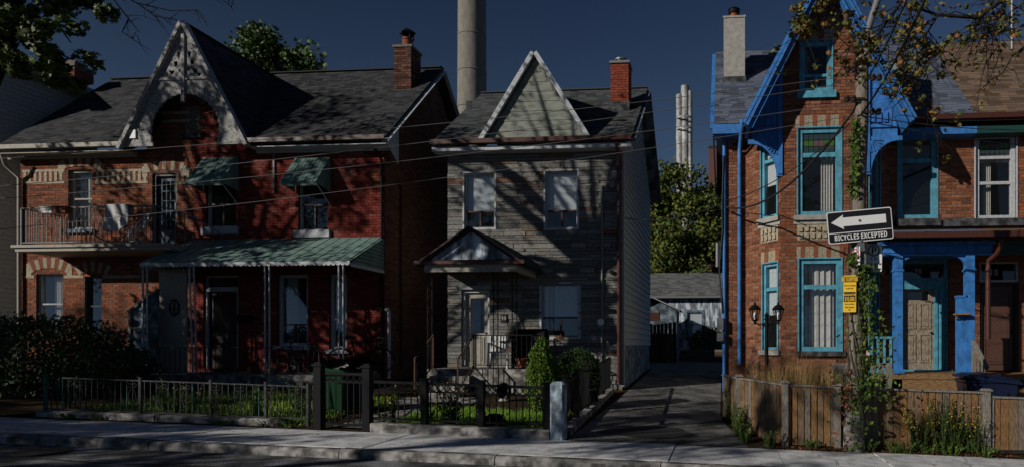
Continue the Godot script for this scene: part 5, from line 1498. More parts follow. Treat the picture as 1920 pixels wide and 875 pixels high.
# ------------------------------------------------------------------ what stands behind and beside
func make_far() -> void:
	# pale sided house at the left edge
	var X := -21.6
	var h := thing("sided_house", "pale clapboard house with white eaves beside the brick house", "house", Vector3(-25.0, 0.9, -16.5))
	var ts := facing(Vector3(X, 0.4, -16.3), Vector3(X, 0.4, -19.6))
	var s := Shape.new()
	s.wbx(ts, 0, 3.3, 0, 9.75, -0.2, 0.0)
	s.bx(-29, X - 0.2, 0.4, 10.15, -16.5, -16.3); s.bx(-29, X - 0.2, 0.4, 10.15, -19.6, -19.4); s.bx(-29, -28.8, 0.4, 10.15, -19.4, -16.5); s.bx(-28.8, X - 0.2, 10.0, 10.15, -19.4, -16.5)
	var w := part(h, "wall", s, M.pale_siding)
	var y := 0.05
	while y < 9.7:
		s = Shape.new()
		s.obb(ts * Transform3D(Basis(Vector3.RIGHT, -0.17), Vector3(1.65, y + 0.075, 0.02)), Vector3(3.3, 0.15, 0.02))
		part(w, "clapboard", s, M.pale_siding)
		y += 0.145
	s = Shape.new()
	s.slab(PackedVector2Array([Vector2(-6.9, 0.0), Vector2(0.45, 0.0), Vector2(-3.2, 1.6)]), flat(X, 10.2, 19.9), 0.0, 3.9)
	part(h, "roof", s, M.deck)
	s = Shape.new(); s.bx(X + 0.40, X + 0.47, 9.98, 10.22, -19.95, -16.0); s.bx(X + 0.0, X + 0.40, 10.02, 10.05, -19.9, -16.0)
	part(h, "fascia", s, M.white)
	var cp := at(141, 150, 18.6)
	chimney_plain(h, Vector3(cp.x, 10.3, -18.6))
	# concrete smokestack far behind
	var sb := at(885, 640, 150)
	var st := thing("smokestack", "tall round concrete smokestack rising behind the houses", "smokestack", Vector3(sb.x, 0.7, sb.z))
	s = Shape.new()
	var k := 150.0 / F
	s.lathe(Vector3(sb.x, 0, sb.z), [[29 * k, 0.7], [27.5 * k, 50], [25.5 * k, 100], [24 * k, 130], [0, 130]], 40)
	part(st, "shaft", s, M.tall_concrete)
	s = Shape.new()
	for q in 6: s.lathe(Vector3(sb.x, 0, sb.z), [[(28.6 - q * 0.6) * k + 0.02, 52.0 + q * 9], [(28.6 - q * 0.6) * k + 0.05, 52.15 + q * 9], [(28.6 - q * 0.6) * k, 52.3 + q * 9]], 40)
	part(st, "pour_joint", s, M.tall_concrete)
	s = Shape.new()
	var hb := at(879, 197, 146)
	s.bx(hb.x - 0.6, hb.x + 0.6, hb.y - 1.0, hb.y + 1.0, hb.z - 0.4, hb.z + 0.2)
	part(st, "hatch", s, M.dark_concrete)
	# white twin flue further right
	var fb := at(1284, 640, 170)
	var fl := thing("metal_flue", "pale ribbed metal flue stack rising above the tree behind the driveway", "flue", Vector3(fb.x, 0.7, fb.z))
	k = 170.0 / F
	for q in [[-9, 7, 178], [1, 8, 162], [10, 5, 172]]:
		s = Shape.new()
		s.lathe(Vector3(fb.x + q[0] * k, 0, fb.z), [[q[1] * k, 0.7], [q[1] * k, fy(1284, q[2], 170)], [0, fy(1284, q[2], 170)]], 20)
		part(fl, "flue_pipe", s, M.white_metal)
	for py in [225, 245]:
		s = Shape.new(); s.lathe(Vector3(fb.x, fy(1284, py, 170), fb.z), [[15 * k, 0], [15.6 * k, 0.0], [15.6 * k, 0.5], [15 * k, 0.5]], 24)
		part(fl, "band", s, M.white_metal)
	# far brick block
	var bb := at(1344, 640, 70)
	var bk := thing("brick_block", "plain red brick building far behind the tree", "building", Vector3(bb.x, 0.7, bb.z))
	s = Shape.new(); s.bx(fx(1329, 70), fx(1362, 70), 0.7, fy(1340, 275, 70), -80, -70)
	var bw := part(bk, "wall", s, mat("far_brick", Color(0.24, 0.10, 0.07), 0.9, {"tex": "grit", "scale": Vector3(0.5, 2.0, 0.5)}))
	s = Shape.new(); s.bx(fx(1328.5, 70), fx(1362.5, 70), fy(1340, 277, 70), fy(1340, 273, 70), -80, -69.9)
	part(bk, "coping", s, M.dark_concrete)
	s = Shape.new(); s.bx(fx(1310, 72), fx(1329, 70) - 0.05, 0.7, fy(1320, 357, 72), -80, -72)
	part(bk, "annex", s, M.render)
	s = Shape.new(); s.bx(fx(1309, 72), fx(1329, 70) - 0.05, fy(1320, 357, 72), fy(1320, 355, 72), -80, -71.9)
	part(bk, "coping", s, M.dark_concrete)
	# garage at the end of the driveway
	var G := 36.0
	var x0 := -9.0; var x1 := 5.0
	var g := thing("garage", "low blue-white board garage with grey shingle roof at the end of the driveway", "garage", Vector3(-2.5, 0.75, -G))
	var gt := flat(x0, 0.6, G)
	var gw := hole(gt, 1289, 584, 1318, 632, G)
	var ty := fy(1280, 556, G)
	wall(g, "wall", gt, x1 - x0, ty - 0.6, [gw], 0.15, M.board_paint)
	s = Shape.new(); s.bx(x0, x0 + 0.15, 0.6, ty, -41, -G - 0.15); s.bx(x1 - 0.15, x1, 0.6, ty, -41, -G - 0.15); s.bx(x0 + 0.15, x1 - 0.15, 0.6, ty, -41, -40.85); s.bx(x0 + 0.15, x1 - 0.15, ty - 0.1, ty - 0.02, -40.85, -G - 0.15)
	part(g, "rear_shell", s, M.room)
	var u := 0.1
	while u < x1 - x0:
		s = Shape.new(); s.wbx(gt, u, u + 0.02, 0.0, ty - 0.62, 0.0, 0.018)
		if u < gw[0] - 0.06 or u > gw[1] + 0.06: part(g, "batten", s, M.board_paint)
		u += 0.29
	window(g, gt, gw, {"frame": M.foundation, "fw": 0.05, "blind": 1.0, "trim": 0.12, "inset": 0.03, "rows": [0.5]})
	var up := Vector3(0, 1.75, -2.9)
	var rt := slope(Vector3(x0 - 0.2, ty - 0.02, -G + 0.3), Vector3(x1 + 0.2, ty - 0.02, -G + 0.3), up)
	s = Shape.new(); s.slab(rect(x1 - x0 + 0.4, up.length()), rt, -0.08, -0.005); s.slab(rect(x1 - x0 + 0.4, up.length()), slope(Vector3(x1 + 0.2, ty - 0.02, -41.5), Vector3(x0 - 0.2, ty - 0.02, -41.5), Vector3(0, 1.75, 2.9)), -0.08, -0.005)
	var gr := part(g, "roof", s, M.deck)
	var xs := []; var ks := []
	tiles(rt, rect(x1 - x0 + 0.4, up.length()), any(5), xs, ks, 0.15, 0.34)
	var gp := shades(Color(0.17, 0.175, 0.175), 5, 0.3)
	var rc := []
	for q in ks: rc.append(gp[q])
	many(gr, "shingle_field", cube(Color.WHITE), M.shingle, xs, rc).set_meta("kind", "stuff")
	s = Shape.new(); s.lathe(at(1331, 500, 38.2) + Vector3(0, -0.1, 0), [[0.2, 0], [0.2, 0.12], [0.26, 0.12], [0.0, 0.3]], 12)
	part(gr, "roof_vent", s, M.rust)
	gutter(g, M.grey_iron, Vector3(x0 - 0.2, ty - 0.08, -G + 0.34), Vector3(x1 + 0.2, ty - 0.08, -G + 0.34))
	pipe(g, "flue_pipe", M.galvanised, [at(1346, 500, 39), at(1346, 455, 39)], 0.13, 12)
	# little gabled side building on its left
	var sh := thing("garden_shed", "small grey shed with white-edged gable beside the garage", "shed", Vector3(-4.6, 0.75, -32.5))
	var tg := flat(0, 0, 32.4)
	var ax := fx(1224, 32.4); var ay := fy(1224, 557, 32.4); var ex := fx(1276, 32.4); var ey := fy(1276, 580, 32.4)
	s = Shape.new()
	s.slab(PackedVector2Array([Vector2(2 * ax - ex + 0.2, 0.6), Vector2(ex - 0.2, 0.6), Vector2(ex - 0.2, ey), Vector2(ax, ay - 0.05), Vector2(2 * ax - ex + 0.2, ey)]), tg, -2.0, 0.0)
	part(sh, "wall", s, M.foundation)
	s = Shape.new()
	for sgn in [-1.0, 1.0]: s.bar(Vector3(ax, ay, -33.3), Vector3(ax + sgn * (ex - ax), ey - 0.03, -33.3), 0.06, 2.4, Vector3(0, 0, 1))
	part(sh, "roof", s, M.deck)
	s = Shape.new()
	for sgn in [-1.0, 1.0]: s.bar(Vector3(ax, ay - 0.01, -32.08), Vector3(ax + sgn * (ex - ax), ey - 0.04, -32.08), 0.03, 0.1, Vector3(0, 0, 1))
	part(sh, "barge_board", s, M.white)
	s = Shape.new(); s.bx(fx(1213, 32.4), fx(1237, 32.4), fy(1225, 600, 32.4), fy(1225, 585, 32.4), -32.4, -32.37)
	part(sh, "red_board", s, M.brown_metal)
	# board gate and low wall at the end of the driveway
	var gf := thing("board_fence", "rough wooden board fence and gate before the small shed", "fence", Vector3(-3.4, 0.75, -30.0))
	var bp := shades(Color(0.16, 0.11, 0.075), 4, 0.3, 0.1)
	var pxs := [1207, 1214, 1221, 1228, 1235, 1242, 1249, 1257, 1265]
	for q in pxs.size(): one(gf, "plank", cube(bp[q % 4]), M.plank, Transform3D(Basis.from_scale(Vector3(0.17, 1.9 + 0.05 * (q % 3) + (0.15 if q > 5 else 0.0), 0.03)), Vector3(fx(pxs[q], 30), 1.7, -30.0 + 0.01 * (q % 2))))
	s = Shape.new(); s.bx(fx(1204, 30), fx(1268, 30), 1.1, 1.2, -30.06, -30.03); s.bx(fx(1204, 30), fx(1268, 30), 2.1, 2.2, -30.06, -30.03)
	part(gf, "rail", s, M.dark_wood)
	var lw := thing("garden_wall", "low brick garden wall in front of the garage", "wall", Vector3(-0.4, 0.75, -34.3))
	s = Shape.new(); s.bx(fx(1275, 34), fx(1362, 34), 0.6, fy(1310, 655, 34), -34.35, -34.12)
	part(lw, "core", s, M.mortar)
	xs = []; ks = []
	var lt := flat(fx(1275, 34), 0.6, 34.12)
	brickwork(lt, rect(fx(1362, 34) - fx(1275, 34), fy(1310, 655, 34) - 0.6), [], any(3), xs, ks, 0.1, 0.3)
	pieces(lw, "brick", M.brick, shades(Color(0.22, 0.16, 0.13), 3, 0.25), xs, ks)
func chimney_plain(h: Node, b: Vector3) -> void:
	var s := Shape.new()
	var y1 := fy(141, 132, -b.z); var y2 := fy(141, 118, -b.z)
	var w := 0.30
	s.bx(b.x - w, b.x + w, b.y, y1, b.z - w, b.z + w); s.bx(b.x - w - 0.05, b.x + w + 0.05, y1, y1 + 0.1, b.z - w - 0.05, b.z + w + 0.05); s.bx(b.x - 0.2, b.x + 0.2, y1 + 0.1, y2, b.z - 0.2, b.z + 0.2)
	var c := part(h, "chimney", s, M.mortar)
	for f in 2:
		var t := facing(Vector3(b.x - w, b.y, b.z + w), Vector3(b.x + w, b.y, b.z + w)) if f == 0 else facing(Vector3(b.x + w, b.y, b.z + w), Vector3(b.x + w, b.y, b.z - w))
		var xs := []; var ks := []
		brickwork(t, rect(2 * w, y1 - b.y), [], any(3), xs, ks)
		var pal := shades(Color(0.33, 0.11, 0.07), 3, 0.2)
		for k in xs.size(): one(c, "brick", cube(pal[ks[k]]), M.brick, xs[k])

# ------------------------------------------------------------------ front yards: fences, things on the porches
func make_yards() -> void:
	var s := Shape.new()
	# low kerb and painted iron fence of the brick house
	var fd := 10.35
	var ax := fx(84, fd); var bx := fx(592, fd)
	var ya := func(x): return street(x) + 0.02
	var kb := thing("garden_kerb", "low cracked concrete kerb under the thin iron fence", "kerb", Vector3((ax + bx) / 2, street(-8), -fd))
	for k in 4:
		var u0 := lerpf(ax - 0.05, bx - 0.6, k / 4.0); var u1 := lerpf(ax - 0.05, bx - 0.6, (k + 1) / 4.0) - 0.02
		s = Shape.new(); sloped(s, u0, u1, fd - 0.13, fd + 0.12, 0.12 + 0.01 * (k % 2), -0.3, 0.0, 0.03)
		part(kb, "kerb_stone", s, M.kerb_concrete)
	var f := thing("iron_fence", "thin wrought iron fence with scrolls, patchy green paint, before the red porch", "fence", Vector3((ax + bx) / 2, street(-8), -fd))
	var pts := [Vector3(ax, street(ax) + 0.1, -fd), Vector3(lerpf(ax, bx, 0.36), street(lerpf(ax, bx, 0.36)) + 0.1, -fd), Vector3(lerpf(ax, bx, 0.62), street(lerpf(ax, bx, 0.62)) + 0.1, -fd), Vector3(lerpf(ax, bx, 0.82), street(lerpf(ax, bx, 0.82)) + 0.1, -fd), Vector3(bx - 0.15, street(bx) + 0.1, -fd)]
	s = railing(pts, 0.62, 0.05, 0.022)
	part(f, "rail", s, M.old_iron)
	for q in pts.size():
		s = Shape.new(); s.bx(pts[q].x - 0.022, pts[q].x + 0.022, pts[q].y - 0.1, pts[q].y + 0.68, -fd - 0.022, -fd + 0.022)
		part(f, "post", s, M.green_iron if q == 0 else M.old_iron)
	var n := 44
	for k in range(1, n):
		var x := lerpf(ax, bx - 0.15, float(k) / n)
		one(f, "picket", cube(Color.WHITE), M.green_iron if k % 11 == 3 else M.old_iron, Transform3D(Basis.from_scale(Vector3(0.012, 0.57, 0.012)), Vector3(x, street(x) + 0.1 + 0.335, -fd)))
		if k % 9 in [2, 6]:
			s = Shape.new()
			var c := Vector3(x, street(x) + 0.1 + 0.33, -fd + 0.012)
			var p := []
			for q in 13:
				var a := TAU * q / 12
				p.append(c + Vector3(cos(a) * 0.055 * (1.0 + 0.3 * cos(2 * a)), sin(a) * 0.16, 0))
			s.tube(p, [0.007], 5)
			for sg in [-1.0, 1.0]:
				p = []
				for q in 9: p.append(c + Vector3(sg * (0.05 - 0.035 * cos(q * 0.7)), 0.2 + 0.035 * sin(q * 0.7), 0))
				s.tube(p, [0.006], 5)
			part(f, "scroll", s, M.old_iron)
	# its return towards the house
	var f2 := thing("iron_fence", "thin iron fence running back from the pavement beside the black gate", "fence", Vector3(bx - 0.2, street(bx), -12))
	var p2 := [Vector3(bx - 0.15, street(bx) + 0.12, -fd - 0.06), Vector3(bx - 0.75, ground(bx, 12.4) + 0.12, -12.4), Vector3(bx - 1.35, ground(bx, 14.4) + 0.12, -14.4)]
	part(f2, "rail", railing(p2, 0.62, 0.05, 0.022), M.old_iron)
	pickets(f2, p2, 0.05, 0.61, 0.13, 0.013, M.old_iron)
	# black fence and gate of the stone house
	var gd := 10.15
	black_fence("metal_gate", "black metal gate with a row of rings, between square posts", "gate", Vector3(fx(606, gd), 0, -gd), Vector3(fx(686, gd), 0, -gd), 0.04, 0.98, [], true)
	for px in [598, 689]:
		var x := fx(px, gd)
		s = Shape.new(); s.bx(x - 0.065, x + 0.065, street(x) - 0.05, street(x) + 1.10, -gd - 0.065, -gd + 0.065); s.bx(x - 0.085, x + 0.085, street(x) + 1.10, street(x) + 1.14, -gd - 0.085, -gd + 0.085); s.bx(x - 0.05, x + 0.05, street(x) + 1.14, street(x) + 1.17, -gd - 0.05, -gd + 0.05)
		single("gate_post", s, M.iron, "square black metal post with flat cap on the latch side of the gate" if px < 650 else "square black metal post with flat cap where the gate meets the ringed fence", "post", Vector3(x, street(x), -gd))
	var cx0 := fx(700, gd); var cx1 := fx(1033, gd)
	s = Shape.new(); sloped(s, cx0, cx1, gd - 0.11, gd + 0.13, 0.16, -0.4, 0.0, 0.02)
	single("garden_kerb", s, M.kerb_concrete, "raised concrete kerb under the black ringed fence", "kerb", Vector3((cx0 + cx1) / 2, street(-4), -gd))
	black_fence("metal_fence", "black metal fence with rings along the top on a concrete kerb", "fence", Vector3(cx0 - 0.02, 0, -gd), Vector3(cx1 - 0.02, 0, -gd), 0.17, 0.86, [0.30, 0.62, 0.985], false)
	# fence along the driveway
	var sa := Vector3(cx1 + 0.17, 0, -gd - 0.25); var sb := Vector3(-2.95, 0, -15.9)
	s = Shape.new()
	for k in 6:
		var a := sa.lerp(sb, k / 6.0); var b := sa.lerp(sb, (k + 1) / 6.0)
		a.y = ground(a.x, -a.z) + 0.02; b.y = ground(b.x, -b.z) + 0.02
		s.bar(a, b, 0.22, 0.2)
	single("garden_kerb", s, M.kerb_concrete, "concrete kerb along the driveway under the black side fence", "kerb", sa)
	var sf := thing("metal_fence", "black metal fence running back along the driveway", "fence", Vector3(sa.x, ground(sa.x, 11), sa.z))
	for k in 5:
		var a := sa.lerp(sb, k / 5.0); var b := sa.lerp(sb, (k + 1) / 5.0)
		a.y = ground(a.x, -a.z) + 0.12; b.y = ground(b.x, -b.z) + 0.12
		part(sf, "rail", railing([a, b], 0.80, 0.08, 0.035), M.iron)
		pickets(sf, [a, b], 0.08, 0.79, 0.12, 0.016, M.iron)
		s = Shape.new(); s.bx(a.x - 0.04, a.x + 0.04, a.y, a.y + 0.90, a.z - 0.04, a.z + 0.04); s.bx(a.x - 0.055, a.x + 0.055, a.y + 0.90, a.y + 0.935, a.z - 0.055, a.z + 0.055)
		part(sf, "post", s, M.iron)
	# weathered concrete post at the corner
	var wp := fx(1048, gd)
	s = Shape.new()
	var oc := PackedVector2Array()
	for q in [[-0.12, -0.09], [-0.09, -0.12], [0.09, -0.12], [0.12, -0.09], [0.12, 0.09], [0.09, 0.12], [-0.09, 0.12], [-0.12, 0.09]]: oc.append(Vector2(q[0], q[1]))
	s.slab(oc, Transform3D(Basis(Vector3.RIGHT, Vector3(0, 0, -1), Vector3.UP), Vector3(wp, street(wp), -gd + 0.02)), -0.1, 0.93)
	for q in 8:
		var a := oc[q]; var b := oc[(q + 1) % 8]
		s.quad(Vector3(wp + a.x, street(wp) + 0.93, -gd + 0.02 - a.y), Vector3(wp + b.x, street(wp) + 0.93, -gd + 0.02 - b.y), Vector3(wp + b.x * 0.7, street(wp) + 0.975, -gd + 0.02 - b.y * 0.7), Vector3(wp + a.x * 0.7, street(wp) + 0.975, -gd + 0.02 - a.y * 0.7))
	s.slab(oc, Transform3D(Basis(Vector3.RIGHT * 0.7, Vector3(0, 0, -1) * 0.7, Vector3.UP), Vector3(wp, street(wp), -gd + 0.02)), 0.93, 0.975)
	mat("flaked_blue", Color(0.46, 0.57, 0.68), 0.85, {"tex": "stain", "scale": Vector3(0.9, 0.6, 0.9), "bump": "grit_n", "bs": 1.0})
	single("concrete_post", s, M.flaked_blue, "squat concrete post with flaking pale blue paint at the driveway corner", "post", Vector3(wp, street(wp), -gd))
	# walkway in the stone house's garden
	s = Shape.new()
	for q in [[10.3, 11.8], [11.82, 13.3], [13.32, 14.2]]:
		var xa := fx(612, 10.2); var xb := fx(684, 10.2)
		var sh := func(d): return 0.0 if d < 11.0 else (d - 11.0) * 0.1
		s.quad(Vector3(xa + sh.call(q[0]), ground(xa, q[0]) + 0.012, -q[0]), Vector3(xb + sh.call(q[0]), ground(xb, q[0]) + 0.012, -q[0]), Vector3(xb + sh.call(q[1]), ground(xb, q[1]) + 0.012, -q[1]), Vector3(xa + sh.call(q[1]), ground(xa, q[1]) + 0.012, -q[1]))
	struct("path", s, M.kerb_concrete)
	s = Shape.new()
	s.quad(Vector3(-7.4, ground(-7.4, 12.9) + 0.014, -12.9), Vector3(-5.6, ground(-5.6, 12.9) + 0.014, -12.9), Vector3(-5.6, ground(-5.6, 13.9) + 0.014, -13.9), Vector3(-7.4, ground(-7.4, 13.9) + 0.014, -13.9))
	struct("path", s, M.kerb_concrete)
	# bins and rubbish bags by the gate
	wheelie_bin("wheeled_bin", "green wheeled bin with bags on its lid behind the black gate", at(624, 760, 11.6), 0.52, 0.88, M.plastic_green, M.plastic_green, 0.25, 0.0)
	var bb := at(628, 690, 11.6)
	var top := ground(bb.x, 11.6) + 0.90
	for q in [[0.05, 0.12, 0.02, 0.26, 0.10, 0.18, "plastic_white", "crumpled white bag on the green bin"], [0.42, 0.16, -0.1, 0.3, 0.12, 0.2, "plastic_navy", "dark plastic bag beside the white bag on the bin"], [-0.24, 0.06, 0.05, 0.2, 0.08, 0.16, "plastic_green", "green plastic bag hanging over the bin edge"]]:
		s = Shape.new(); s.ball(Vector3(bb.x + q[0], top + q[1] * 0.6, -11.6 + q[2]), Vector3(q[3], q[4], q[5]), 0.55, 18, 5 + int(q[0] * 100))
		single("rubbish_bag", s, M[q[6]], q[7], "bag", Vector3(bb.x + q[0], top, -11.6))
	wheelie_bin("wheeled_bin", "dark wheeled bin standing beside the green bin", at(668, 760, 12.0), 0.52, 0.85, M.plastic_navy, M.plastic_navy, 0.1, 0.0)
	wheelie_bin("wheeled_bin", "large navy wheeled bin with sagging lid before the wooden porch steps", Vector3(fx(1850, 12.5), 0.1, -12.5), 0.92, 1.08, M.plastic_navy, M.plastic_navy, -0.1, 0.10)
	# things on the balcony
	var by := fy(180, 458, 15.35)
	s = Shape.new()
	var tl := fx(194, 15.3); var tr := fx(238, 15.3); var ty := fy(215, 385, 15.3)
	for side in 2:
		for a in 14:
			for b in 10:
				var pt := func(i, j):
					var u: float = i / 14.0; var v: float = j / 10.0
					var low := 0.72 - 0.5 * pow(maxf(u - 0.55, 0), 1.2) if side == 0 else 0.35
					return Vector3(lerpf(tl, tr, u) + 0.02 * sin(v * 5), ty + 0.03 - low * v, -15.35 + (0.045 if side == 0 else -0.08) + 0.02 * sin(u * 17 + v * 2) * v)
				if side == 0: s.quad(pt.call(a, b + 1), pt.call(a + 1, b + 1), pt.call(a + 1, b), pt.call(a, b))
				else: s.quad(pt.call(a, b), pt.call(a + 1, b), pt.call(a + 1, b + 1), pt.call(a, b + 1))
	s.bx(tl, tr, ty + 0.025, ty + 0.031, -15.43, -15.305)
	single("bath_towel", s, M.cloth, "white towel draped over the balcony railing", "towel", Vector3((tl + tr) / 2, ty, -15.35))
	folding_chair(Vector3(fx(250, 15.7), by, -15.7), -0.5, "white slatted folding chair on the balcony beside the towel")
	var tb := thing("folding_table", "small wooden folding table on the balcony behind the railing", "table", Vector3(fx(250, 15.95), by, -16.05))
	s = Shape.new(); s.bx(fx(222, 15.95), fx(268, 15.95), by + 0.92, by + 0.97, -16.3, -15.8)
	part(tb, "table_top", s, M.clay)
	for e in [0, 1]:
		s = Shape.new(); var z: float = -15.85 - 0.4 * e
		s.bar(Vector3(fx(228, 15.95), by, z), Vector3(fx(262, 15.95), by + 0.92, z), 0.03, 0.03); s.bar(Vector3(fx(262, 15.95), by, z - 0.03), Vector3(fx(228, 15.95), by + 0.92, z - 0.03), 0.03, 0.03)
		part(tb, "leg", s, M.clay)
	s = Shape.new(); var bx0 := fx(76, 15.25)
	s.bx(bx0, bx0 + 0.36, by + 0.84, by + 0.98, -15.38, -15.20); s.bx(bx0 - 0.02, bx0 + 0.38, by + 0.98, by + 1.0, -15.40, -15.18)
	var pb := single("planter_box", s, M.plastic_white, "white planter box hooked on the balcony rail beside a dark one", "planter", Vector3(bx0, by + 0.84, -15.3))
	s = Shape.new(); s.bx(bx0 + 0.40, bx0 + 0.76, by + 0.84, by + 1.0, -15.38, -15.20); s.bx(bx0 + 0.38, bx0 + 0.78, by + 1.0, by + 1.02, -15.40, -15.18)
	single("planter_box", s, M.clay, "dark clay-coloured planter box hooked on the balcony rail", "planter", Vector3(bx0 + 0.5, by + 0.84, -15.3))
	# bicycles on the red porch
	bicycle(Vector3(fx(548, 14.98), 0.86, -15.12), 0.0, "road bicycle with pink bar tape leaning on the red porch railing", "sign_black", "sign_red")
	bicycle(Vector3(fx(668, 15.6), 0.86, -15.75), 0.35, "dark bicycle standing against the red porch wall", "iron", "grey_iron")
	# porch of the stone house: chair, barbecue, pot
	plastic_chair(Vector3(-5.75, 1.02, -15.35), 0.3, "white plastic garden chair on the stone house porch")
	barbecue(Vector3(-5.05, 1.02, -15.75))
	s = Shape.new(); s.lathe(Vector3(-5.05, 1.02, -15.1), [[0.10, 0], [0.14, 0.22], [0.16, 0.22], [0.16, 0.27], [0.13, 0.27], [0.12, 0.2], [0, 0.2]], 16)
	single("flower_pot", s, M.clay, "clay flower pot on the stone house porch edge", "pot", Vector3(-5.05, 1.02, -15.1))
	s = Shape.new(); s.ball(Vector3(fx(945, 13.9), ground(-5.5, 13.9) + 0.22, -13.9), Vector3(0.17, 0.20, 0.17), 0.06, 16, 3)
	s.lathe(Vector3(fx(945, 13.9), ground(-5.5, 13.9), -13.9), [[0.13, 0], [0.08, 0.06], [0.06, 0.1]], 14)
	single("stone_ball", s, M.render, "round grey garden ornament before the stone house steps", "ornament", Vector3(fx(945, 13.9), ground(-5.5, 13.9), -13.9))
	s = Shape.new(); s.ball(at(927, 787, 10.6), Vector3(0.22, 0.12, 0.16), 0.35, 14, 8)
	single("garden_rock", s, M.render, "pale rock lying on the lawn behind the ringed fence", "rock", at(927, 790, 10.6))
func black_fence(called: String, label: String, cat: String, a: Vector3, b: Vector3, low: float, high: float, posts: Array, gate: bool) -> void:
	var f := thing(called, label, cat, Vector3((a.x + b.x) / 2, street((a.x + b.x) / 2), a.z))
	var ya := street(a.x); var yb := street(b.x)
	var s := Shape.new()
	for y in [[low + 0.06, 0.035], [high - 0.14, 0.03], [high, 0.045]]: s.bar(a + Vector3(0, ya + y[0], 0), b + Vector3(0, yb + y[0], 0), 0.035, y[1])
	part(f, "rail", s, M.iron)
	if gate:
		s = Shape.new()
		for q in [[a, ya], [b, yb]]: s.bx(q[0].x - 0.03, q[0].x + 0.03, q[1] + low, q[1] + high + 0.02, a.z - 0.025, a.z + 0.025)
		part(f, "stile", s, M.iron)
	for q in posts:
		var p := a.lerp(b, q); var y := lerpf(ya, yb, q)
		s = Shape.new(); s.bx(p.x - 0.05, p.x + 0.05, y + low - 0.02, y + high + 0.06, p.z - 0.05, p.z + 0.05); s.bx(p.x - 0.065, p.x + 0.065, y + high + 0.06, y + high + 0.09, p.z - 0.065, p.z + 0.065)
		part(f, "post", s, M.iron)
	var l := a.distance_to(b)
	var n := int(round(l / 0.115))
	for k in range(1, n):
		var p := a.lerp(b, float(k) / n); var y := lerpf(ya, yb, float(k) / n)
		one(f, "picket", cube(Color.WHITE), M.iron, Transform3D(Basis.from_scale(Vector3(0.017, high - low - 0.2, 0.017)), p + Vector3(0, y + (high + low) / 2 - 0.04, 0)))
		if k < n - 0:
			var r := Shape.new(); var ring := []
			for q in 15: ring.append(Vector3(cos(TAU * q / 14), sin(TAU * q / 14), 0) * 0.05)
			r.tube(ring, [0.009], 6)
			if not cubes.has("ring"): cubes["ring"] = r.mesh()
			one(f, "ring", cubes["ring"], M.iron, Transform3D(Basis(), p + Vector3(l / n / 2, y + high - 0.068, 0)))
func wheelie_bin(called: String, label: String, at_: Vector3, w: float, ht: float, m: Material, lm: Material, turn: float, sag: float) -> void:
	var b := Vector3(at_.x, ground(at_.x, -at_.z), at_.z)
	var h := thing(called, label, "bin", b)
	var d := w * 0.85 if w < 0.7 else 0.72
	var s := Shape.new()
	var lo := 0.80
	var f := func(x, y, z): return b + Vector3(x, y, z).rotated(Vector3.UP, turn)
	var rings := []
	for q in [[0.05, lo], [ht * 0.86, 1.0], [ht * 0.88, 1.06], [ht * 0.93, 1.06]]:
		rings.append([f.call(-w / 2 * q[1], q[0], d / 2 * q[1]), f.call(w / 2 * q[1], q[0], d / 2 * q[1]), f.call(w / 2 * q[1], q[0], -d / 2 * q[1]), f.call(-w / 2 * q[1], q[0], -d / 2 * q[1])])
	for k in rings.size() - 1:
		for q in 4: s.quad(rings[k][q], rings[k][(q + 1) % 4], rings[k + 1][(q + 1) % 4], rings[k + 1][q])
	s.quad(rings[0][3], rings[0][2], rings[0][1], rings[0][0])
	part(h, "body", s, m)
	s = Shape.new()                                 # domed lid, higher at the hinge
	var n := 10
	var pt := func(i, j):
		var u: float = float(i) / n; var v: float = float(j) / n
		var dome: float = sin(u * PI) * sin(v * PI)
		return f.call((u - 0.5) * w * 1.14, ht * 0.94 + 0.10 * pow(dome, 0.5) + sag * 1.2 * (0.6 - u) + 0.015 * sin(u * 20) * dome, (0.5 - v) * d * 1.14)
	for i in n:
		for j in n: s.quad(pt.call(i, j), pt.call(i + 1, j), pt.call(i + 1, j + 1), pt.call(i, j + 1))
	for i in n:
		var dn := Vector3(0, -0.05, 0)
		s.quad(pt.call(i, 0) + dn, pt.call(i + 1, 0) + dn, pt.call(i + 1, 0), pt.call(i, 0)); s.quad(pt.call(n, i) + dn, pt.call(n, i + 1) + dn, pt.call(n, i + 1), pt.call(n, i)); s.quad(pt.call(0, i + 1) + dn, pt.call(0, i) + dn, pt.call(0, i), pt.call(0, i + 1)); s.quad(pt.call(i + 1, n) + dn, pt.call(i, n) + dn, pt.call(i, n), pt.call(i + 1, n))
	part(h, "lid", s, lm)
	for e in [-1, 1]:
		s = Shape.new(); s.tube([f.call(e * w * 0.36, 0.12, -d * 0.42), f.call(e * w * 0.44, 0.12, -d * 0.42)], [0.12], 14)
		part(h, "wheel", s, M.rubber)
	s = Shape.new(); s.tube([f.call(-w * 0.4, ht * 0.93, -d * 0.62), f.call(w * 0.4, ht * 0.93, -d * 0.62)], [0.018], 8)
	part(h, "handle", s, m)
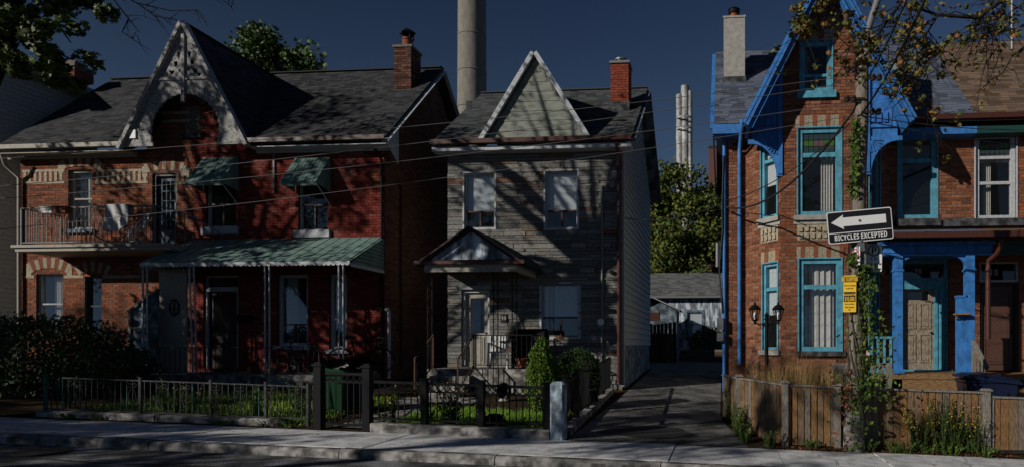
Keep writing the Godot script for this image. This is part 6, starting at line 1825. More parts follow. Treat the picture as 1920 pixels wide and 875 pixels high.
func folding_chair(b: Vector3, turn: float, label: String) -> void:
	var h := thing("folding_chair", label, "chair", b)
	var f := func(x, y, z): return b + Vector3(x, y, z).rotated(Vector3.UP, turn)
	for k in 5:
		var s := Shape.new(); s.bar(f.call(-0.2, 0.45, -0.18 + k * 0.085), f.call(0.2, 0.45, -0.18 + k * 0.085), 0.065, 0.02)
		part(h, "seat_slat", s, M.plastic_white)
	for k in 4:
		var s := Shape.new(); s.bar(f.call(-0.13 + k * 0.085, 0.55, -0.2 - 0.03), f.call(-0.13 + k * 0.085, 0.88, -0.28), 0.055, 0.015, Vector3(0, 0, 1))
		part(h, "back_slat", s, M.plastic_white)
	for e in [-0.2, 0.2]:
		var s := Shape.new(); s.bar(f.call(e, 0, 0.22), f.call(e, 0.92, -0.28), 0.025, 0.035)
		part(h, "leg", s, M.plastic_white)
		s = Shape.new(); s.bar(f.call(e * 0.9, 0, -0.25), f.call(e * 0.9, 0.46, 0.16), 0.025, 0.035)
		part(h, "leg", s, M.plastic_white)
	var s := Shape.new(); s.bar(f.call(-0.2, 0.9, -0.275), f.call(0.2, 0.9, -0.275), 0.03, 0.05)
	part(h, "top_rail", s, M.plastic_white)
func bicycle(b: Vector3, turn: float, label: String, fm: String, tm: String) -> void:
	var h := thing("bicycle", label, "bicycle", b)
	var f := func(x, y, z := 0.0): return b + Vector3(x, y, z).rotated(Vector3.UP, turn) + Vector3(0, 0, -0.08 * y)
	for wx in [-0.5, 0.5]:
		var s := Shape.new(); var p := []; var p2 := []
		for k in 33:
			p.append(f.call(wx + 0.335 * cos(TAU * k / 32), 0.34 + 0.335 * sin(TAU * k / 32))); p2.append(f.call(wx + 0.31 * cos(TAU * k / 32), 0.34 + 0.31 * sin(TAU * k / 32)))
		s.tube(p, [0.016], 6)
		var w := part(h, "wheel", s, M.rubber)
		s = Shape.new(); s.tube(p2, [0.010], 6)
		part(w, "rim", s, M.sign_red if tm == "sign_red" else M.old_iron)
		s = Shape.new()
		for k in 16: s.bar(f.call(wx, 0.34), f.call(wx + 0.31 * cos(TAU * k / 16), 0.34 + 0.31 * sin(TAU * k / 16)), 0.003, 0.003, Vector3(0, 0, 1))
		part(w, "spokes", s, M.old_iron)
	var s := Shape.new()
	var bb := [-0.08, 0.29]; var st := [-0.22, 0.82]; var hd := [0.36, 0.86]; var hl := [0.40, 0.70]
	for q in [[bb, st], [st, hd], [bb, hl], [hd, hl]]: s.tube([f.call(q[0][0], q[0][1]), f.call(q[1][0], q[1][1])], [0.017], 8)
	for z in [-0.05, 0.05]:
		s.tube([f.call(bb[0], bb[1], z * 0.4), f.call(-0.5, 0.34, z)], [0.010], 6); s.tube([f.call(-0.20, 0.76, z * 0.3), f.call(-0.5, 0.34, z)], [0.009], 6); s.tube([f.call(hl[0], hl[1], z * 0.6), f.call(0.5, 0.34, z)], [0.012], 6)
	part(h, "frame", s, M[fm])
	s = Shape.new(); s.tube([f.call(-0.22, 0.82), f.call(-0.25, 0.95)], [0.013], 6); s.tube([f.call(-0.38, 0.975), f.call(-0.25, 0.97), f.call(-0.12, 0.965)], [0.05, 0.05, 0.015], 8)
	part(h, "saddle", s, M.rubber)
	s = Shape.new()
	s.tube([f.call(0.36, 0.86), f.call(0.35, 0.95), f.call(0.43, 0.97)], [0.014], 6)
	for z in [-0.2, 0.2]: s.tube([f.call(0.43, 0.97), f.call(0.43, 0.97, z), f.call(0.53, 0.96, z), f.call(0.58, 0.90, z), f.call(0.52, 0.82, z), f.call(0.44, 0.82, z)], [0.014], 7)
	part(h, "handlebar", s, M[tm])
	s = Shape.new(); s.tube([f.call(-0.08, 0.29, 0.03), f.call(-0.08, 0.29, 0.045)], [0.09], 18); s.bar(f.call(-0.08, 0.29, 0.06), f.call(0.02, 0.15, 0.06), 0.012, 0.025); s.bar(f.call(-0.08, 0.29, -0.06), f.call(-0.18, 0.43, -0.06), 0.012, 0.025); s.bar(f.call(0.02, 0.15, 0.06), f.call(0.02, 0.15, 0.15), 0.06, 0.02)
	part(h, "crank", s, M.galvanised)
func plastic_chair(b: Vector3, turn: float, label: String) -> void:
	var h := thing("garden_chair", label, "chair", b)
	var f := func(x, y, z): return b + Vector3(x, y, z).rotated(Vector3.UP, turn)
	for q in [[-0.22, 0.2], [0.22, 0.2], [-0.2, -0.2], [0.2, -0.2]]:
		var s := Shape.new(); s.bar(f.call(q[0] * 1.08, 0, q[1] * 1.1), f.call(q[0], 0.64 if q[1] > 0 else 0.85, q[1] * (1.0 if q[1] > 0 else 1.3)), 0.045, 0.045)
		part(h, "leg", s, M.plastic_white)
	var s := Shape.new(); s.obb(Transform3D(Basis(Vector3.UP, turn), b + Vector3(0, 0.42, 0)), Vector3(0.46, 0.035, 0.44))
	part(h, "seat", s, M.plastic_white)
	for k in 5:
		s = Shape.new(); s.bar(f.call(-0.16 + k * 0.08, 0.44, -0.21), f.call(-0.16 + k * 0.08, 0.84, -0.27), 0.055, 0.02, Vector3(0, 0, 1))
		part(h, "back_slat", s, M.plastic_white)
	for e in [-0.23, 0.23]:
		s = Shape.new(); s.bar(f.call(e, 0.65, 0.22), f.call(e, 0.65, -0.24), 0.05, 0.03)
		part(h, "armrest", s, M.plastic_white)
func barbecue(b: Vector3) -> void:
	var h := thing("barbecue", "dark covered barbecue standing on the stone house porch", "barbecue", b)
	var s := Shape.new()
	for k in 10:
		var a := PI * k / 10; var a2 := PI * (k + 1) / 10
		s.quad(b + Vector3(-0.45, 0.75 + 0.28 * sin(a), 0.26 * cos(a)), b + Vector3(0.45, 0.75 + 0.28 * sin(a), 0.26 * cos(a)), b + Vector3(0.45, 0.75 + 0.28 * sin(a2), 0.26 * cos(a2)), b + Vector3(-0.45, 0.75 + 0.28 * sin(a2), 0.26 * cos(a2)))
		s.tri(b + Vector3(0.45, 0.75, 0), b + Vector3(0.45, 0.75 + 0.28 * sin(a2), 0.26 * cos(a2)), b + Vector3(0.45, 0.75 + 0.28 * sin(a), 0.26 * cos(a))); s.tri(b + Vector3(-0.45, 0.75, 0), b + Vector3(-0.45, 0.75 + 0.28 * sin(a), 0.26 * cos(a)), b + Vector3(-0.45, 0.75 + 0.28 * sin(a2), 0.26 * cos(a2)))
	part(h, "hood", s, M.iron)
	s = Shape.new(); s.bx(b.x - 0.42, b.x + 0.42, b.y + 0.05, b.y + 0.745, b.z - 0.24, b.z + 0.24)
	part(h, "cabinet", s, M.iron)
	s = Shape.new(); s.bx(b.x - 0.75, b.x - 0.46, b.y + 0.68, b.y + 0.71, b.z - 0.2, b.z + 0.2); s.bx(b.x + 0.46, b.x + 0.7, b.y + 0.68, b.y + 0.71, b.z - 0.2, b.z + 0.2)
	part(h, "side_shelf", s, M.iron)
	for e in [-0.4, 0.4]:
		s = Shape.new(); s.tube([b + Vector3(e - 0.03, 0.05, 0.15), b + Vector3(e + 0.03, 0.05, 0.15)], [0.05], 12)
		part(h, "wheel", s, M.rubber)

# ------------------------------------------------------------------ wooden fence, pole, signs, wires, lamp
func plank_fence(f: Node, a: Vector3, b: Vector3, top_a: float, top_b: float, n: int, gap: float) -> void:
	var dir := (b - a); dir.y = 0
	var l := dir.length(); dir /= l
	var w := l / n
	var nx := Vector3(-dir.z, 0, dir.x) * -1.0
	for k in n:
		var q := (k + 0.5) / n
		var p := a.lerp(b, q)
		var yb := ground(p.x, -p.z) + 0.01
		var yt := lerpf(top_a, top_b, q) - 0.03
		var c: Color = wood_pal[rng.randi() % wood_pal.size()]
		var bs := Basis(dir, Vector3.UP.rotated(dir.cross(Vector3.UP), rng.randf_range(-0.006, 0.006)), dir.cross(Vector3.UP))
		one(f, "plank", cube(c), M.plank, Transform3D(bs.scaled_local(Vector3(w - gap * rng.randf_range(0.5, 1.4), yt - yb, 0.022)), Vector3(p.x, (yb + yt) / 2, p.z) + dir.cross(Vector3.UP) * rng.randf_range(0, 0.004)))
	var s := Shape.new()
	var bk := dir.cross(Vector3.UP) * -0.035
	s.bar(Vector3(a.x, top_a - 0.015, a.z), Vector3(b.x, top_b - 0.015, b.z), 0.085, 0.03)
	part(f, "cap_rail", s, M.grey_wood)
	s = Shape.new()
	for e in [0.25, 0.8]:
		s.bar(Vector3(a.x, lerpf(ground(a.x, -a.z), top_a, e), a.z) + bk, Vector3(b.x, lerpf(ground(b.x, -b.z), top_b, e), b.z) + bk, 0.04, 0.09)
	part(f, "back_rail", s, M.pine)
func fence_post(f: Node, p: Vector3, top: float) -> void:
	var s := Shape.new()
	s.bx(p.x - 0.05, p.x + 0.05, ground(p.x, -p.z) - 0.05, top, p.z - 0.05, p.z + 0.05)
	var o := part(f, "post", s, M.grey_wood)
	s = Shape.new(); s.bx(p.x - 0.075, p.x + 0.075, top, top + 0.025, p.z - 0.075, p.z + 0.075); s.bx(p.x - 0.055, p.x + 0.055, top + 0.025, top + 0.04, p.z - 0.055, p.z + 0.055)
	part(o, "post_cap", s, M.grey_wood)
var wood_pal := [Color(0.42, 0.22, 0.10), Color(0.33, 0.19, 0.10), Color(0.48, 0.27, 0.125), Color(0.36, 0.24, 0.145), Color(0.27, 0.165, 0.09), Color(0.40, 0.22, 0.10), Color(0.34, 0.28, 0.22), Color(0.29, 0.24, 0.19)]

func make_street_things() -> void:
	var s := Shape.new()
	var c0 := Vector3(fx(1357, 13.0), 0, -13.0); var c1 := Vector3(fx(1386, 11.5), 0, -11.5); var c2 := Vector3(fx(1472, 10.38), 0, -10.38); var c3 := Vector3(fx(1570, 10.38), 0, -10.38); var c4 := Vector3(fx(1849, 10.38), 0, -10.38)
	var f := thing("plank_fence", "brown vertical plank fence with grey cap rail along the pavement and driveway", "fence", Vector3(c2.x, ground(c2.x, 10.4), c2.z))
	var t0 := fy(1360, 701, 13.0); var t1 := fy(1386, 707, 11.5); var t2 := fy(1472, 719, 10.38); var t3 := fy(1570, 724, 10.38); var t4 := fy(1849, 734, 10.38)
	plank_fence(f, c0, c1, t0, t1, 9, 0.014); plank_fence(f, c1, c2, t1, t2, 13, 0.012); plank_fence(f, c2, c3, t2, t3, 8, 0.016); plank_fence(f, c3, c4, t3, t4, 21, 0.017)
	for q in [[c1, t1], [c2, t2], [c3, t3], [c4, t4]]: fence_post(f, q[0] + Vector3(0, 0, 0.03), q[1] + 0.015)
	var g := thing("plank_gate", "brown plank gate framed in pale wood at the end of the plank fence", "gate", c4 + Vector3(0.6, ground(c4.x, 10.4), 0))
	var ga := c4 + Vector3(0.09, 0, 0.0); var gb := c4 + Vector3(1.35, 0, 0.0)
	plank_fence(g, ga, gb, t4 - 0.07, t4 - 0.11, 9, 0.012)
	s = Shape.new(); s.bx(ga.x - 0.035, ga.x + 0.03, ground(ga.x, 10.4) + 0.08, t4 - 0.06, ga.z + 0.013, ga.z + 0.04)
	part(g, "stile", s, M.grey_wood)
	s = Shape.new(); s.bx(ga.x, gb.x, ground(ga.x, 10.4) + 0.0, ground(ga.x, 10.4) + 0.06, ga.z - 0.02, ga.z + 0.03)
	part(g, "threshold", s, M.dark_wood)
	# low grey picket pieces behind the fence
	for q in [[1560, 1590, "low grey-white picket panel behind the tall dry grass"], [1633, 1672, "low grey picket panel beside the blue porch rail"]]:
		var pd := 11.6
		var xa := fx(q[0], pd); var xb := fx(q[1], pd)
		var yt := fy(q[0], 680, pd)
		var pk := thing("picket_panel", q[2], "fence", Vector3((xa + xb) / 2, ground(xa, pd), -pd))
		s = Shape.new(); s.bx(xa, xb, yt - 0.09, yt, -pd - 0.02, -pd + 0.02)
		part(pk, "rail", s, M.grey_wood)
		for k in 3: one(pk, "picket", cube(Color.WHITE), M.grey_wood, Transform3D(Basis.from_scale(Vector3(0.09, yt - 0.05 - ground(xa, pd), 0.03)), Vector3(lerpf(xa + 0.05, xb - 0.05, k / 2.0), (yt + ground(xa, pd)) / 2 - 0.02, -pd + 0.037)))
	# glazed garden jar
	var jp := Vector3(fx(1609, 11.2), 0, -11.2); jp.y = ground(jp.x, 11.2)
	s = Shape.new(); s.lathe(jp, [[0.0, 0.0], [0.14, 0.0], [0.17, 0.3], [0.2, 0.6], [0.215, 0.9], [0.18, 1.12], [0.13, 1.18], [0.15, 1.22], [0.12, 1.22], [0.1, 1.1], [0.0, 1.0]], 20)
	mat("jar_glaze", Color(0.45, 0.56, 0.66), 0.25, {"tex": "stain", "scale": Vector3(0.9, 0.9, 0.9)})
	single("garden_jar", s, M.jar_glaze, "tall pale blue glazed jar among the vines behind the fence", "jar", jp)
	lamp_post(Vector3(fx(1438, 12.0), 0.1, -12.0))
	utility_pole()
	wires()
func lamp_post(b: Vector3) -> void:
	var h := thing("garden_lamp", "black garden lamp post with two lanterns before the bay window", "lamp", b)
	var yt := fy(1438, 600, 12.0)
	var s := Shape.new()
	s.lathe(b, [[0.09, 0], [0.09, 0.06], [0.05, 0.1], [0.04, 0.5], [0.035, yt - b.y], [0.05, yt - b.y + 0.03], [0.03, yt - b.y + 0.06], [0.045, yt - b.y + 0.1], [0.0, yt - b.y + 0.17]], 12)
	part(h, "post", s, M.iron)
	for sg in [-1.0, 1.0]:
		var lp := Vector3(b.x + sg * 0.225, yt - 0.02, b.z)
		s = Shape.new(); var p := []
		for k in 9: p.append(Vector3(b.x + sg * 0.225 * k / 8.0, yt - 0.03 - 0.06 * sin(k / 8.0 * PI), b.z))
		s.tube(p, [0.014], 6)
		p = []
		for k in 9: p.append(Vector3(b.x + sg * (0.09 + 0.05 * cos(k * 0.7)), yt - 0.10 + 0.05 * sin(k * 0.7), b.z))
		s.tube(p, [0.008], 5)
		part(h, "arm", s, M.iron)
		s = Shape.new(); s.lathe(lp, [[0.0, -0.06], [0.03, -0.05], [0.02, -0.01], [0.055, 0.02], [0.055, 0.035]], 6); s.lathe(lp, [[0.115, 0.225], [0.125, 0.24], [0.06, 0.31], [0.02, 0.33], [0.025, 0.35], [0.0, 0.39]], 6)
		for k in 6:
			var a := TAU * k / 6
			s.bar(lp + Vector3(cos(a) * 0.055, 0.03, sin(a) * 0.055), lp + Vector3(cos(a) * 0.105, 0.23, sin(a) * 0.105), 0.012, 0.012)
		var ln := part(h, "lantern", s, M.iron)
		s = Shape.new(); s.lathe(lp, [[0.05, 0.035], [0.098, 0.225]], 6)
		part(ln, "pane", s, M.glass)
		s = Shape.new(); s.lathe(lp, [[0.02, 0.03], [0.03, 0.07], [0.035, 0.12], [0.02, 0.17], [0.0, 0.18]], 8)
		part(ln, "bulb", s, M.sign_white)
func utility_pole() -> void:
	var d := 10.12
	var b := at(1602, 842, d); b.y = ground(b.x, d)
	var tp := at(1618, 96, d)
	var h := thing("utility_pole", "weathered wooden utility pole with insulators, standing against the plank fence", "pole", b)
	var s := Shape.new()
	var p := []; var r := []
	for k in 14:
		var f := k / 13.0
		p.append(b.lerp(tp, f) + Vector3(0.01 * sin(k * 1.3), 0, 0.01 * cos(k * 1.7))); r.append(lerpf(0.13, 0.105, f))
	p[0] = b - Vector3(0, 0.1, 0)
	s.tube(p, r, 18)
	part(h, "shaft", s, M.pole_wood)
	s = Shape.new(); s.tube([b - Vector3(0, 0.1, 0), b + Vector3(0.0, 0.35, 0), b + Vector3(0.01, 0.66, 0)], [0.175, 0.165, 0.15], 14)
	part(h, "concrete_collar", s, M.kerb_concrete)
	# lamp arm
	s = Shape.new(); s.tube([at(1621, 92, d) + Vector3(0.03, -0.2, 0.10), at(1622, 74, d) + Vector3(0.0, 0, 0.12), at(1632, 40, d) + Vector3(0, 0, 0.14), at(1645, 0, d) + Vector3(0, 0, 0.2), at(1668, -70, d) + Vector3(0, 0, 0.4), at(1700, -150, d) + Vector3(0, 0, 0.9)], [0.055], 12)
	part(h, "lamp_arm", s, M.grey_iron)
	for py in [66, 86]:
		s = Shape.new()
		var c := b.lerp(tp, (842.0 - py) / (842.0 - 96.0)) if py > 96 else tp - Vector3(0, 0.05 if py == 66 else 0.22, 0)
		s.lathe(c, [[0.11, -0.03], [0.122, -0.03], [0.122, 0.03], [0.11, 0.03]], 16); s.bx(c.x - 0.17, c.x + 0.19, c.y - 0.02, c.y + 0.02, c.z + 0.08, c.z + 0.13)
		part(h, "strap", s, M.rust)
	# insulator brackets up the pole
	for py in [135, 152, 190, 215]:
		var c := b.lerp(tp, (842.0 - py) / (842.0 - 96.0))
		s = Shape.new()
		var sg := -1.0 if py in [135, 190] else 1.0
		s.bx(c.x - (0.30 if sg < 0 else 0.02), c.x + (0.02 if sg < 0 else 0.26), c.y - 0.018, c.y + 0.018, c.z + 0.10, c.z + 0.135)
		for k in 2: s.lathe(c + Vector3(sg * (0.15 + 0.10 * k), -0.04, 0.118), [[0.0, 0], [0.035, 0.0], [0.045, 0.03], [0.03, 0.045], [0.045, 0.06], [0.035, 0.09], [0.0, 0.1]], 10)
		part(h, "insulator", s, M.dark_wood)
	# one-way sign, tilted on its bracket
	var sg := thing("arrow_sign", "tilted black and white arrow sign reading BICYCLES EXCEPTED on the utility pole", "sign", at(1613, 455, d - 0.2))
	var sd := d - 0.22
	var ct := at(1613, 423, sd)
	var t := Transform3D(Basis(Vector3.UP, 0.04) * Basis(Vector3(0, 0, 1), 0.085), ct)
	var w := 1.02; var ht := 0.50
	part(sg, "plate", rounded(t, w, ht, 0.035, 0.0, 0.006), M.sign_white)
	s = rounded(t, w - 0.03, ht - 0.03, 0.028, 0.006, 0.009)
	part(sg, "black_field", s, M.sign_black)
	s = Shape.new(); s.wbx(t, -w / 2 + 0.015, w / 2 - 0.015, -0.095, -0.083, 0.009, 0.011)
	part(sg, "dividing_line", s, M.sign_white)
	s = Shape.new()
	var cy := 0.078
	s.slab(PackedVector2Array([Vector2(-0.45, cy), Vector2(-0.25, cy + 0.115), Vector2(-0.262, cy + 0.068), Vector2(0.415, cy + 0.068), Vector2(0.415, cy - 0.068), Vector2(-0.262, cy - 0.068), Vector2(-0.25, cy - 0.115)]), t, 0.009, 0.012)
	part(sg, "arrow", s, M.sign_white)
	s = Shape.new(); s.tube([t * Vector3(0.0, cy, 0.01), t * Vector3(0.0, cy, 0.022)], [0.02], 10); s.tube([t * Vector3(0.0, -0.235, 0.004), t * Vector3(0.0, -0.235, 0.02)], [0.017], 10)
	part(sg, "bolt", s, M.galvanised)
	letters(sg, "BICYCLES EXCEPTED", t * Transform3D(Basis.from_scale(Vector3(0.80, 1.1, 1)), Vector3(0, -0.165, 0.0105)), 0.082, M.sign_white, 0.003)
	s = Shape.new(); s.wbx(t, -0.05, 0.05, -0.40, 0.24, -0.06, -0.001); s.bx(ct.x - 0.04, ct.x + 0.04, ct.y - 0.42, ct.y - 0.2, -d + 0.10, -sd - 0.03)
	part(sg, "bracket", s, M.galvanised)
	# parking sign
	var pg := thing("parking_sign", "small white parking sign with green ringed P on the utility pole", "sign", at(1640, 508, d - 0.05))
	var pc := at(1639, 483, d + 0.05)
	t = Transform3D(Basis(Vector3.UP, -0.12) * Basis(Vector3(0, 0, 1), -0.02), pc)
	part(pg, "plate", rounded(t, 0.26, 0.45, 0.02, 0.0, 0.005), M.sign_white)
	s = Shape.new(); var p2 := []
	for k in 29: p2.append(t * Vector3(0.0 + 0.085 * cos(TAU * k / 28), 0.12 + 0.085 * sin(TAU * k / 28), 0.006))
	s.tube(p2, [0.012], 6)
	part(pg, "green_ring", s, M.sign_green)
	letters(pg, "P", t * Transform3D(Basis(), Vector3(0, 0.12, 0.006)), 0.12, M.sign_black, 0.003)
	letters(pg, "1 h", t * Transform3D(Basis(), Vector3(0.0, -0.015, 0.006)), 0.055, M.sign_black, 0.003)
	letters(pg, "8AM - 6PM", t * Transform3D(Basis(), Vector3(0.0, -0.10, 0.006)), 0.037, M.sign_black, 0.003)
	letters(pg, "MON - SAT", t * Transform3D(Basis(), Vector3(-0.015, -0.175, 0.006)), 0.026, M.sign_black, 0.003)
	s = Shape.new(); s.slab(PackedVector2Array([Vector2(0.075, -0.17), Vector2(0.095, -0.17), Vector2(0.095, -0.155), Vector2(0.12, -0.178), Vector2(0.095, -0.20), Vector2(0.095, -0.186), Vector2(0.075, -0.186)]), t, 0.005, 0.008)
	part(pg, "arrow", s, M.sign_black)
	s = Shape.new(); s.bx(pc.x - 0.2, pc.x, pc.y + 0.05, pc.y + 0.09, pc.z - 0.03, pc.z - 0.005)
	part(pg, "bracket", s, M.galvanised)
	# small no-stopping sign turned side-on, on a dark box
	var ng := thing("prohibition_sign", "small white sign with a red slashed ring, turned sideways on the pole", "sign", at(1604, 498, d - 0.15))
	t = Transform3D(Basis(Vector3.UP, -1.05), at(1604, 480, d - 0.13))
	part(ng, "plate", rounded(t, 0.24, 0.30, 0.02, 0.0, 0.005), M.sign_white)
	s = Shape.new(); p2 = []
	for k in 25: p2.append(t * Vector3(0.09 * cos(TAU * k / 24), 0.02 + 0.09 * sin(TAU * k / 24), 0.006))
	s.tube(p2, [0.010], 6); s.bar(t * Vector3(-0.06, 0.08, 0.007), t * Vector3(0.06, -0.04, 0.007), 0.015, 0.006)
	part(ng, "red_ring", s, M.sign_red)
	letters(ng, "P", t * Transform3D(Basis(), Vector3(0, 0.02, 0.006)), 0.10, M.sign_black, 0.002)
	s = Shape.new(); s.bx(fx(1609, d - 0.1), fx(1623, d - 0.1), fy(1612, 499, d), fy(1612, 465, d), -d + 0.11, -d + 0.17)
	part(ng, "bracket", s, M.grey_iron)
	# yellow dumping notice
	var yg := thing("notice_sign", "yellow and black NO DUMPING notice nailed to the vine-covered pole", "sign", at(1594, 583, d - 0.15))
	t = Transform3D(Basis(Vector3.UP, -0.25) * Basis(Vector3(0, 0, 1), -0.01), at(1594, 550, d - 0.16))
	part(yg, "plate", rounded(t, 0.20, 0.585, 0.01, 0.0, 0.005), M.sign_yellow)
	s = Shape.new(); s.wbx(t, -0.095, 0.095, 0.185, 0.275, 0.005, 0.007); s.wbx(t, -0.09, 0.09, -0.13, 0.03, 0.005, 0.007)
	part(yg, "black_field", s, M.sign_black)
	for q in [["NO DUMPING", 0.23, 0.038, "sign_yellow", 1.9], ["Maximum Fine", -0.015, 0.028, "sign_yellow", 1.4], ["$10,000", -0.085, 0.042, "sign_yellow", 1.6], ["There is no dumping", 0.13, 0.018, "sign_black", 1.3], ["on this street", 0.085, 0.018, "sign_black", 1.3], ["This is an offence", -0.165, 0.018, "sign_black", 1.3], ["Report dumping", -0.215, 0.018, "sign_black", 1.3], ["TEL", -0.255, 0.022, "sign_black", 1.3]]:
		letters(yg, q[0], t * Transform3D(Basis.from_scale(Vector3(0.75, q[4], 1)), Vector3(0, q[1], 0.0065)), q[2], M[q[3]], 0.002)
	s = Shape.new(); s.wbx(t, -0.02, 0.02, -0.2, 0.2, -0.09, -0.001)
	part(yg, "batten", s, M.grey_wood)
func rounded(t: Transform3D, w: float, h: float, r: float, w0: float, w1: float) -> Shape:
	var s := Shape.new(); var p := PackedVector2Array()
	for q in [[1, 1, 0.0], [-1, 1, 0.5], [-1, -1, 1.0], [1, -1, 1.5]]:
		for k in 6:
			var a: float = PI * (q[2] + k / 10.0)
			p.append(Vector2(q[0] * (w / 2 - r) + r * cos(a), q[1] * (h / 2 - r) + r * sin(a)))
	s.slab(p, t, w0, w1)
	return s
func wire(label: String, a: Vector3, b: Vector3, sag: float, r: float, m: Material) -> void:
	var s := Shape.new(); var p := []
	for k in 41:
		var f := k / 40.0
		p.append(a.lerp(b, f) - Vector3(0, sag * 4.0 * f * (1.0 - f), 0))
	s.tube(p, [r], 5)
	single("overhead_wire", s, m, label, "wire", a, "overhead wires on the utility pole")
func wires() -> void:
	var d := 10.0
	var lines := [[170, 303, "topmost pale wire along the street from the utility pole"], [188, 338, "second pale wire along the street, passing over the stone house gable foot"], [228, 375, "third pale wire along the street, crossing the stone house eave"], [265, 412, "lowest pale wire along the street, crossing the stone house upper windows"]]
	for q in lines:
		# straight runs: through the heights measured over the stone house, on to a pole beyond the frame
		var k: int = lines.find(q)
		var a := at(1612, [140, 152, 190, 215][k], d); var m := at(780, [231, 261, 299, 338][k], d)
		var dx := a.x - m.x
		var b := m + (m - a) * (9.0 / dx)
		b.y += [0.25, 0.2, 0.35, 0.3][k]
		wire(q[2], a, b, 0.16, 0.0055, M.pale_wire)
	# thick black service cables down to the blue house
	var s1 := at(1614, 190, d)
	wire("thick black cable from the pole sagging across the bay to the house corner", s1, Vector3(0.05, 4.95, -14.85), 0.55, 0.022, M.wire)
	wire("thin black cable from the house corner up to the pole", at(1612, 215, d), Vector3(0.05, 5.1, -14.85), 0.25, 0.010, M.wire)
	wire("black drop cable from the stone house wall to the blue house corner", Vector3(-2.65, 5.05, -16.4), Vector3(0.0, 5.05, -14.88), 0.2, 0.012, M.wire)
	wire("steep cable rising from the pole over the brown roof", at(1615, 215, d), at(1740, -10, 7.0), 0.1, 0.016, M.wire)
	wire("second steep cable rising from the pole past the skylight", at(1618, 160, d), at(1705, -10, 7.0), 0.08, 0.012, M.wire)
	wire("pale drop wire from the pole to the brown-roofed house eave", at(1622, 218, d), Vector3(8.4, 6.55, -14.5), 0.15, 0.009, M.pale_wire)
	wire("lower pale drop wire from the pole towards the brown-roofed house", at(1622, 226, d), Vector3(8.8, 6.2, -14.9), 0.15, 0.009, M.pale_wire)

# ------------------------------------------------------------------ plants
func leaf_mesh(kind: String) -> ArrayMesh:
	if cubes.has(kind): return cubes[kind]
	var s := Shape.new()
	if kind == "maple":
		var o := [[0.0, -0.5], [0.18, -0.28], [0.46, -0.22], [0.33, 0.0], [0.5, 0.2], [0.2, 0.16], [0.0, 0.52], [-0.2, 0.16], [-0.5, 0.2], [-0.33, 0.0], [-0.46, -0.22], [-0.18, -0.28]]
		for k in o.size():
			var a: Array = o[k]; var b: Array = o[(k + 1) % o.size()]
			s.tri(Vector3(0, 0, 0.06), Vector3(a[0], a[1], -0.05 * absf(a[0]) * 3), Vector3(b[0], b[1], -0.05 * absf(b[0]) * 3))
	elif kind == "oval":
		s.quad(Vector3(0, -0.5, 0), Vector3(0.3, -0.05, 0.06), Vector3(0, 0.5, 0), Vector3(0, 0, -0.02)); s.quad(Vector3(0, -0.5, 0), Vector3(0, 0, -0.02), Vector3(0, 0.5, 0), Vector3(-0.3, -0.05, 0.06))
	elif kind == "blade":
		s.quad(Vector3(-0.5, 0, 0), Vector3(0.5, 0, 0), Vector3(0.42, 0.5, 0.06), Vector3(-0.42, 0.5, 0.06)); s.tri(Vector3(-0.42, 0.5, 0.06), Vector3(0.42, 0.5, 0.06), Vector3(0, 1, 0.25))
	cubes[kind] = s.mesh()
	return cubes[kind]
func turn_any() -> Basis:
	return Basis(Quaternion(Vector3(rng.randfn(), rng.randfn(), rng.randfn()).normalized(), rng.randf() * TAU))
func leaf_cols(c: Color, spread: float, warm: float) -> Color:
	var f := 1.0 + rng.randf_range(-spread, spread); var w := rng.randf() * warm
	return Color(c.r * f * (1 + w), c.g * f * (1 + w * 0.3), c.b * f)
# leaves in clumps; each clump [centre, radius, count]
func foliage(parent: Node, clumps: Array, size: float, c: Color, o := {}) -> void:
	var xs := []; var cs := []
	var up: float = o.get("up", 0.35)
	for q in clumps:
		for k in int(q[2]):
			var d := Vector3(rng.randfn(), rng.randfn() * o.get("flat", 0.8), rng.randfn())
			d = d.normalized() * pow(rng.randf(), o.get("fill", 0.5)) if d.length() > 0.01 else Vector3.ZERO
			var b := turn_any()
			if rng.randf() < up: b = Basis(Vector3.UP, rng.randf() * TAU) * Basis(Vector3.RIGHT, -PI / 2 + rng.randf_range(-0.7, 0.7))
			xs.append(Transform3D(b.scaled_local(Vector3.ONE * size * rng.randf_range(0.6, 1.25)), q[0] + d * q[1]))
			cs.append(leaf_cols(o.cols[rng.randi() % o.cols.size()] if o.has("cols") else c, o.get("spread", 0.3), o.get("warm", 0.3)))
	mass(many(parent, o.get("called", "crown"), leaf_mesh(o.get("kind", "maple")), M.leaf if o.get("mat", "") == "" else M[o.mat], xs, cs))
func mass(o: Node) -> void:             # leaves and blades nobody could count
	o.set_meta("kind", "stuff")
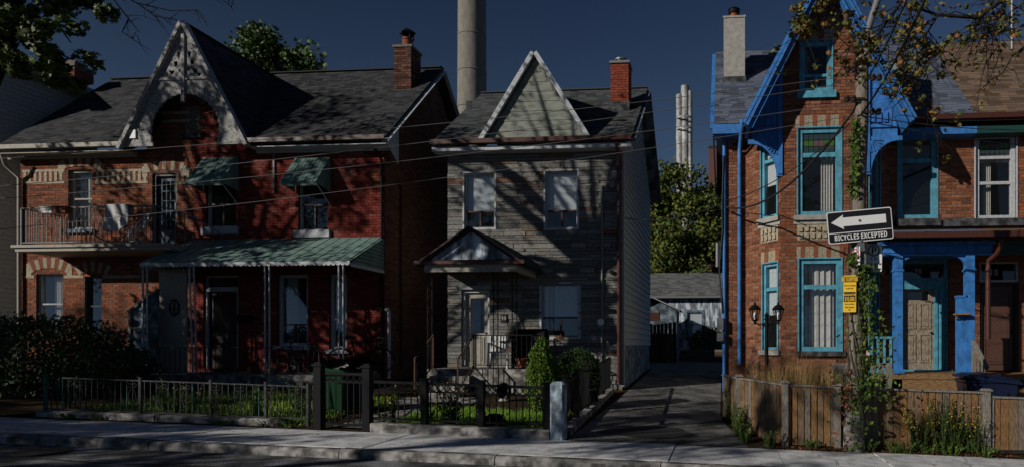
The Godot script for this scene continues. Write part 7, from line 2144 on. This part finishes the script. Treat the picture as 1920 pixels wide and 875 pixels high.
func tree(called: String, label: String, base: Vector3, fork: float, r0: float, centre: Vector3, rad: Vector3, n: int, per: int, size: float, cols: Array, o := {}) -> Node3D:
	var h := thing(called, label, "tree", base, o.get("group", ""))
	var s := Shape.new()
	var top := Vector3(lerpf(base.x, centre.x, 0.75), base.y + fork, lerpf(base.z, centre.z, 0.75))
	var tp := [base - Vector3(0, 0.2, 0), base + Vector3(0, 0.5, 0), base.lerp(top, 0.5) + Vector3(rng.randf_range(-0.1, 0.1), 0, rng.randf_range(-0.1, 0.1)), top]
	s.tube(tp, [r0 * 1.35, r0, r0 * 0.88, r0 * 0.72], 12)
	var clumps := []
	for k in n:
		var d := Vector3(rng.randfn(), rng.randfn(), rng.randfn()).normalized() * pow(rng.randf(), 0.4)
		var c := centre + d * rad
		var cr: float = o.get("clump", 0.32) * (rad.x + rad.y + rad.z) / 3.0 * rng.randf_range(0.6, 1.25)
		clumps.append([c, cr, int(per * rng.randf_range(0.6, 1.4))])
		var mid := top.lerp(c, 0.5) + Vector3(rng.randf_range(-0.3, 0.3), rng.randf_range(0.1, 0.5), rng.randf_range(-0.3, 0.3))
		s.tube([top - Vector3(0, rng.randf() * 0.5, 0), mid, c], [r0 * 0.35, r0 * 0.16, 0.012], 6)
		for q in 3:
			var e := c + Vector3(rng.randfn(), rng.randfn(), rng.randfn()).normalized() * cr
			s.tube([mid.lerp(c, 0.7), e], [0.02, 0.006], 4)
	part(h, "trunk", s, M.bark)
	foliage(h, clumps, size, cols[0], {"cols": cols, "kind": o.get("kind", "maple"), "spread": 0.3, "warm": o.get("warm", 0.3)})
	return h
func shrub(called: String, label: String, base: Vector3, rad: Vector3, n: int, size: float, c: Color, o := {}) -> void:
	var h := thing(called, label, o.get("cat", "shrub"), base)
	var s := Shape.new()
	for k in 6: s.tube([base + Vector3(rng.randf_range(-0.1, 0.1), -0.03, rng.randf_range(-0.1, 0.1)), base + Vector3(rng.randfn() * rad.x * 0.4, rad.y * 1.2, rng.randfn() * rad.z * 0.4)], [0.02, 0.006], 5)
	part(h, "stem", s, M.twig)
	var xs := []; var cs := []
	var fn := FastNoiseLite.new(); fn.seed = rng.randi() % 999; fn.frequency = 0.9
	var cone: float = o.get("cone", 0.0)
	for k in n:
		var d := Vector3(rng.randfn(), rng.randfn(), rng.randfn()).normalized()
		var lump: float = 1.0 + o.get("lump", 0.25) * fn.get_noise_3dv(d * 2.5)
		var p: Vector3 = d * pow(rng.randf(), 0.18) * lump
		if cone > 0: p *= Vector3(1.0 - cone * (p.y * 0.5 + 0.5), 1, 1.0 - cone * (p.y * 0.5 + 0.5))
		var q: Vector3 = base + Vector3(0, rad.y, 0) + p * rad
		if q.y < base.y: continue
		xs.append(Transform3D(turn_any().scaled_local(Vector3.ONE * size * rng.randf_range(0.6, 1.3)), q)); cs.append(leaf_cols(c, 0.35, 0.25))
	mass(many(h, "foliage", leaf_mesh(o.get("kind", "oval")), M.leaf if not o.has("mat") else M[o.mat], xs, cs))
func weed(called: String, label: String, base: Vector3, stems: int, ht: float, spread: float, lsize: float, c: Color, flower := Color(0, 0, 0), nf := 0, cat := "plant") -> void:
	var h := thing(called, label, cat, base)
	var s := Shape.new()
	s.col = Color(c.r * 0.8, c.g * 0.8, c.b * 0.8)
	var xs := []; var cs := []; var fx_ := []; var fc := []
	for k in stems:
		var a := rng.randf() * TAU
		var lean := Vector3(cos(a), 0, sin(a) * 0.6) * spread * sqrt(rng.randf())
		var hh := ht * rng.randf_range(0.55, 1.05)
		var foot := base + lean * 0.35; foot.y = base.y - 0.02
		var tip := base + lean + Vector3(0, hh, 0)
		var mid := foot.lerp(tip, 0.5) + Vector3(0, hh * 0.08, 0) - lean * 0.1
		s.tube([foot, mid, tip], [0.008, 0.006, 0.003], 4)
		var nl := int(hh / lsize * 2.6)
		for q in nl:
			var f := (q + 0.5) / nl
			var p: Vector3 = foot.lerp(mid, f * 2) if f < 0.5 else mid.lerp(tip, f * 2 - 1)
			var b := Basis(Vector3.UP, rng.randf() * TAU) * Basis(Vector3.RIGHT, rng.randf_range(-1.3, -0.4))
			var ls := lsize * rng.randf_range(0.6, 1.2) * (1.15 - 0.6 * f)
			xs.append(Transform3D(b.scaled_local(Vector3.ONE * ls), p + b * Vector3(0, ls * 0.5, 0))); cs.append(leaf_cols(c, 0.35, 0.3))
		for q in nf:
			var p := tip + Vector3(rng.randfn() * 0.045, rng.randfn() * 0.05, rng.randfn() * 0.045)
			fx_.append(Transform3D(turn_any().scaled_local(Vector3.ONE * 0.035), p)); fc.append(leaf_cols(flower, 0.2, 0.1))
	part(h, "stem", s, M.grass)
	mass(many(h, "foliage", leaf_mesh("oval"), M.leaf, xs, cs))
	if nf: mass(many(h, "flowers", leaf_mesh("oval"), M.leaf, fx_, fc))
func lawn(label_seed: int, x0: float, x1: float, d0: float, d1: float, n: int, ht: float, c: Color) -> void:
	var s := Shape.new()
	for a in 8:
		for b in 4:
			var xa := lerpf(x0, x1, a / 8.0); var xb := lerpf(x0, x1, (a + 1) / 8.0); var da := lerpf(d0, d1, b / 4.0); var db := lerpf(d0, d1, (b + 1) / 4.0)
			s.quad(Vector3(xa, ground(xa, da) + 0.006, -da), Vector3(xb, ground(xb, da) + 0.006, -da), Vector3(xb, ground(xb, db) + 0.006, -db), Vector3(xa, ground(xa, db) + 0.006, -db))
	var o := struct("lawn", s, M.turf)
	var xs := []; var cs := []
	var fn := FastNoiseLite.new(); fn.seed = label_seed; fn.frequency = 0.6
	for k in n:
		var x := rng.randf_range(x0, x1); var d := rng.randf_range(d0, d1)
		var g := fn.get_noise_2d(x * 3, d * 3)
		if rng.randf() < 0.25 - g * 0.9: continue
		var hh := ht * rng.randf_range(0.5, 1.3) * (1.0 + g)
		xs.append(Transform3D((Basis(Vector3.UP, rng.randf() * TAU) * Basis(Vector3.RIGHT, rng.randf_range(-0.5, 0.5))).scaled_local(Vector3(0.009, hh, hh)), Vector3(x, ground(x, d) + 0.004, -d))); cs.append(leaf_cols(c, 0.35, 0.5))
	many(o, "grass", leaf_mesh("blade"), M.grass, xs, cs).set_meta("kind", "stuff")
func make_plants() -> void:
	lawn(5, fx(110, 10.5), fx(585, 10.5), 10.5, 13.6, 16000, 0.10, Color(0.15, 0.26, 0.045))
	lawn(9, fx(700, 10.3), fx(1020, 10.3), 10.3, 12.6, 16000, 0.075, Color(0.15, 0.30, 0.045))
	# off-frame street trees that throw the dapple, and the one whose boughs hang in at the upper left
	make_trees()
	# hedge at the far left
	shrub("hedge_bush", "large dark yew bush at the end of the iron fence", Vector3(fx(70, 12.2), ground(-16, 12.2), -12.2), Vector3(2.0, 0.85, 1.1), 9000, 0.10, Color(0.035, 0.06, 0.02), {"lump": 0.4})
	shrub("hedge_bush", "dark bush between the yew and the porch stairs", Vector3(fx(190, 13.6), ground(-14, 13.6), -13.6), Vector3(1.2, 0.55, 0.8), 3500, 0.10, Color(0.035, 0.06, 0.02), {"lump": 0.4})
	# stone house garden
	shrub("cedar_shrub", "upright bright green cedar beside the stone house steps", Vector3(fx(1015, 12.6), ground(-3.4, 12.6), -12.6), Vector3(0.42, 0.78, 0.42), 7000, 0.055, Color(0.075, 0.14, 0.02), {"cone": 0.45, "lump": 0.3, "mat": "needle"})
	shrub("round_shrub", "clipped dark round shrub beside the cedar", Vector3(fx(1083, 13.2), ground(-3.0, 13.2), -13.2), Vector3(0.52, 0.68, 0.5), 7000, 0.045, Color(0.03, 0.055, 0.018), {"lump": 0.12, "mat": "needle"})
	shrub("ivy_mound", "dark leafy shrub behind the low garden wall by the garage", Vector3(fx(1330, 34.9), 0.8, -34.9), Vector3(1.2, 0.95, 0.6), 2500, 0.12, Color(0.03, 0.06, 0.018))
	# planting behind the iron fence
	weed("leafy_plant", "tall bushy green plant pushing through the iron fence", at(318, 770, 10.42).lerp(Vector3(fx(318, 10.45), street(-9), -10.45), 1.0), 16, 0.78, 0.28, 0.10, Color(0.07, 0.13, 0.025))
	weed("rose_bush", "sparse rose bush with dry tops behind the iron fence", Vector3(fx(350, 10.6), ground(fx(350, 10.6), 10.6), -10.6), 9, 0.7, 0.3, 0.07, Color(0.08, 0.11, 0.03), Color(0.3, 0.18, 0.14), 5)
	weed("leafy_plant", "rounded leafy plant near the end of the iron fence", Vector3(fx(487, 10.7), ground(fx(487, 10.7), 10.7), -10.7), 16, 0.62, 0.32, 0.09, Color(0.075, 0.13, 0.03))
	weed("leafy_plant", "low plant beside the green fence post", Vector3(fx(130, 10.6), ground(fx(130, 10.6), 10.6), -10.6), 10, 0.45, 0.3, 0.08, Color(0.07, 0.12, 0.03))
	weed("leafy_plant", "straggling green plant beside the black gate", Vector3(fx(560, 11.4), ground(fx(560, 11.4), 11.4), -11.4), 14, 0.6, 0.35, 0.09, Color(0.07, 0.13, 0.03))
	for q in [[130, 10.15, "weed tuft at the foot of the green fence post"], [190, 10.17, "weeds on the pavement edge under the iron fence scrolls"], [420, 10.16, "weed tuft between the garden kerb and the pavement"], [545, 10.2, "spreading weeds beside the black gate post"], [500, 10.2, "small weeds at the end of the garden kerb"]]:
		var x := fx(q[0], q[1])
		weed("weed", q[2], Vector3(x, street(x), -q[1]), 14, 0.13, 0.28, 0.06, Color(0.085, 0.14, 0.03))
	# yellow flowers behind the ringed fence
	weed("flower_plant", "black-eyed yellow flowers leaning beside the fence post", Vector3(fx(737, 10.5), ground(-5.8, 10.5), -10.5), 6, 0.62, 0.2, 0.12, Color(0.06, 0.11, 0.025), Color(0.75, 0.42, 0.02), 9)
	weed("flower_plant", "tall leafy plant with a few yellow flowers behind the ringed fence", Vector3(fx(845, 10.6), ground(-4.7, 10.6), -10.6), 16, 0.75, 0.30, 0.13, Color(0.045, 0.085, 0.025), Color(0.7, 0.38, 0.02), 3)
	weed("leafy_plant", "broad-leaved plant at the foot of the gate post", Vector3(fx(718, 10.45), ground(-6, 10.45), -10.45), 9, 0.3, 0.25, 0.14, Color(0.06, 0.11, 0.03))
	weed("leafy_plant", "dark plant beside the middle fence post", Vector3(fx(800, 10.8), ground(-5, 10.8), -10.8), 12, 0.5, 0.25, 0.11, Color(0.04, 0.075, 0.02))
	# dry ornamental grass behind the plank fence
	for q in [[1500, 11.1, 1.55, "tall dry feather grass behind the plank fence, before the bay window"], [1545, 11.2, 1.4, "dry feather grass clump next to the grey picket panel"], [1440, 11.5, 1.2, "thin dry grass around the garden lamp post"], [1460, 11.1, 1.35, "dry grass clump between lamp post and feather grass"]]:
		var b := Vector3(fx(q[0], q[1]), 0, -q[1]); b.y = ground(b.x, q[1])
		var h := thing("ornamental_grass", q[3], "grass", b)
		var xs := []; var cs := []
		for k in (420 if q[2] > 1.3 else 200):
			var a := rng.randf() * TAU; var l := sqrt(rng.randf())
			var hh: float = q[2] * rng.randf_range(0.55, 1.08)
			var bs := Basis(Vector3.UP, a) * Basis(Vector3.RIGHT, l * rng.randf_range(0.05, 0.28))
			xs.append(Transform3D(bs.scaled_local(Vector3(rng.randf_range(0.008, 0.018), hh, hh * 0.5)), b + Vector3(cos(a), 0, sin(a)) * 0.18 * l)); cs.append(leaf_cols(Color(0.27, 0.19, 0.085), 0.35, 0.3) if rng.randf() < 0.75 else leaf_cols(Color(0.12, 0.13, 0.04), 0.3, 0.2))
		mass(many(h, "blades", leaf_mesh("blade"), M.grass, xs, cs))
	weed("leafy_plant", "green plant at the bend of the plank fence behind its cap rail", Vector3(fx(1420, 11.9), 0.1, -11.9), 22, 1.15, 0.4, 0.09, Color(0.06, 0.11, 0.03))
	weed("leafy_plant", "pale green creeper between the feather grass and the vine", Vector3(fx(1562, 11.0), 0.0, -11.0), 16, 1.1, 0.25, 0.08, Color(0.10, 0.17, 0.03))
	weed("leafy_plant", "green stems around the grey picket panel by the porch", Vector3(fx(1652, 11.3), 0.0, -11.3), 16, 1.15, 0.45, 0.08, Color(0.10, 0.17, 0.035))
	# weeds along the driveway side of the plank fence
	for q in [[1372, 12.2, 0.7, "tall weed at the driveway end of the plank fence"], [1383, 11.2, 0.55, "spreading weed against the driveway side of the plank fence"], [1392, 10.9, 0.35, "dry tuft by the driveway at the fence foot"], [1398, 10.45, 0.28, "bright green weed at the driveway corner of the fence"], [1447, 10.2, 0.28, "dark weed under the fence post bend"], [1525, 10.2, 0.14, "small weed at the foot of the plank fence"]]:
		var x := fx(q[0], q[1])
		weed("weed", q[3], Vector3(x, ground(x, q[1]), -q[1]), 18, q[2], 0.22, 0.08, Color(0.075, 0.12, 0.03))
	# goldenrod and asters before the fence
	for q in [[1725, 0.72, 20, "goldenrod with yellow plumes against the planks"], [1765, 0.95, 22, "tallest dark leafy weed against the plank fence"], [1792, 0.62, 24, "bushy dark weed with a few yellow heads beside the tall weed"], [1828, 0.75, 14, "thin goldenrod beside the last fence post"]]:
		var x := fx(q[0], 10.2)
		weed("tall_weed", q[3], Vector3(x, street(x), -10.2), q[2], q[1], 0.27, 0.085, Color(0.045, 0.075, 0.02), Color(0.42, 0.32, 0.02), [5, 0, 2, 3][[1725, 1765, 1792, 1828].find(q[0])])
	for q in [[1680, "low green weed beside the vine-covered pole"], [1700, "low weeds left of the goldenrod along the pavement"], [1745, "ground-hugging weeds under the goldenrod"], [1785, "ground-hugging weeds under the bushy dark weed"], [1850, "grassy tuft at the foot of the gate post"], [1632, "pale green sprig at the concrete collar of the pole"]]:
		var x := fx(q[0], 10.1)
		weed("weed", q[1], Vector3(x, street(x), -10.12), 16, 0.22, 0.26, 0.07, Color(0.085, 0.14, 0.03))
	# dead leaves swept along the fence foot
	var lx := []; var lc := []
	for k in 700:
		var x := rng.randf_range(fx(1450, 10), fx(1915, 10)); var d := 10.0 + rng.randfn() * 0.06 + (0.12 if x > 2.4 and x < 4.6 else 0.1)
		lx.append(Transform3D((Basis(Vector3.UP, rng.randf() * TAU) * Basis(Vector3.RIGHT, -PI / 2 + rng.randf_range(-0.5, 0.5))).scaled_local(Vector3.ONE * rng.randf_range(0.03, 0.07)), Vector3(x, street(x) + rng.randf_range(0.012, 0.04), -d))); lc.append(leaf_cols(Color(0.15, 0.07, 0.035), 0.4, 0.4))
	for k in 120:
		var x := rng.randf_range(-16, 5); var d := rng.randf_range(8.0, 10.0)
		lx.append(Transform3D((Basis(Vector3.UP, rng.randf() * TAU) * Basis(Vector3.RIGHT, -PI / 2 + rng.randf_range(-0.3, 0.3))).scaled_local(Vector3.ONE * rng.randf_range(0.03, 0.07)), Vector3(x, street(x) + (0.02 if d > 8.45 else -0.115), -d))); lc.append(leaf_cols(Color(0.17, 0.09, 0.035), 0.4, 0.4))
	var ll := many(self, "leaf_litter", leaf_mesh("oval"), M.leaf, lx, lc)
	ll.set_meta("kind", "stuff"); tag(ll, "fallen brown leaves along the fence foot and pavement", "leaves")
	# creeper on the pole
	var d := 10.12
	var pb := at(1602, 842, d); var pt := at(1618, 96, d)
	var v := thing("creeper_vine", "green and reddish creeper climbing the utility pole", "vine", Vector3(pb.x, street(pb.x), pb.z))
	var s := Shape.new(); var xs := []; var cs := []
	for k in 9:
		var p := []
		for q in 12:
			var f := q / 11.0 * (0.85 if k < 3 else 0.42)
			var a := k * 0.8 + q * 0.35
			p.append(pb.lerp(pt, f) + Vector3(cos(a), 0, sin(a)) * 0.155)
		s.tube(p, [0.012, 0.008], 4)
	part(v, "stem", s, M.twig)
	for k in 2500:
		var py := 842.0 - 610.0 * pow(rng.randf(), 1.25)
		var f := (842.0 - py) / 746.0
		var wide := 0.42 if py > 590 else (0.22 if py > 500 else 0.07)
		if py > 760: wide = 0.30
		if py > 372 and py < 478: continue
		var c := pb.lerp(pt, f)
		var off := Vector3(rng.randfn() * wide * 0.5 + (0.08 if py > 500 else -0.11), 0, absf(rng.randfn()) * 0.10 + 0.06 - wide * 0.2 * rng.randf())
		if Vector2(off.x, off.z).length() < 0.12: off = off.normalized() * 0.14
		# the stretches the signs and bare wood leave open
		if py > 585 and py < 842 and off.x > 0.05 and py > 750 and rng.randf() < 0.8: continue
		if py < 700 and py > 510 and off.x < -0.02 and off.z > 0.0 and rng.randf() < 0.85: continue
		var red := py > 640 and off.x < -0.08
		xs.append(Transform3D((Basis(Vector3.UP, rng.randf_range(-1.2, 1.2)) * Basis(Vector3.RIGHT, rng.randf_range(-0.3, 0.9)) * Basis(Vector3(0, 0, 1), rng.randf() * TAU)).scaled_local(Vector3.ONE * rng.randf_range(0.05, 0.11)), c + off))
		cs.append(leaf_cols(Color(0.17, 0.075, 0.035), 0.35, 0.3) if red and rng.randf() < 0.7 else leaf_cols(Color(0.055, 0.105, 0.02), 0.5, 0.6))
	mass(many(v, "foliage", leaf_mesh("oval"), M.leaf, xs, cs))
func make_trees() -> void:
	var gr := [Color(0.055, 0.10, 0.02), Color(0.07, 0.12, 0.025), Color(0.045, 0.085, 0.02)]
	# behind the houses
	tree("maple_tree", "broad green maple turning yellow behind the garage", Vector3(fx(1290, 49), 0.8, -49), 5.0, 0.35, Vector3(fx(1281, 49), 8.8, -49), Vector3(4.2, 7.6, 3.4), 105, 430, 0.30, [Color(0.075, 0.115, 0.02), Color(0.11, 0.125, 0.02), Color(0.05, 0.085, 0.02)], {"clump": 0.28})
	tree("maple_tree", "dark green tree behind the brick house gable", Vector3(fx(500, 34), 0.8, -34), 9.0, 0.3, Vector3(fx(492, 34), 15.2, -34), Vector3(4.3, 4.4, 3.0), 90, 340, 0.26, gr, {"clump": 0.26})
	# trees outside the frame whose shade falls on the street and the houses
	var g := "street trees outside the picture that shade the houses"
	for q in [
		[-38.0, 2.2, 9.5, 4.6, 4.4, 44, 130, "tree on the near pavement shading the foot of the brick house"],
		[-31.0, 2.4, 8.2, 4.6, 4.4, 56, 130, "tree on the near pavement shading the brick house porch and yard"],
		[-24.8, 2.4, 6.7, 3.6, 1.7, 50, 120, "slender tree on the near pavement shading the road and the black gate"],
		[-17.6, 2.6, 10.6, 2.6, 2.6, 18, 80, "smaller tree on the near pavement shading the driveway and the stone house steps"],
		[-19.6, 2.2, 5.9, 2.8, 1.2, 30, 110, "low young tree on the near pavement shading the kerb before the stone house"],
		[-15.5, 6.5, 8.4, 3.4, 2.8, 14, 90, "sparse tree behind the near pavement streaking the road with shade"]]:
		tree("shade_tree", q[7], Vector3(q[0], street(q[0]), q[1]), maxf(q[2] - 3.2, 3.4), 0.2, Vector3(q[0], q[2], q[1] - 0.5), Vector3(q[3], q[4], q[3]), q[5], q[6], 0.24, gr, {"kind": "oval", "group": g, "clump": 0.26})
	tree("shade_tree", "low dense tree before the clapboard house darkening the red porch", Vector3(-21.6, street(-21.6), -9.3), 2.8, 0.24, Vector3(-20.6, 6.0, -9.0), Vector3(4.2, 2.3, 2.6), 52, 120, 0.22, gr, {"kind": "oval", "group": g, "clump": 0.28})
	tree("shade_tree", "tall airy tree before the clapboard house dappling the red wall and roof", Vector3(-23.4, street(-23.4), -8.2), 7.0, 0.24, Vector3(-22.9, 12.2, -8.8), Vector3(4.2, 4.4, 2.4), 52, 80, 0.22, gr, {"kind": "oval", "group": g, "clump": 0.24})
	# boughs at the upper left
	bough_tree()
	autumn_tree()

func clump_line(p: Array, n: int, r: float, per: int) -> Array:
	var out := []
	for k in n:
		var f := rng.randf() * (p.size() - 1)
		var q := mini(int(f), p.size() - 2)
		out.append([p[q].lerp(p[q + 1], f - q) + Vector3(rng.randfn(), rng.randfn(), rng.randfn()) * r * 0.6, r * rng.randf_range(0.5, 1.1), per])
	return out
func bough_tree() -> void:
	# street tree just outside the frame on the left: trunk at the edge, leafy boughs and bare twigs hanging in
	var base := Vector3(-11.6, street(-11.6), -8.7)
	base = Vector3(fx(-190, 9.3), street(-15), -9.3)
	var h := thing("street_tree", "street tree with dark trunk whose leafy boughs hang over the clapboard house", "tree", base)
	var s := Shape.new()
	var top := at(40, -150, 9.4)
	s.tube([base - Vector3(0, 0.2, 0), base + Vector3(0.1, 3.0, 0), at(-14, 100, 9.35), at(10, 0, 9.4), top], [0.36, 0.30, 0.21, 0.19, 0.15], 14)
	var cl := []
	for q in [[[at(12, 20, 9.4), at(60, 30, 9.6), at(110, 50, 9.7), at(132, 80, 9.7)], 6, 0.28, 75], [[at(0, 110, 9.4), at(40, 105, 9.7), at(75, 125, 9.8), at(95, 140, 9.8)], 5, 0.26, 75], [[at(18, -40, 9.4), at(95, -10, 9.6), at(160, 10, 9.9), at(205, 30, 10.0)], 8, 0.26, 90], [[at(10, 60, 9.4), at(50, 70, 9.5), at(110, 100, 9.6), at(135, 112, 9.6)], 5, 0.24, 70], [[at(5, 60, 9.4), at(10, 95, 9.4), at(25, 120, 9.4), at(40, 135, 9.4)], 6, 0.25, 80]]:
		s.tube(q[0], [0.05, 0.035, 0.02, 0.008], 6)
		cl.append_array(clump_line(q[0], q[1], q[2], q[3]))
	# crown above the frame
	for k in 58:
		var c := top + Vector3(rng.randf_range(-5.5, 3.0), rng.randf_range(0.2, 4.6), rng.randf_range(-2.0, 2.5))
		if k > 44: c = Vector3(rng.randf_range(-17.5, -14.0), rng.randf_range(4.8, 9.0), rng.randf_range(-10.5, -8.0))
		s.tube([top - Vector3(0, rng.randf() * 0.6, 0), top.lerp(c, 0.5) + Vector3(0, 0.4, 0), c], [0.09, 0.05, 0.012], 5)
		cl.append([c, rng.randf_range(0.5, 0.95), 80])
	# bare twigs reaching to the right
	for q in [[[at(20, -60, 9.4), at(190, -30, 9.8), at(240, 35, 10.0), at(262, 62, 10.1)], 0.02], [[at(190, -30, 9.8), at(255, 5, 10.1), at(320, 20, 10.3), at(372, 18, 10.4)], 0.014], [[at(240, 35, 10.0), at(228, 60, 10.0), at(255, 78, 10.1), at(282, 95, 10.2)], 0.010], [[at(255, 5, 10.1), at(290, 30, 10.2), at(330, 38, 10.3)], 0.009], [[at(320, -40, 10.3), at(400, -10, 10.5), at(425, 5, 10.5), at(438, 20, 10.6)], 0.012]]:
		s.tube(q[0], [q[1], q[1] * 0.8, q[1] * 0.5, 0.004], 5)
		for k in 9:
			var f: float = rng.randf() * (q[0].size() - 1.01); var i := int(f)
			var a: Vector3 = q[0][i].lerp(q[0][i + 1], f - i)
			var b := a + Vector3(rng.randf_range(0.05, 0.5), rng.randf_range(-0.35, 0.12), rng.randf_range(-0.2, 0.2))
			s.tube([a, a.lerp(b, 0.5) + Vector3(0, 0.05, 0), b], [0.007, 0.005, 0.003], 4)
	part(h, "trunk", s, M.bark)
	foliage(h, cl, 0.13, Color.WHITE, {"cols": [Color(0.05, 0.085, 0.018), Color(0.065, 0.10, 0.02), Color(0.04, 0.07, 0.016)], "spread": 0.3, "warm": 0.4})
func autumn_tree() -> void:
	# thin autumn boughs hanging in at the upper right from a tree beyond the frame
	var base := Vector3(9.6, street(9.6), -8.0)
	var h := thing("street_tree", "sparse tree with orange and green leaves and bare twigs above the brown roof", "tree", base)
	var s := Shape.new()
	var fork := Vector3(9.2, 8.6, -8.2)
	s.tube([base - Vector3(0, 0.2, 0), base + Vector3(-0.1, 3.5, 0), fork], [0.32, 0.26, 0.2], 12)
	var cl := []
	var d := 8.6
	var bs := [
		[[fork, at(1990, -60, d), at(1905, -20, d), at(1838, 33, d), at(1760, 28, d), at(1700, 8, d)], 0.05, 6, 0.20, 26],
		[[at(1838, 33, d), at(1855, 48, d), at(1850, 90, d), at(1853, 130, d)], 0.014, 0, 0.2, 0],
		[[fork, at(1850, -120, d), at(1720, -40, d), at(1680, 20, d), at(1650, 60, d)], 0.04, 7, 0.22, 24],
		[[at(1720, -40, d), at(1620, -30, d), at(1560, 0, d), at(1520, 50, d), at(1492, 78, d)], 0.03, 13, 0.17, 34],
		[[at(1560, 0, d), at(1585, 25, d), at(1605, 70, d), at(1585, 100, d)], 0.012, 8, 0.14, 20],
		[[at(1760, 28, d), at(1740, 60, d), at(1700, 95, d), at(1690, 135, d)], 0.014, 9, 0.2, 20],
		[[at(1700, 8, d), at(1720, 50, d), at(1760, 90, d), at(1778, 98, d)], 0.012, 6, 0.16, 20],
		[[at(1690, 135, d), at(1740, 140, d), at(1748, 200, d), at(1735, 222, d)], 0.008, 2, 0.15, 8],
		[[at(1905, -20, d), at(1880, 20, d), at(1900, 45, d)], 0.014, 9, 0.2, 26],
		[[at(1853, 45, d), at(1875, 85, d), at(1882, 140, d)], 0.008, 1, 0.15, 6],
		[[at(1660, 10, d), at(1650, 80, d), at(1625, 110, d)], 0.010, 6, 0.16, 18],
		[[at(1740, 60, d), at(1725, 110, d), at(1720, 150, d), at(1690, 190, d)], 0.008, 3, 0.16, 12]]
	for q in bs:
		var r: Array = []
		for k in q[0].size(): r.append(q[1] * lerpf(1.0, 0.25, float(k) / (q[0].size() - 1)))
		s.tube(q[0], r, 6)
		cl.append_array(clump_line(q[0].slice(1), q[2], q[3], q[4]))
		for k in 16:
			var f: float = rng.randf() * (q[0].size() - 1.01); var i := int(f)
			var a: Vector3 = q[0][i].lerp(q[0][i + 1], f - i)
			var b := a + Vector3(rng.randf_range(-0.55, 0.4), rng.randf_range(-0.6, 0.2), rng.randf_range(-0.3, 0.3))
			var m := a.lerp(b, 0.5) + Vector3(rng.randf_range(-0.06, 0.06), 0.07, 0)
			s.tube([a, m, b], [0.008, 0.006, 0.003], 4)
			for e in 2: s.tube([m.lerp(b, 0.4 * e), m.lerp(b, 0.4 * e) + Vector3(rng.randf_range(-0.25, 0.2), rng.randf_range(-0.25, 0.06), rng.randf_range(-0.1, 0.1))], [0.004, 0.002], 3)
			if rng.randf() < 0.4: cl.append([b, 0.10, 7])
	part(h, "trunk", s, M.bark)
	for k in 26: cl.append([fork + Vector3(rng.randf_range(-3.5, 3.0), rng.randf_range(1.0, 5.0), rng.randf_range(-3, 3)), 0.8, 40])
	foliage(h, cl, 0.072, Color.WHITE, {"cols": [Color(0.19, 0.095, 0.025), Color(0.14, 0.115, 0.025), Color(0.085, 0.11, 0.025), Color(0.10, 0.12, 0.03)], "spread": 0.35, "warm": 0.3, "kind": "maple"})

func _ready() -> void:
	rng.seed = 20240917
	make_light()
	make_materials()
	make_ground()
	print("ground ", Time.get_ticks_msec())
	make_red_house()
	print("red ", Time.get_ticks_msec())
	make_stone_house()
	make_blue_house()
	print("houses ", Time.get_ticks_msec())
	make_far()
	make_yards()
	make_street_things()
	print("things ", Time.get_ticks_msec())
	make_plants()
	print("plants ", Time.get_ticks_msec())
